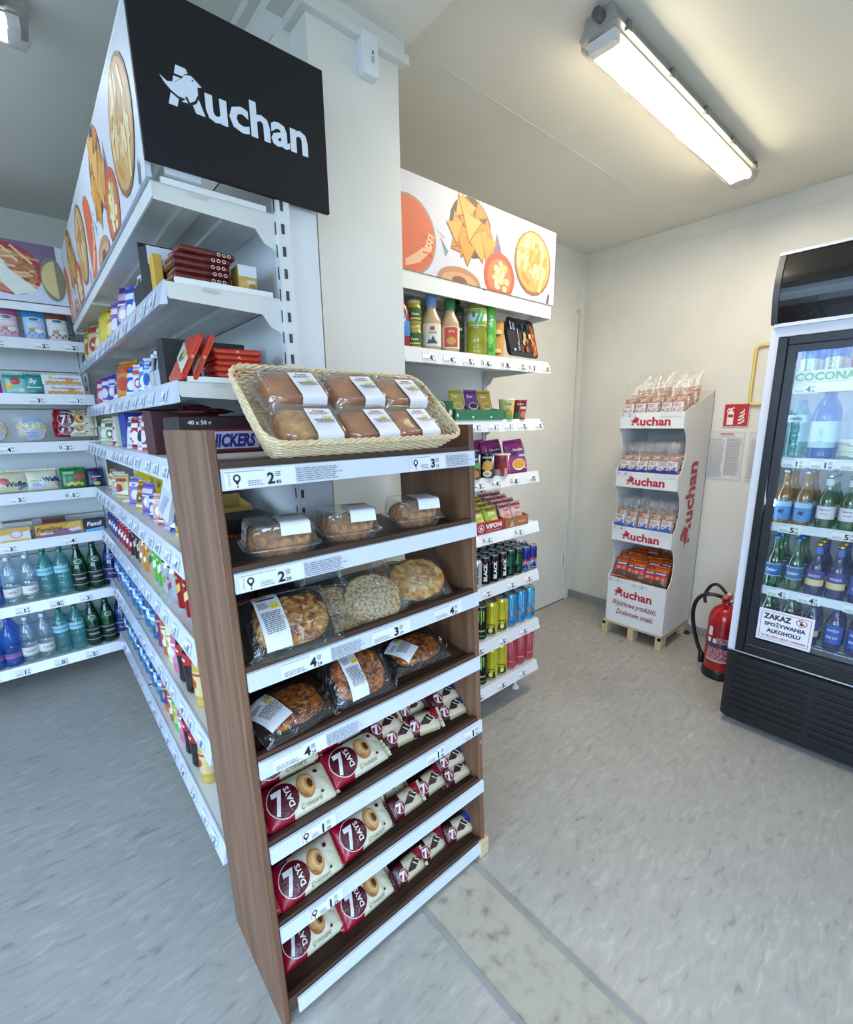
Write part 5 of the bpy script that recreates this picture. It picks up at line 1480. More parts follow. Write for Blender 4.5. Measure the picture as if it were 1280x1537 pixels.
def tube_can(label, r, h, col, ops, x, y, lid='d8d8d0'):
    T = thing('snack_tube', label, 'tube', r_spot(x, 1, y)); m = MB(col); m.lathe([(r, 0), (r, h - .008)], 22); m.obj('tube_body', 'gloss', T)
    m = MB(lid); m.lathe([(r * 1.03, h - .008), (r * 1.03, h - .001), (r * .97, h)], 22); m.obj('lid', 'gloss', T)
    m = MB(); D(m, S_cyl(r, z0=0), ops, step=.008); m.obj('print', 'print', T); T.rotation_euler = (0, 0, -.65); return T
tube_can('bright green tall snack tube beside the oil bottle', .027, .2, '5cae46', [('t', 'chips', 0, .14, .022, 'e8f2e0', {'rot': 90, 'b': .03}), ('d', 0, .07, .014, .018, '8fd06a'), ('d', .004, .03, .01, .01, '3a8a34')], 1.528, .05, '4c9a3c')
tube_can('orange-yellow snack tube with crisps beside the green tube', .030, .148, 'd59a3c', [('d', 0, .105, .018, .010, 'f0d090'), ('d', 0, .03, .018, .010, 'f0d090'), ('p', [(-.018, .098), (.018, .098), (0, .085)], '6a4a22'), ('p', [(-.018, .024), (.018, .024), (0, .012)], '6a4a22')], 1.585, .06, 'c98c34')
T = thing('meat_tray', 'black tilted food tray of orange meat leaning at the right end', 'tray', (1.735, RG_F + .05, RZ[1] + .003), (rad(76), 0, rad(3)))
m = MB('1d1d20'); m.loft([rring(.17, .14, .02, 0), rring(.20, .165, .024, .03), rring(.205, .17, .024, .031)], cap=True); m.obj('tray', 'black_plastic', T, loc=(0, .09, 0))
m = MB('202024'); s0 = S_plane((-.1, .008, .0312), (1, 0, 0), (0, 1, 0))
ops = [('p', [(p[0] + .1, p[1] + .0835) for p in rrect(-.098, .098, -.08, .08, .02, 4)], '2b2a2e'), ('p', [(.165, .005), (.196, .02), (.196, .14), (.165, .158)], 'c8552a')]
rr_ = random.Random(4)
for _ in range(22): ops.append(('d', rr_.uniform(.165, .19), rr_.uniform(.02, .145), .006, .008, rr_.choice(['d9652e', 'b5401c', 'e08848', '8e3418'])))
for _ in range(12): ops.append(('d', rr_.uniform(.10, .15), rr_.uniform(.03, .14), .009, .012, rr_.choice(['c4552f', 'e0a060', '6a6a70', 'd8c07a', '5a2a20'])))
ops += [('r', .03, .11, .045, .14, 'b9b9bd'), ('r', .012, .11, .022, .145, 'd0d0d4'), ('t', 'Grill', .055, .04, .02, 'e6e6e8', {'rot': 90}), ('r', .06, .06, .064, .12, 'c8c8cc'), ('r', .075, .02, .082, .05, 'b0342c'), ('d', .022, .024, .006, .006, 'd8d8dc')]
D(m, s0, ops); m.obj('printed_lid', 'gloss', T)

# level 2: cheese spreads, soup sachets, cups
T = tray_carton('soup_carton', 'green display carton of soup sachets on the second shelf', 'carton', .29, .10, .065, '2f7350', hf=.042, back=.06, ops=[('d', .012, .02, .006, .007, 'd5e3cf'), ('d', .10, .012, .006, .004, 'e8f0e0'), ('d', .21, .012, .006, .004, 'e8f0e0')])
T.location = (1.455, RG_F + .075, RZ[2])
g = 'soup sachets in the green carton'
def sachet(label, col, colb, x):
    T = pouch(label, .075, .108, .012, col, [('t', 'Zupa', -.012, .088, .014, 'f4f4ee', {'b': .03}), ('d', 0, .045, .026, .016, 'e8e2c8'), ('d', 0, .047, .022, .011, colb), ('p', [(-.03, .03), (-.01, .012), (.03, .03)], '7aa84a')], int(x * 100), g, name='soup_sachet', cat='sachet', wr=.2)
    T.location = (x, RG_F + .068, RZ[2] + .012); T.rotation_euler = (rad(-16), 0, rad(-4))
sachet('yellow-green soup sachet, leftmost in the green carton', 'c9b848', 'd8c060', 1.375)
sachet('purple soup sachet, middle of the green carton', '7a3f8a', '4a1a38', 1.462)
sachet('golden soup sachet, right in the green carton', 'd0a63a', 'e2a83a', 1.545)
T = carton('cheese_carton', 'dark green carton with round cheese tubs at the left of second shelf', 'carton', .19, .10, .075, '22543c', [('d', .06, .045, .026, .027, 'd8d6c0'), ('d', .06, .045, .022, .023, '3a6e4a'), ('d', .06, .05, .010, .012, 'b8483a'), ('d', .122, .045, .026, .027, 'd8d6c0'), ('d', .122, .045, .022, .023, '3a6e4a'), ('d', .122, .05, .010, .012, 'b8483a'), ('t', 'super smak!', .10, .009, .013, 'eef0e2', {'b': .04}), ('d', .175, .03, .008, .012, 'c9d8bc')])
T.location = (1.195, RG_F + .068, RZ[2])
T.rotation_euler = (0, 0, 0)
def cup(label, r, h, col, ops, loc, lid='e0dccf', group=None):
    T = thing('instant_cup', label, 'cup', loc, group=group); m = MB(col); R = lambda z: r * (.78 + .22 * min(max(z, 0), h) / h)
    m.lathe([(R(0), 0), (R(h), h - .006)], 22); m.obj('cup_body', 'gloss', T)
    m = MB(lid); m.lathe([(r * 1.04, h - .006), (r * 1.05, h - .002), (r, h)], 22); m.obj('lid', 'gloss', T)
    m = MB(); D(m, S_cyl(R, z0=0), ops, step=.008); m.obj('print', 'print', T); T.rotation_euler = (0, 0, -.7); return T
cup('yellow instant soup cup right of the green carton', .036, .088, 'd6c878', [('t', 'Zupa', 0, .068, .016, '2f7350', {'b': .04}), ('p', [(-.03, .0), (.02, .0), (.026, .02), (0, .05), (-.02, .03)], '6a9a4a'), ('d', .008, .03, .012, .01, 'c98a3a')], (1.647, RG_F + .048, RZ[2]))
cup('dark red instant soup cup at the right end of second shelf', .036, .086, '7a1a22', [('t', 'Gulasz', 0, .068, .012, 'e8d8d0', {'b': .03}), ('r', -.03, .002, -.002, .03, '2a6a3a'), ('d', .016, .022, .014, .016, 'd8785a'), ('r', .0, .045, .03, .056, 'e6c8c0')], (1.735, RG_F + .05, RZ[2]), 'b8342c')
T = carton('snack_carton', 'low dark carton with red packs behind the cheese carton', 'carton', .12, .08, .1, '5a2a22', [('r', .01, .07, .1, .09, 'a5482a')]); T.location = (1.19, RG_F + .20, RZ[2])

# level 3
def tin(label, r, h, col, ops, loc, group=None):
    T = thing('food_tin', label, 'tin', loc, group=group); m = MB(col); m.lathe([(r, .0), (r * 1.02, .003), (r, .006), (r, h - .006), (r * 1.02, h - .003), (r, h)], 22); m.obj('tin_body', 'gloss', T)
    m = MB('c0c2c2'); m.lathe([(r * .98, h), (r * .94, h - .003), (.001, h - .003)], 22, cap=False); m.obj('lid', 'metal', T)
    m = MB(); D(m, S_cyl(r, z0=0), ops, step=.008); m.obj('print', 'print', T); T.rotation_euler = (0, 0, -.6); return T
tin('narrow black tin with green and orange picture at the rack edge', .028, .108, '17181a', [('t', 'MIX', 0, .085, .014, 'e6e6e2', {'b': .03}), ('r', -.02, .045, .02, .07, '5aa04a'), ('d', 0, .022, .016, .016, 'd07a2a')], (1.440, RG_F + .045, RZ[3]))
tin('wide black tin with yellow fruit picture', .041, .105, '18191b', [('t', 'ANANAS', 0, .088, .011, 'eeeee8', {'b': .03}), ('p', [(-.024, .04), (-.018, .068), (.0, .076), (.018, .068), (.024, .04), (.0, .026)], 'dca83c'), ('d', 0, .018, .02, .014, 'e8dcc0'), ('d', 0, .018, .010, .006, 'c8a060')], (1.520, RG_F + .055, RZ[3]))
cup('red instant noodle cup beside the black tin', .043, .098, 'b02a3a', [('t', 'JOY', 0, .07, .024, '20264a', {'b': .06}), ('r', -.003, .02, .003, .06, '20264a'), ('r', -.03, .0, -.008, .03, 'd8b8b0'), ('r', .012, .0, .03, .034, 'c8a090')], (1.615, RG_F + .05, RZ[3]), 'e8e0dc')
g = 'magenta noodle packs leaning in a row'
npk = pack('noodle_pack', '', 'noodle pack', .125, .145, .03, '9c2f78', [('r', -.055, .07, .055, .115, '7a2a72'), ('t', 'Noodles', .01, .105, .018, 'ecdce8', {'b': .02}), ('d', -.02, .088, .022, .010, '302050'), ('d', .0, .035, .042, .026, 'e8d8c8'), ('d', .0, .037, .038, .021, 'd89a34'), ('r', .01, .07, .05, .08, '7ad0c0')], 11, 'gloss', 'z', g, px=6, pz=6)
for k_, (x, y) in enumerate(((1.735, .045), (1.655, .115), (1.585, .15), (1.52, .18))):
    place(npk, (x, RG_F + y, RZ[3] + .004), (rad(-14), rad(-4), rad(-6)), 'magenta noodle pack, %s' % ('frontmost at the right of third shelf', 'second in the leaning row', 'third in the leaning row', 'last in the leaning row')[k_], g)
T = carton('paper_bag', 'crumpled brown paper carton behind the tins', 'carton', .12, .06, .13, '8f7a58'); T.location = (1.45, RG_F + .17, RZ[3])

# level 4: noodle bags in red tray, biscuits tray
T = tray_carton('noodle_carton', 'red display carton with white lettering full of green noodle bags', 'carton', .19, .20, .12, 'b0242e', hf=.052, back=.12, ops=[('d', .035, .027, .019, .018, 'f0e8e4'), ('d', .035, .027, .016, .015, 'b0242e'), ('p', [(.035 + .013 * math.cos(rad(90 + 36 * q)) * (1 if q % 2 == 0 else .45), .026 + .013 * math.sin(rad(90 + 36 * q)) * (1 if q % 2 == 0 else .45)) for q in range(10)], 'f0e8e4'), ('t', 'VIFON', .118, .031, .028, 'f2ecea', {'b': .05, 'w': .105}), ('r', .07, .008, .165, .012, 'd88a8e')])
T.location = (1.515, RG_F + .115, RZ[4])
g = 'green noodle bags in the red carton'
nb = pack('noodle_bag', '', 'noodle bag', .09, .088, .024, 'a3b83a', [('t', 'ZUPA', 0, .058, .018, 'e8f0c8', {'b': .04}), ('d', .01, .025, .028, .014, 'd8c068'), ('r', -.03, .072, .03, .082, 'c23a34')], 12, 'foil', 'z', g)
n_ = 0
for rw in range(4):
    for cx in (1.468, 1.560):
        n_ += 1; place(nb, (cx, RG_F + .04 + rw * .042, RZ[4] + .018 + rw * .012), (rad(-22), 0, rad(3 * (rw % 2))), 'lime green noodle bag, row %s %s in the red carton' % (('one', 'two', 'three', 'four')[rw], 'left' if cx < 1.5 else 'right'), g)
T = tray_carton('biscuit_carton', 'brown display carton of pink-white bags beside the red carton', 'carton', .17, .20, .13, '9a6a48', hf=.045, back=.125, ops=[('p', [(.03, .004), (.05, .036), (.07, .004)], 'd0a07a'), ('p', [(.15 - .065 * 1, .01), (.16, .01), (.16, .036), (.085, .034)], 'b06a30'), ('t', 'MAKARON', .122, .022, .011, 'e8c8a0', {'b': .02})])
T.location = (1.700, RG_F + .115, RZ[4])
g = 'pink and white bags in the brown carton'
pb = pack('noodle_bag', '', 'noodle bag', .08, .088, .024, 'd0b0ae', [('t', 'Rosół', 0, .062, .014, 'b02a3a', {'b': .03}), ('d', 0, .03, .026, .014, 'c07a5a'), ('r', -.036, .074, .036, .086, 'b23a44')], 13, 'foil', 'z', g)
for rw in range(4):
    for cx in (1.662, 1.744):
        place(pb, (cx, RG_F + .04 + rw * .042, RZ[4] + .018 + rw * .012), (rad(-22), 0, rad(-3 * (rw % 2))), 'pink and white bag, row %s %s in the brown carton' % (('one', 'two', 'three', 'four')[rw], 'left' if cx < 1.7 else 'right'), g)

# levels 5-7: cans
def row_of(proto, items, i, what, where, group, dy0=.035, dyr=.062, rot=0):
    for n, (x, r_) in enumerate(items):
        place(proto, (x, RG_F + dy0 + r_ * dyr, RZ[i] + .0005), (0, 0, rad(rot - 36 + 7 * ((n * 37) % 5 - 2))), '%s, %s' % (what, where[n]), group)
blk = can('', .0262, .135, [(0, '131316')], [('t', 'BLACK', .004, .065, .021, 'e8e8ea', {'rot': 90, 'b': .06, 'w': .085}), ('p', [(-.018, .09), (-.008, .12), (-.004, .095)], 'a02a40')])
grn = can('', .0262, .135, [(0, '12291f'), (.5, '143a2a')], [('t', 'BLACK', .004, .065, .021, '1f5a40', {'rot': 90, 'b': .06, 'w': .085}), ('p', [(-.018, .05), (-.004, .12), (.0, .06)], '2f8a5a')])
wht = can('', .0262, .135, [(0, 'c9cdd0')], [('t', 'BLACK', .004, .065, .021, '20242a', {'rot': 90, 'b': .06, 'w': .085})])
rbl = can('', .0262, .128, [(0, '2a2f86'), (.12, 'b4b9c6'), (.45, '2a2f86')], [('d', 0, .06, .016, .007, 'd23a3a'), ('p', [(-.02, .02), (.01, .05), (.02, .02)], '2a2f86')])
g = 'small energy cans on the fifth shelf'
def spots(xs, rows): return [(x + .008 * (r_ % 2), r_) for r_ in range(rows) for x in xs]
def wh(n, per): return ['%s can of row %s' % (('leftmost', 'second', 'third', 'fourth')[i % per], ('one', 'two', 'three', 'four', 'five')[i // per]) for i in range(n)]
s_ = spots([1.445], 4); row_of(wht, s_, 5, 'white slim energy can on the fifth shelf', wh(4, 1), g)
s_ = spots([1.503, 1.561, 1.619], 4); row_of(blk, s_, 5, 'black slim energy can on the fifth shelf', wh(12, 3), g)
s_ = spots([1.677, 1.735], 4); row_of(grn, s_, 5, 'dark green slim energy can on the fifth shelf', wh(8, 2), g)
s_ = spots([1.793, 1.849], 3); row_of(rbl, s_, 5, 'blue and silver slim can on the fifth shelf', wh(6, 2), g)
CLAW = lambda c: [('p', [(-.014, .148), (-.008, .150), (-.009, .095), (-.013, .088)], c), ('p', [(-.003, .150), (.003, .150), (.002, .088), (-.002, .080)], c), ('p', [(.008, .150), (.014, .148), (.013, .095), (.009, .10)], c)]
mg = can('', .0325, .167, [(0, '0f1210')], CLAW('8ec63f') + [('t', 'ENERGY', 0, .05, .011, 'c8e0b0', {'b': .03}), ('r', -.02, .02, .02, .03, '3a6a2a')])
my = can('', .0325, .167, [(0, 'd9cf3c')], CLAW('b8a81e') + [('p', [(-.025, .01), (-.01, .05), (.004, .03), (.02, .055), (.026, .012)], '3a3a18'), ('d', 0, .03, .010, .012, 'f0e67a'), ('r', -.02, .055, .02, .06, '6a6420')])
mb_ = can('', .0325, .167, [(0, '3f9ad0')], CLAW('7cc4e8') + [('d', -.014, .055, .010, .014, 'd8783a'), ('t', 'juice', .006, .075, .016, 'd8ecf6', {'rot': 90}), ('d', .01, .03, .012, .010, '2a6aa0')])
mp = can('', .0325, .167, [(0, 'c8505e')], CLAW('e0808a') + [('r', -.018, .045, .018, .05, 'e6a0a6'), ('d', .0, .03, .012, .012, 'b83e50')])
for lv, sets in ((6, [(mg, [1.405, 1.480], 'black can with green claw mark'), (my, [1.555, 1.627], 'bright yellow can'), (mb_, [1.698, 1.770, 1.842], 'sky blue can')]),
                 (7, [(mg, [1.410, 1.485], 'black can with green claw mark'), (my, [1.562, 1.632], 'bright yellow can'), (mp, [1.703, 1.774, 1.845], 'rose red can')])):
    for pr, xs, nm in sets:
        g = '%ss on the %s shelf' % (nm, 'sixth' if lv == 6 else 'lowest')
        s_ = spots(xs, 2); per = len(xs)
        row_of(pr, s_, lv, '%s on %s shelf of right unit' % (nm, 'sixth' if lv == 6 else 'lowest'), ['%s, %s row' % (('left', 'middle' if per == 3 else 'right', 'right')[i % per], ('front', 'back')[i // per]) for i in range(len(s_))], g, dy0=.04, dyr=.08)
# ------------------------------------------------------------------ far left unit contents
def b_spot(x, i, dy=.03): return (x, BG_F + dy, BZ[i] + .0005)
def rice_ops(c, acc):
    return [('r', -.045, .105, .045, .135, acc), ('d', 0, .096, .024, .011, 'e9eef0'), ('d', 0, .096, .020, .008, '4a7a86'), ('r', -.03, .072, .03, .076, 'f4f4f6'), ('r', -.025, .062, .025, .066, 'f4f4f6'), ('d', -.012, .042, .013, .010, 'b98858'), ('d', .016, .040, .017, .011, 'efe8de')] + [('d', -.038 + .0125 * q, .018 + .009 * (q % 2), .0045, .006, acc) for q in range(7)]
for x, c, acc, nm, sd in ((-.085, 'e0c8d4', 'c06a94', 'pink and white snack bag at the very left edge, top shelf', 1), (.027, 'dcbccb', 'c0608c', 'pink snack bag, left of the blue one on the far top shelf', 2), (.130, 'a9c9e8', '3f8cc8', 'blue snack bag with coconut picture on the far top shelf', 3), (.222, 'd9dadc', '8a4a30', 'brown and white snack bag at the right of far top shelf', 4)):
    T = pouch(nm, .088, .138, .03, c, rice_ops(c, acc), sd); T.location = b_spot(x, 1, .035); T.rotation_euler = (rad(-8), 0, rad((-3, 2, -2, 3)[sd - 1]))
for x, c, ops, nm in ((-.075, 'b23a9c', [('r', -.03, .05, .03, .09, 'dccbe4'), ('t', 'S', .0, .068, .034, 'd9d0e6', {'b': .05})], 'magenta and lilac pouch at the left edge, second shelf'),
                      (.015, '8fcfc6', [('r', -.05, .075, .05, .09, '1f8a84'), ('d', -.002, .062, .020, .018, 'b83a3a'), ('d', -.026, .035, .015, .014, 'e8b93a'), ('d', .018, .018, .012, .010, 'e9e6c8')], 'aqua pouch with fruit pictures, left of the cracker boxes'),
                      (.083, '2a8f8c', [('t', 'Sy', .0, .066, .03, 'c9e6e2', {'b': .05}), ('r', -.03, .03, .03, .035, 'c9e6e2'), ('d', .02, .008, .012, .006, '7a4a34')], 'teal pouch touching the cracker boxes')):
    T = pouch(nm, .085 if 'aqua' in nm else .07, .095, .02, c, ops, 5); T.location = b_spot(x, 2, .03); T.rotation_euler = (rad(-12), 0, 0)
for k in range(2):
    T = carton('cracker_box', '%s of two white cracker boxes on the far second shelf' % ('lower', 'upper')[k], 'box', .165, .05, .048, 'ded9dc', [('r', .03, .028, .15, .034, 'c98aa6'), ('t', 'Herbatniki', .095, .034, .012, 'b84a7a', {'b': .02}), ('d', .035, .034, .008, .008, 'b8c84a')] + [('d', .02 + .013 * q, .009 + .003 * (q % 2), .009, .008, 'c99a4e') for q in range(11)] + [('r', .095, .010, .125, .03, 'c99248')], group='white cracker boxes')
    T.location = b_spot(.205 - .004 * k, 2, .035); T.location.z += .0488 * k
def rice_cake(label, x, sd):
    T = thing('rice_cake_pack', label, 'rice cakes', b_spot(x, 3, .04)); 
    m = MB(); rings = []
    for j, (r, y) in enumerate(((.0, -.02), (.05, -.022), (.060, -.016), (.060, .016), (.05, .022))):
        rings.append([(r * math.cos(2 * PI * i / 26), y, .064 + r * math.sin(2 * PI * i / 26)) for i in range(26)])
    m.loft(rings); m.obj('rice_cake', 'rice_cake', T)
    m = MB(); s0 = S_plane((0, -.0235, .064), (1, 0, 0), (0, 0, 1))
    D(m, s0, [('r', -.034, .035, .034, .058, '5a9fd0'), ('p', [(-.03, -.052), (.034, -.048), (.034, .0), (-.03, -.006)], 'a9b8dc')] + greek(-.022, -.038, .024, -.01, 3, '6a7ab0', 2)); m.obj('paper_label', 'print', T)
    f = pillow_f(.15, .145, .07, sd); m = MB(); nx, nz = 14, 14
    vs = [(-.075 + .15 * i / nx, -f(-.075 + .15 * i / nx, .145 * j / nz) - .002, .145 * j / nz) for j in range(nz + 1) for i in range(nx + 1)]
    m.add(vs, [(j * (nx + 1) + i, j * (nx + 1) + i + 1, (j + 1) * (nx + 1) + i + 1, (j + 1) * (nx + 1) + i) for j in range(nz) for i in range(nx)], None, 0, True); m.obj('film_bag', 'film', T)
rice_cake('round rice cakes in a clear bag at the left edge, third shelf', -.108, 2)
rice_cake('round rice cakes with blue label beside the croissant packs, third shelf', .045, 4)
g = 'croissant packs on the far unit'
for k in range(3):
    lay(cproto[k], .222 + .006 * k, BG_F + .05 + .03 * (k == 2), BZ[3] + .022 + .042 * (k if k < 2 else 1.4), 68, -2, 'cream and red croissant pack, %s on the far third shelf' % ('lower front', 'upper front', 'back')[k], g)
for x, w, nm, sd, ops, c in ((-.075, .13, 'waffle bag cut by the left edge of the picture', 3, [('t', 'Wafle', .012, .045, .034, '2a2a30', {'b': .05}), ('d', -.03, .06, .02, .016, 'b83a44'), ('p', [(.02, .01), (.055, .03), (.055, .045), (.02, .022)], '5a7ac0')], 'ccc6a8'),
                        (.042, .135, 'clear waffle bag with blue-white label, second from the left edge', 6, [('t', 'Wafle', .04, .058, .03, '2a3a7a', {'b': .05}), ('p', [(-.055, .02), (0, .01), (.012, .05), (-.045, .058)], 'ccd2e6'), ('r', -.05, .05, .0, .056, '7ab84a')] + greek(-.04, .022, -.006, .045, 3, '7a80a0', 4), 'd2cfb8')):
    T = pack('waffle_bag', nm, 'bag', w, .105, .05, c, ops, sd, 'foil', 'z', 'waffle bags'); T.location = b_spot(x, 4, .04); T.rotation_euler = (rad(-6), 0, 0)
T = pouch('green snack bag with red fruit picture on the far fourth shelf', .115, .105, .035, '2a7a44', [('r', -.045, .075, .0, .088, '7ac0a0'), ('d', .025, .06, .022, .016, 'c84a44')] + [('d', -.03 + .015 * q, .02 + .006 * (q % 2), .009, .009, 'dcae4a') for q in range(5)], 8); T.location = b_spot(.178, 4, .035); T.rotation_euler = (rad(-10), 0, 0)
T = pouch('navy snack bag at the right end of far fourth shelf', .078, .095, .025, '1f2450', [('r', -.02, .05, .022, .056, 'c8c8dc'), ('d', -.006, .038, .008, .006, 'b83a5a'), ('d', 0, .016, .016, .010, 'c0cc6a')], 9); T.location = b_spot(.275, 4, .035); T.rotation_euler = (rad(-10), 0, 0)
for x, w, nm, c, ops in ((-.108, .13, 'white and yellow wafer box at the left edge, fifth shelf', 'dedad6', [('p', [(0, .035), (.13, .05), (.13, .068), (0, .068)], 'd9a640'), ('d', .07, .036, .026, .022, 'c9a0a0'), ('d', .07, .036, .018, .015, 'ded6d0'), ('r', .01, .0, .12, .010, 'd8b25a')]),
                    (.075, .205, 'yellow and purple wafer box with script lettering, fifth shelf', 'cf9a34', [('p', [(0, 0), (.195, 0), (.195, .018), (.12, .04), (.0, .012)], '8a5a78'), ('t', 'Familijne', .06, .044, .030, '2a2a2e', {'sh': .2, 'b': .02}), ('t', 'kakaowe', .045, .020, .015, 'e9e2e6', {'b': .04}), ('p', [(.12, .04), (.15, .068), (.19, .068), (.19, .034)], 'e6b65a'), ('p', [(.135, .03), (.19, .038), (.192, .02), (.15, .016)], 'd8ccd4')] + [('r', .13 + .012 * q, .04, .132 + .012 * q, .064, 'a87428') for q in range(5)]),
                    (.232, .10, 'black and blue wafer box at the right of far fifth shelf', '22242c', [('t', 'Famil', .045, .044, .032, 'e6e6ea', {'sh': .2, 'b': .03}), ('p', [(0, .0), (.088, 0), (.088, .022), (.0, .014)], '6aa6d8')])):
    T = carton('wafer_box', nm, 'box', w - .004, .05, .068, c, ops); T.location = b_spot(x, 5, .032)
for x, w, c, nm in ((-.09, .12, 'b9b3ae', 'grey flat box lying behind the white wafer box'), (.06, .1, '5a1a22', 'dark red flat box lying behind the script wafer box')):
    T = carton('wafer_box', nm, 'box', w, .09, .085, c, top='8a8480'); T.location = b_spot(x, 5, .13)
# bottles
wcl = lambda: bottle('', 'water', r=.036, h=.245, mat='pet_clear', cap='e4e6ea', lab=(.16, .36, 'dfe4e2', [('d', 0, .006, .024, .012, 'c86a8a'), ('d', 0, .006, .021, .0095, 'e6e4e6'), ('t', 'woda', 0, .006, .013, 'c03a66', {'b': .03}), ('r', -.05, -.022, .05, -.018, '6aa84a')]))
wte = lambda: bottle('', 'water', r=.035, h=.245, mat='pet_teal', cap='1f8a5a', cap_h=.02, lab=(.52, .68, '9fd0d8', [('r', -.04, -.004, .04, .006, '5aa8c0')]))
wgr = lambda: bottle('', 'sparkling', r=.036, h=.255, mat='pet_green', cap='1a4a2a', neck=(.60, .75, '1f5a34', [('d', 0, 0, .018, .012, 'd8dcda'), ('d', 0, 0, .015, .009, '1f5a34'), ('r', -.012, -.0015, .012, .0015, 'd8dcda')]), lab=(.14, .42, '14221c', [('r', -.06, .028, .06, .031, 'b8bcbc'), ('r', -.06, -.031, .06, -.028, 'b8bcbc'), ('t', 'CYSOWIANKA', 0, .004, .013, 'd2d6d4', {'b': .03, 'w': .055})]))
wnv = lambda: bottle('', 'sparkling', r=.036, h=.255, mat='pet_navy', cap='20306a', neck=(.60, .75, '22407a', [('d', 0, 0, .018, .012, 'd8dcea'), ('d', 0, 0, .015, .009, '22407a'), ('r', -.012, -.0015, .012, .0015, 'd8dcea')]), lab=(.14, .42, '2a2360', [('r', -.06, .028, .06, .031, 'b8b8d0'), ('r', -.06, -.031, .06, -.028, 'b8b8d0'), ('t', 'Perlage', 0, .004, .016, 'd8d8ea', {'sh': .2})]))
wbl = lambda: bottle('', 'water', r=.037, h=.25, mat='pet_blue', cap='3a5ac0', cap_h=.02, lab=(.12, .3, '7a6aa8', [('r', -.04, .0, .04, .008, 'c06a9a')]))
protos = {'clear': wcl(), 'teal': wte(), 'green': wgr(), 'navy': wnv(), 'blue': wbl()}
nmz = {'clear': 'clear water bottle with round label', 'teal': 'pale aqua water bottle with green cap', 'green': 'dark green sparkling water bottle', 'navy': 'navy blue sparkling water bottle', 'blue': 'blue water bottle'}
for lv, xs in ((6, [(-.243, 'blue'), (-.163, 'clear'), (-.090, 'clear'), (-.020, 'teal'), (.052, 'teal'), (.126, 'green'), (.200, 'green'), (.276, 'navy')]), (7, [(-.285, 'blue'), (-.213, 'blue'), (-.142, 'clear'), (-.072, 'clear'), (-.001, 'teal'), (.070, 'teal'), (.142, 'green'), (.214, 'green'), (.286, 'navy')])):
    xs2 = []
    last = -9
    for x, k in xs:
        x = max(x, last + .070); last = x; xs2.append((x, k))
    sh = 0
    for rw in range(2):
        cnt = {}
        for x, k in xs2:
            cnt[k] = cnt.get(k, 0) + 1
            X = x - max(0, sh) * (x + .3) / .55
            place(protos[k], (X + .006 * rw, BG_F + .05 + rw * .078, BZ[lv] + .0005), (0, 0, rad(13 * ((cnt[k] * 7 + rw * 3) % 5 - 2) * .5)), '%s, %s, %s row, %s bottle shelf' % (nmz[k], ('left', 'right', 'third')[cnt[k] - 1] if k != 'navy' else 'at the corner', ('front', 'back')[rw], ('upper', 'lower')[lv - 6]), '%s bottles on the %s bottle shelf' % (k, ('upper', 'lower')[lv - 6]))

# ------------------------------------------------------------------ left unit contents (facing the aisle, -x)
RZm = (0, 0, -PI / 2)
def l_spot(y, i, dx): return (LG_B - [.285, .280, .280, .30, .304, .304, .304, .304][i] + dx, y, LZ[i] + .0005)
def generic(w, h, a, b, sd):
    r = random.Random(sd)
    k = sd % 4
    ops = [('r', -w * .42, h * .70, w * .42, h * .86, b), ('d', w * r.uniform(-.15, .15), h * .38, w * .28, h * .2, b)]
    if k == 0: ops += [('t', r.choice(['Mini', 'Choco', 'Mix', 'Plus']), 0, h * .78, h * .13, a, {'b': .04})]
    if k == 1: ops += [('p', [(-w * .45, h * .1), (w * .45, h * .3), (w * .45, h * .05)], 'f0eef0')]
    if k == 2: ops += [('d', 0, h * .38, w * .16, h * .11, 'f2e8d8'), ('r', -w * .3, h * .58, w * .3, h * .62, 'f0f0f2')]
    if k == 3: ops += [('r', -w * .45, h * .02, w * .45, h * .12, 'e9e6ee'), ('t', r.choice(['Bar', 'Milk', 'Nuts']), 0, h * .38, h * .12, 'f4f4f6', {'b': .04})]
    return ops
# chocolate slabs at the near end of the upper shelf
g = 'stack of dark red chocolate bars'
sl = thing('chocolate_bar', '', 'chocolate bar', group=g)
m = MB('5c1d1a'); m.box(-.062, .062, -.045, .045, 0, .0145, ch=.004); m.obj('wrapper', 'foil', sl)
m = MB()
D(m, S_plane((0, -.0452, 0), (1, 0, 0), (0, 0, 1)), [('r', -.06, .0035, .005, .007, '7a322c')] + [('d', .022 + .012 * q, .0075, .0042, .0042, 'dcc6bc') for q in range(3)] + [('d', .022 + .012 * q, .0075, .0026, .0026, '6a2420') for q in range(3)])
D(m, S_plane((-.0622, .045, 0), (0, -1, 0), (0, 0, 1)), [('r', .01, .004, .08, .0105, '8a4038')]); m.obj('print', 'gloss', sl)
for k in range(6):
    place(sl, (.372 + (.010, 0, .006, .002, .006, .016)[k] * 1.0, 1.262, LZ[1] + .0005 + k * .0148), (0, 0, rad((-3, 2, -1, 1, -2, 4)[k])), 'dark red chocolate bar, %s from the bottom of the near stack' % ('lowest', 'second', 'third', 'fourth', 'fifth', 'topmost')[k], g)
T = carton('candy_carton', 'small gold and white candy carton right of the chocolate stack', 'carton', .045, .05, .07, 'c9a24a', [('r', 0, .045, .045, .07, 'dcdde2'), ('d', .015, .022, .012, .014, 'd9b860'), ('d', .033, .02, .010, .012, 'a87830'), ('r', .02, .03, .04, .038, 'd8d0c0')]); T.location = (.478, 1.245, LZ[1] + .0005)
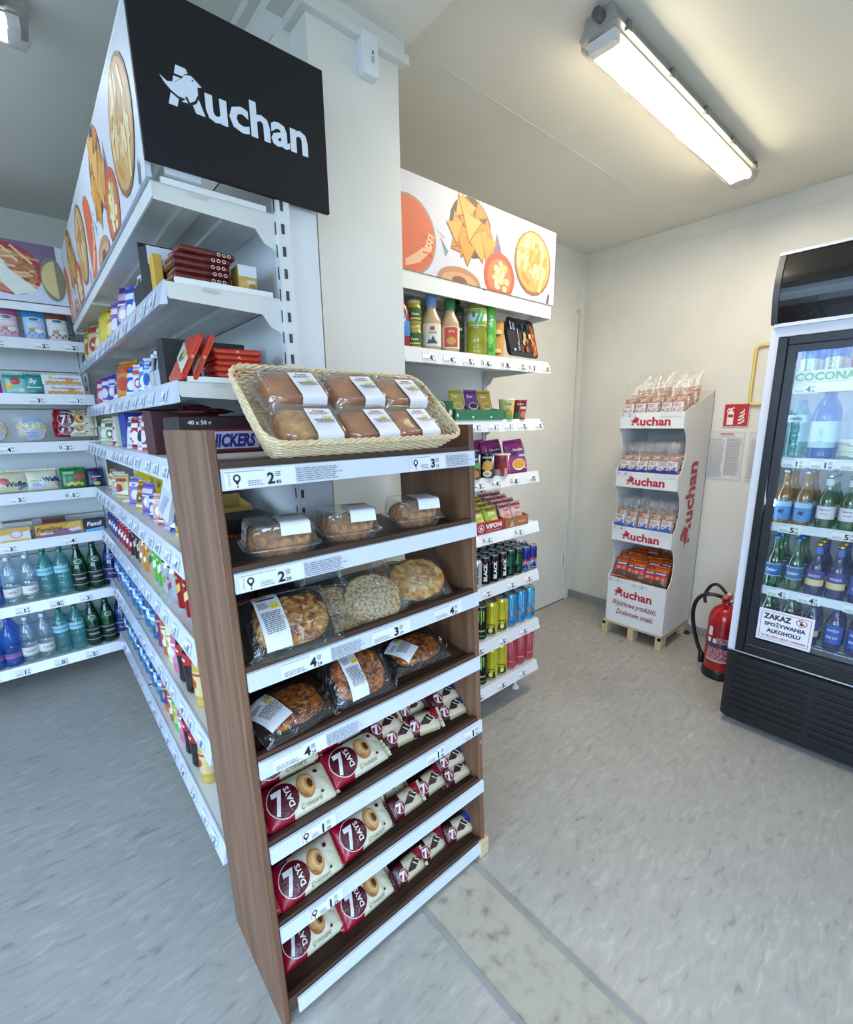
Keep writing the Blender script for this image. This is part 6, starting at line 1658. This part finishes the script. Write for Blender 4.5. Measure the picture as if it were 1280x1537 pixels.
T = tray_carton('display_carton', 'tall black open display carton behind the chocolate bars', 'carton', .19, .09, .14, '1d1b1f', hf=.11, back=.14, content=(5, ['5a4a3a', '8a8a90'], .10), ops=[('d', .06, .045, .010, .007, 'd9a0a8'), ('t', 'D', .085, .04, .03, 'e0e0ea', {'b': .03}), ('r', .0, .07, .075, .11, 'd6dae2')]); T.location = (.385, 1.39, LZ[1] + .0005)
T = carton('candy_carton', 'narrow yellow carton standing behind the chocolate bars', 'carton', .02, .05, .085, 'd3a63a'); T.location = (.302, 1.335, LZ[1] + .0005)
T = tray_carton('display_carton', 'dark torn display carton with gold packets, second on the upper shelf', 'carton', .12, .2, .12, '2a2426', hf=.06, back=.13, content=(5, ['c9a860', '4a3a34', 'b8b8c0'], .085)); T.location = (.395, 1.52, LZ[1] + .0005); T.rotation_euler = RZm
def l_pouch(i, y, w, h, c, c2, label, sd, tilt=-8, rz=0, dx=.03, t=.025):
    T = pouch(label, w, h, t, c, generic(w, h, c, c2, sd), sd); T.location = l_spot(y, i, dx); T.location.z += .008
    T.rotation_euler = (Matrix.Rotation(-PI / 2 + rad(rz), 4, 'Z') @ Matrix.Rotation(rad(tilt), 4, 'X')).to_euler(); return T
def l_carton(i, y, w, d, h, c, label, ops=None, dx=.02, rz=0, content=None, hf=None, col2=None, side=None, name='display_carton'):
    if content: T = tray_carton(name, label, 'carton', w, d, h, c, hf=hf or h * .5, back=h, content=content, ops=ops)
    else: T = carton(name, label, 'carton', w, d, h, c, ops)
    T.location = l_spot(y, i, dx + d / 2); T.rotation_euler = (0, 0, -PI / 2 + rad(rz)); return T
rows = {1: [(1.68, .07, .115, 'c9d6ee', '3a6ac0', 'white and blue sweets pouch'), (1.76, .07, .105, '6aa0dc', 'e6ecf6', 'light blue sweets pouch'), (1.85, .07, .12, '3a5ab0', 'dfe6f4', 'royal blue sweets pouch'), (1.97, .10, .15, '6a3f8c', 'c9b0dc', 'tall purple sweets pouch'), (2.10, .09, .12, '8a68b0', 'e0d6ea', 'lilac sweets pouch'), (2.24, .08, .13, 'd08a2a', 'f0d890', 'orange crisps bag'), (2.41, .17, .155, 'e0c31a', 'e8d030', 'big bright yellow crisps bag'), (2.62, .13, .14, 'd8b23a', 'f0e0a0', 'golden crisps bag'), (2.80, .14, .17, 'dcc888', 'b83a3a', 'pale yellow crisps bag'), (2.95, .12, .16, 'd8c070', '8a6a30', 'straw coloured crisps bag')],
        2: [(1.60, .06, .10, 'd6dae6', '4a6ab0', 'silver and blue wafer pouch'), (1.665, .06, .10, 'dfe2ea', '30303a', 'white wafer pouch with dark print'), (1.73, .06, .095, 'b9cdec', '2a5ab8', 'pale blue wafer pouch'), (1.80, .07, .095, '4a80d0', 'e8eefa', 'mid blue wafer pouch'), (1.88, .07, .09, 'c9d2e0', 'c84a3a', 'grey wafer pouch with red band'), (1.98, .08, .09, '2f62c4', 'e6e6f4', 'bright blue candy pouch'), (2.16, .15, .13, 'dc8a1c', 'c8401c', 'orange and red crackers bag'), (2.36, .08, .11, 'b8a4d4', '3a2f8c', 'lilac wafer pouch'), (2.50, .08, .11, '3a3a9c', 'd0c8e8', 'indigo wafer pouch'), (2.64, .08, .11, '5a48a4', 'e0d8ee', 'violet wafer pouch'), (2.8, .1, .11, 'c84a7a', 'f0d8e0', 'pink wafer pouch')],
        3: [(1.62, .055, .10, '2a52b4', 'e8e4ea', 'blue candy bag with white band'), (1.70, .06, .10, 'd8b8c4', 'b8324a', 'pink candy bag'), (1.78, .06, .10, 'c8304a', 'f0dce0', 'red and white candy bag'), (1.86, .06, .10, 'dcd4e0', '30304a', 'white candy bag with dark figures'), (1.95, .06, .095, 'b82a44', 'f4e8ea', 'crimson candy bag'), (2.05, .06, .10, 'd2d6e4', '4a4a6a', 'silver candy bag'), (2.16, .06, .10, 'e09ab0', 'f6e6ea', 'rose candy bag'), (2.28, .07, .10, 'e8dce4', 'c05a84', 'white and rose candy bag'), (2.42, .07, .10, 'c03a6a', 'f0d0dc', 'magenta candy bag'), (2.58, .08, .10, 'd8c8a8', '3a6a4a', 'cream candy bag with green disc'), (2.75, .08, .10, 'bcd0a8', 'f0f0e0', 'pale green candy bag')],
        4: [(1.46, .06, .115, 'd0b040', '2a2a30', 'yellow pouch with dark band'), (1.53, .05, .09, '3a4a90', 'e0d060', 'navy pouch with yellow band'), (1.59, .06, .08, 'b8a8c8', 'e8d8c0', 'mauve pouch'), (1.66, .06, .085, 'b02438', 'e8b8b8', 'red gum pouch'), (1.73, .06, .08, 'd8a89c', 'f4e4dc', 'salmon pouch'), (1.81, .05, .07, '4a68b8', 'e0e0f0', 'blue sachet'), (1.92, .08, .10, '7a60b0', 'd8c8ea', 'purple pouch with pale picture'), (2.04, .08, .10, 'c8982c', '7a4a1c', 'golden pouch with brown picture'), (2.17, .08, .10, '8a78c0', 'e8e0f2', 'lavender pouch'), (2.48, .08, .09, 'd8c088', 'a83a3a', 'beige pouch with red disc'), (2.62, .08, .09, 'b8c4cc', 'e0a040', 'grey pouch with orange disc'), (2.78, .08, .09, 'c87a4a', 'f0e0c8', 'copper pouch')]}
posn = {1: 'upper', 2: 'second', 3: 'third', 4: 'fourth'}
for i, lst in rows.items():
    for n, (y, w, h, c, c2, nm) in enumerate(lst):
        l_pouch(i, y, w, h, c, c2, '%s on the %s shelf of the long unit' % (nm, posn[i]), 20 + n + i * 7, tilt=-6 - (n * 5) % 9, rz=26 + ((n * 13) % 11 - 5) * 2.2, dx=.045, t=.035 if h > .12 else .022)
        if i in (2, 3) and n % 2 == 0:
            l_pouch(i, y + .01, w, h * .95, c2 if c2[0] not in '3' else c, c, '%s, rear one, %s shelf of long unit' % (nm, posn[i]), 60 + n + i * 7, tilt=-4, rz=0, dx=.10)
# second shelf, near end: orange bars and black carton
g = 'orange chocolate bars at the near end of the second shelf'
ob = thing('chocolate_bar', '', 'chocolate bar', group=g)
m = MB('c83a22'); m.box(-.058, .058, -.045, .045, 0, .0135, ch=.004); m.obj('wrapper', 'foil', ob)
m = MB(); D(m, S_plane((-.058, -.045, .0136), (1, 0, 0), (0, 1, 0)), [('p', [(.01, .0), (.05, .0), (.105, .09), (.06, .09)], 'd8d0c0'), ('d', .06, .05, .014, .02, '3a7a3a'), ('d', .065, .04, .010, .014, 'e0b060')])
D(m, S_plane((0, -.0452, 0), (1, 0, 0), (0, 0, 1)), [('d', .0, .007, .004, .003, 'e8a090'), ('r', -.05, .003, .05, .0045, 'e0604a')]); m.obj('print', 'gloss', ob)
for k in range(6):
    place(ob, (.432 + (.0, .004, -.002, .005, .0, .004)[k], 1.255, LZ[2] + .0005 + k * .0137), (0, 0, rad((2, -3, 1, -2, 3, -5)[k])), 'orange chocolate bar, %s in the flat stack' % ('lowest', 'second', 'third', 'fourth', 'fifth', 'topmost')[k], g)
for k in range(2):
    place(ob, (.325 + k * .026, 1.235, LZ[2] + .052), (0, rad(-62), rad(4)), 'orange chocolate bar leaning against the stack, %s of two' % ('outer', 'inner')[k], g)
T = tray_carton('display_carton', 'black display carton with white letter behind the orange bars', 'carton', .2, .07, .115, '1e1c22', hf=.112, back=.115, ops=[('d', .065, .045, .010, .006, 'd9a0a8'), ('t', 'D', .095, .035, .034, 'e6e6f0', {'b': .05}), ('d', .06, .045, .006, .004, 'f0d8d8')]); T.location = (.395, 1.37, LZ[2] + .0005)
for k, y in enumerate((1.435, 1.50)):
    T = tray_carton('display_carton', 'grey torn display carton with silver packets, %s behind the black one' % ('first', 'second')[k], 'carton', .055, .2, .12 - .01 * k, 'b4b8c0', hf=.045, back=.12 - .01 * k, content=(2, ['a8acb8', '3a3036'], .08)); T.location = (.395, y, LZ[2] + .0005); T.rotation_euler = RZm
# third shelf cartons
T = carton('bar_carton', 'dark brown carton of bars with blue and red lettering behind the basket', 'carton', .195, .15, .100, '2b1618', [('r', .0, .018, .195, .070, '7a1f30'), ('p', [(.035, .023), (.182, .023), (.190, .065), (.043, .065)], 'c9c6e6'), ('t', 'SNICKERS', .112, .044, .042, '26307e', {'b': .05, 'sh': .2, 'w': .128}), ('t', '40 x 50 g', .046, .087, .013, 'e6dfe2', {'b': .03, 'w': .052}), ('r', .10, .009, .14, .011, '8a7a70')]); T.location = (.374, 1.275, LZ[3] + .0005)
T = carton('bar_carton', 'black carton of loose bars right behind the dark brown one', 'carton', .15, .08, .105, '1c1718', [('r', .02, .06, .13, .09, '3a2a2e')]); T.location = (.46, 1.395, LZ[3] + .0005)
for k, (x, z) in enumerate(((.36, 0), (.43, .0), (.39, .012))):
    T = pack('candy_bar', 'dark red wrapped bar lying on the cartons, %s' % ('left', 'right', 'upper')[k], 'candy bar', .075, .03, .016, '5a1420', [('r', -.02, .012, .02, .018, 'c8a0a8')], k + 30); T.location = (x, 1.40 + .03 * (k == 2), LZ[3] + .116 + z); T.rotation_euler = (rad(-80), 0, rad(20 * k - 15))
T = tray_carton('bar_carton', 'maroon display carton with letters, next along the third shelf', 'carton', .18, .12, .125, '4a1a22', hf=.12, back=.13, ops=[('t', 'Z ORZECHAMI', .09, .055, .018, 'e0d4d0', {'b': .03, 'w': .12})]); T.location = (.37, 1.56, LZ[3] + .0005)
T = carton('bar_carton', 'royal blue carton with white letters farther along the third shelf', 'carton', .2, .14, .13, '24349a', [('t', 'KAŻDY', .10, .088, .026, 'dfe3f2', {'b': .03}), ('t', 'MA SWOJE', .10, .052, .026, 'dfe3f2', {'b': .03, 'w': .14})]); T.location = (.40, 2.16, LZ[3] + .0005)
T = carton('bar_carton', 'pale green narrow carton beside the royal blue one', 'carton', .03, .2, .12, 'c4cfb4'); T.location = (.39, 2.28, LZ[3] + .0005); T.rotation_euler = RZm
# fourth shelf
T = carton('bar_carton', 'black carton of bars with red script seen through the rack', 'carton', .15, .12, .075, '1d1719', [('t', 'mars', .052, .034, .036, 'c2562c', {'b': .03, 'sh': .25})]); T.location = (.415, 1.27, LZ[4] + .0005)
T = tray_carton('bar_carton', 'open kraft carton behind the black one seen through the rack', 'carton', .17, .11, .11, 'a5803c', hf=.085, back=.11, wall='c8b79a', content=(6, '3a2024', .07)); T.location = (.395, 1.40, LZ[4] + .0005)
T = carton('bar_carton', 'red and white carton under the basket seen through the rack', 'carton', .09, .06, .06, 'b5202e', [('r', .0, .035, .09, .06, 'e6e2e2')]); T.location = (.35, 1.47, LZ[4] + .0005 + .085)
T = carton('bar_carton', 'slanted white striped carton on the fourth shelf of the long unit', 'carton', .12, .09, .13, 'd2d5df', [('p', [(.008 + .012 * q, .01), (.012 + .012 * q, .01), (.05 + .012 * q, .07), (.046 + .012 * q, .07)], '9aa0b4') for q in range(5)] + [('r', .01, .09, .11, .12, 'e6e8ee')]); T.location = (.33, 1.585, LZ[4] + .03); T.rotation_euler = (rad(-14), rad(8), -PI / 2)
T = tray_carton('bar_carton', 'yellow display carton full of pouches on the fourth shelf', 'carton', .50, .07, .165, 'd9c21c', hf=.02, back=.165); T.location = l_spot(2.06, 4, .085); T.rotation_euler = RZm
T = carton('bar_carton', 'row of white cartons at the back of the fourth shelf', 'carton', .26, .06, .20, 'd8dae4', [('r', .06 * q, 0, .06 * q + .003, .2, '8a8ea0') for q in range(1, 4)]); T.location = l_spot(2.5, 4, .15); T.rotation_euler = RZm
T = carton('bar_carton', 'blue and red flat carton lying at the back of the fourth shelf', 'carton', .2, .07, .17, '2a4a9a', [('r', 0, .11, .2, .17, 'a83a5a')]); T.location = l_spot(1.74, 4, .20); T.rotation_euler = RZm
# behind the bread: dark cartons on the sixth level
for k, (x, c, nm) in enumerate(((.36, '3a1820', 'dark maroon carton'), (.475, '2a1a1e', 'near-black carton'))):
    T = carton('bar_carton', '%s at the near end of the can shelf, seen through the rack' % nm, 'carton', .105, .10, .12, c, [('r', .01, .07, .09, .09, 'a03040' if k == 0 else '5a4a50')]); T.location = (x, 1.26, LZ[5] + .0005)
# cans and bottles on the lower shelves
def scan(label, c, c2, tall=False, sd=0):
    h = .15 if tall else .115; r = .0265 if tall else .031
    return can(label, r, h, [(0, c), (.55, c)], [('p', [(-.02, h * .25), (.02, h * .45), (.02, h * .62), (-.02, h * .42)], c2), ('t', ('Cola', 'Fresh', 'Soda', 'Ice')[sd % 4], 0, h * .72, .014, c2, {'b': .04})])
cans = [('red tall can', 'b01820', 'e8c890', True, 1.40), ('red energy can with gold print', 'a81c22', 'd8b060', True, 1.49), ('silver grey can', 'b4b8bd', 'a83a4a', False, 1.585), ('second silver can', 'c0c3c8', '8aa04a', False, 1.665), ('lime green can', '5cb53c', 'e8f2d8', True, 1.745), ('leaf green can', '6ac04a', 'd8ecd0', True, 1.82), ('beige can with green print', 'c9b48a', '3a6a3a', True, 1.895), ('orange can', 'd88a3c', 'f4e0c0', False, 1.975), ('peach can', 'd8a070', 'f6ecd8', False, 2.05), ('dark brown can', '3a2420', 'c8b0a0', True, 2.125), ('black can', '2a2226', 'b8a8a8', True, 2.20), ('maroon can', '5a1a24', 'd8b8b8', False, 2.275), ('red and white can', 'b42434', 'f2e6e6', False, 2.36), ('crimson can', 'a01c30', 'f0dcdc', False, 2.435), ('scarlet can', 'c02a34', 'f4e8e8', False, 2.51), ('ruby can', '9a1c2c', 'ecdcdc', False, 2.585), ('blue can with white ring', '24349c', 'e0e4f2', False, 2.68), ('deep blue can', '1f2c84', 'd8dcf0', False, 2.755), ('navy can', '1c2460', 'c8cce4', False, 2.83), ('ultramarine can', '2c3cac', 'e4e8f6', False, 2.905)]
for n, (nm, c, c2, tall, y) in enumerate(cans):
    p = scan('', c, c2, tall, n)
    for rw in range(3):
        place(p, l_spot(y, 5, .045 + rw * .066), RZm, '%s, %s row on the can shelf of the long unit' % (nm, ('front', 'middle', 'back')[rw]), 'cans on the can shelf')
def lb(kind, mat, c, cap, lab, r=.030, h=.21, **k):
    return bottle('', kind, r=r, h=h, mat=mat, col=c, cap=cap, lab=lab, **k)
cola = lambda: lb('cola', 'gloss', '1c100e', 'b01c20', (.45, .62, 'b01c24', [('t', 'Cola', 0, 0, .018, 'f2e8e8', {'sh': .2, 'b': .03})]), .032, .225)
blues = [('pet_blue', '3a6ac0', '6a9ad8'), ('pet_teal', '3a9ac0', 'a8d4e4'), ('pet_blue', '2a50b0', '2a3a8a'), ('pet_clear', '5a8ad0', '7ab0e4')]
def juice(c, cap, l1, l2, h=.19, kind='water'): return lb(kind, 'gloss', c, cap, (.2, .6, l1, [('d', 0, 0, .016, .02, l2), ('r', -.03, .026, .03, .034, l2)]), .029, h)
for lv in (6, 7):
    near = 1.42 if lv == 6 else 1.50
    seq = [(juice('c9a44a', 'e0e0d8', 'd8c088', 'b84a2a', .2), 'golden drink bottle', near, 2), (cola(), 'cola bottle with red label', near + .10, 2), (cola(), 'second cola bottle', near + .185, 2), (juice('c86a94', 'b83a6a', 'd07aa4', 'f0dce6', .19), 'pink drink bottle', near + .27, 2), (juice('d8d4a0' if lv == 6 else '6ab04a', 'd8d0c0', 'e0e0c8' if lv == 6 else 'a0d080', 'c8a030', .2), 'pale yellow drink bottle' if lv == 6 else 'lime drink bottle', near + .35, 2), (juice('a8603a', '8a3a2a', 'e0d4c8', 'b85a3a', .2), 'amber tea bottle', near + .43, 2), (juice('c86a2c' if lv == 7 else '7a3a6a', '9a2a2a', '5a3a78', 'e8a030', .2), 'orange and purple juice bottle', near + .52, 2)]
    y = near + .61; n = 0
    while y < 2.98:
        mt, cp, lc = blues[n % 4]
        seq.append((lb('water', mt, 'ffffff', cp, (.3, .52, lc, [('r', -.03, -.005, .03, .008, 'dfe8f4')]), .031, .215), '%s blue water bottle from the juices' % ORD[n + 1], y, 2)); y += .078; n += 1
    for p, nm, y, rws in seq:
        for rw in range(rws):
            place(p, l_spot(y, lv, .045 + rw * .07), RZm, '%s, %s row, %s bottle shelf of long unit' % (nm, ('front', 'back')[rw], ('upper', 'lowest')[lv - 6]), 'bottles on the long unit')

# ------------------------------------------------------------------ bags in the cardboard display
DR = -PI / 2
def dput(T, x, y, z, tilt, rz): 
    T.location = (x, y, z); T.rotation_euler = (Matrix.Rotation(DR + rad(rz), 4, 'Z') @ Matrix.Rotation(rad(tilt), 4, 'X')).to_euler()
def nutbag(label, blue, group, nutc='nuts', sd=1):
    T = thing('nut_bag', label, 'bag', group=group)
    w, h = .072, .150
    f = pillow_f(w, h * .68, .03, sd, 2.5, 3)
    m = MB(); nx, nz = 8, 8
    vs = [(-w / 2 + w * i / nx, -f(-w / 2 + w * i / nx, h * .68 * j / nz) * .8, h * .68 * j / nz) for j in range(nz + 1) for i in range(nx + 1)]
    m.add(vs, [(j * (nx + 1) + i, j * (nx + 1) + i + 1, (j + 1) * (nx + 1) + i + 1, (j + 1) * (nx + 1) + i) for j in range(nz) for i in range(nx)], None, 0, True)
    m.box(-w / 2, w / 2, 0, .002, 0, h * .68); m.obj('nuts', nutc, T)
    m = MB(); s0 = S_plane((0, -.0165, 0), (1, 0, 0), (0, 0, 1))
    D(m, s0, [('r', -.028, .004, .028, .068, 'ddd6d4'), ('r', -.03, .0, .03, .016, blue), ('d', .006, .018, .014, .007, blue), ('r', .006, .026, .022, .036, blue), ('p', [(-.024, .022), (-.012, .020), (-.014, .032), (-.02, .03)], 'b83a44'), ('r', -.022, .046, .012, .052, 'a8989c'), ('r', -.022, .056, .016, .060, 'c86a72')]); m.obj('paper_label', 'print', T)
    m = MB(); f2 = pillow_f(w * 1.1, h * 1.25, .045, sd + 2, 3, 3)
    W_, H_ = w * 1.1, h * 1.25
    vs = [(-W_ / 2 + W_ * i / 10, -f2(-W_ / 2 + W_ * i / 10, H_ * j / 12) - .004, H_ * j / 12) for j in range(13) for i in range(11)]
    m.add(vs, [(j * 11 + i, j * 11 + i + 1, (j + 1) * 11 + i + 1, (j + 1) * 11 + i) for j in range(12) for i in range(10)], None, 0, True); m.obj('film_bag', 'film', T)
    return T
g0, g1, g2, g3 = 'pink-labelled bags on top of the display', 'blue-labelled nut bags on the second display tier', 'bright-blue nut bags on the third display tier', 'orange bags in the lowest display tier'
nb0 = nutbag('', 'c9a8a6', g0, 'nuts', 3); nb1 = nutbag('', '2a2a8a', g1, 'nuts', 5); nb2 = nutbag('', '2a5ac0', g2, 'nuts', 7)
rnd = random.Random(11)
ROWN = ('front', 'second', 'third', 'back')
def pos_name(k, n): return ORD[k + 1] + ' from the left'
for proto, z0, nrow, ncol, g, nm in ((nb0, 1.352, 3, 5, g0, 'pink-labelled nut bag on top'), (nb1, 1.002, 3, 6, g1, 'dark-blue-labelled nut bag'), (nb2, .657, 3, 5, g2, 'bright-blue-labelled nut bag')):
    for rw in range(nrow):
        for k in range(ncol):
            y = DY1 - .045 - k * (.285 / (ncol - 1)) + rnd.uniform(-.006, .006)
            x = DX0 + .022 + rw * .07
            zz = {1.352: 1.43, 1.002: 1.10, .657: .757}[z0] + rw * (.006 if z0 < 1.3 else .03) + rnd.uniform(-.004, .006)
            T = place(proto, (0, 0, 0), (0, 0, 0), '%s, %s row, %s' % (nm, ROWN[rw], pos_name(k, ncol)), g)
            dput(T, x, y, zz - .02, -8 - 5 * rnd.random(), rnd.uniform(-8, 8))
og = pouch('', .085, .12, .03, 'd9601c', [('r', -.036, .0, .036, .035, '5a4a40'), ('r', -.038, .07, .038, .088, '2a2c5a'), ('r', -.03, .075, .03, .083, 'd8d4e0'), ('r', -.036, .035, .036, .07, 'b8383a'), ('d', -.012, .05, .012, .010, 'e09080'), ('d', .016, .048, .010, .009, 'd87060')], 17, g3)
for rw, (ncol, x, dz_, tl) in enumerate(((5, .005, .0, -28), (5, .05, .03, -35), (5, .11, .055, -45), (5, .18, .065, -50))):
    for k in range(ncol):
        y = DY1 - .062 - k * (.245 / (ncol - 1)) + rnd.uniform(-.008, .008)
        T = place(og, (0, 0, 0), (0, 0, 0), 'orange snack bag in the lowest tier, %s row, %s' % (ROWN[rw], pos_name(k, ncol)), g3)
        dput(T, DX0 + .02 + x, y, .395 + dz_ + rnd.uniform(-.005, .02), tl + rnd.uniform(-8, 8), rnd.uniform(-16, 16))
m = MB('241c18'); m.lathe([(.012, 0), (.018, .006), (.016, .016), (.008, .02)], 10)
tag(m.obj('rubber_stopper', 'plain', None, loc=(3.14, 1.045, 0)), 'small dark stopper lying beside the pallet corner', 'stopper')

# ------------------------------------------------------------------ fridge contents
def f_spot(y, i, x=2.395): return (x, y, FS[i] + .0005)
def fbottle(kind, mat, col, cap, lab, neck, r, h, **k):
    return bottle('', kind, r=r, h=h, mat=mat, col=col, cap=cap, lab=lab, neck=neck, cap_h=.008, cap_mat='metal' if kind == 'beer' else 'gloss', **k)
FR = (0, 0, -PI / 2)
def frow(p, ys, i, label, group, rows=3, dx=.072, x0=2.395):
    for n, y in enumerate(ys):
        for rw in range(rows):
            place(p, (x0 + rw * dx, y, FS[i] + .0005), FR, '%s, %s, %s row in the fridge' % (label, ('left', 'middle', 'right')[n] if len(ys) > 1 else 'single column', ('front', 'second', 'third')[rw]), group)
ck = can('', .031, .16, [(0, 'd0d4cc'), (.1, 'cdd8d0'), (.6, '3a6ac8')], [('t', 'COCO', 0, .08, .02, '4aa04a', {'rot': 90, 'b': .04}), ('d', .0, .035, .02, .024, '7a8a5a'), ('d', .004, .03, .012, .012, 'b8c090')])
frow(ck, [.47, .395], 0, 'white, green and blue coconut drink can', 'coconut drink cans', 2)
ck2 = can('', .031, .16, [(0, 'c23a34')], [('d', 0, .09, .022, .03, 'b8c48a'), ('d', 0, .1, .012, .012, '4a9a5a'), ('d', .004, .04, .018, .02, 'd0c890')])
frow(ck2, [.315, .24], 0, 'red drink can with green fruit', 'red fruit drink cans', 2)
w1 = fbottle('water', 'pet_teal', 'ffffff', '4a90c8', (.62, .74, 'c8e0ec', [('r', -.02, -.004, .02, .004, '6a9ac0')]), None, .034, .235)
frow(w1, [.482], 1, 'small pale blue water bottle', 'water bottles in the fridge', 2)
w2 = fbottle('water', 'pet_blue', 'ffffff', '1f5ad8', (.18, .56, 'b8d8e8', [('t', 'KINGA', 0, 0, .02, '5a8ab8', {'rot': 90})]), None, .041, .265)
frow(w2, [.395], 1, 'large blue water bottle', 'water bottles in the fridge', 2)
w3 = fbottle('water', 'pet_clear', 'ffffff', 'e0e4e8', (.08, .32, 'd8e4dc', [('t', 'woda', 0, .01, .014, 'b86a70'), ('r', -.05, -.024, .05, -.014, '6aa86a')]), None, .040, .25)
frow(w3, [.298], 1, 'clear water bottle with white and green label', 'water bottles in the fridge', 2)
b1 = fbottle('beer', 'glass_amber', 'ffffff', 'b8ccd8', (.08, .44, '5a90d0', [('r', -.05, .015, .05, .036, 'a8cce4'), ('p', [(-.012, -.01), (-.004, .004), (.004, -.002), (.012, .008), (.006, -.016)], '24365a')]), None, .029, .225)
frow(b1, [.485, .418], 2, 'amber beer bottle with light blue label', 'amber beer bottles', 3)
b2 = fbottle('beer', 'glass_green', 'ffffff', 'c8ccd0', (.18, .42, 'd8d6e4', [('d', 0, 0, .024, .022, 'e4e2ec'), ('r', -.016, .008, .016, .014, '6a5aa0'), ('r', -.014, -.006, .014, -.003, 'c86a7a')]), (.80, .92, 'd8dce4'), .029, .215)
frow(b2, [.345, .275, .205], 2, 'green beer bottle with white label and neck foil', 'green beer bottles', 3)
b3 = fbottle('beer', 'glass_green', 'ffffff', '3a7ac0', (.22, .48, '2a62a0', [('t', 'Carlsberg', 0, 0, .017, 'd8e4f0', {'sh': .2, 'b': .03, 'w': .04}), ('r', -.06, .024, .06, .027, 'b8cce0'), ('r', -.06, -.027, .06, -.024, 'b8cce0')]), None, .029, .225)
frow(b3, [.485, .412], 3, 'green beer bottle with blue label', 'blue-labelled green bottles', 3)
b4 = fbottle('beer', 'pet_navy', 'ffffff', 'c8a050', (.18, .48, '4a3a90', [('t', 'KSIĄŻĘCE', 0, .012, .012, 'd8d4ec', {'b': .03, 'w': .038}), ('r', -.04, -.03, .04, -.004, 'e0c890')]), (.80, .93, '5a6ac0'), .029, .22)
frow(b4, [.342, .275], 3, 'brown beer bottle with violet and cream label', 'violet-labelled bottles', 3)
b5 = fbottle('beer', 'pet_navy', 'ffffff', '3a5ac0', (.16, .5, '3a5ab8', [('t', 'KSIĄŻĘCE', 0, .018, .012, 'dfe4f6', {'b': .03, 'w': .038}), ('t', 'IPA 0,0', 0, -.012, .015, 'dfe4f6', {'b': .03, 'w': .036})]), (.80, .93, '4a6ad0'), .029, .22)
frow(b5, [.205, .135], 3, 'beer bottle with blue label', 'blue-labelled dark bottles', 3)
frow(b3, [.485, .405], 4, 'green beer bottle on the lowest tier, behind the sticker', 'blue-labelled green bottles', 2, x0=2.40)
frow(b4, [.330], 4, 'violet-labelled beer bottle on the lowest tier', 'violet-labelled bottles', 2, x0=2.40)
frow(b5, [.255, .185, .115], 4, 'blue-labelled beer bottle on the lowest tier', 'blue-labelled dark bottles', 2, x0=2.40)
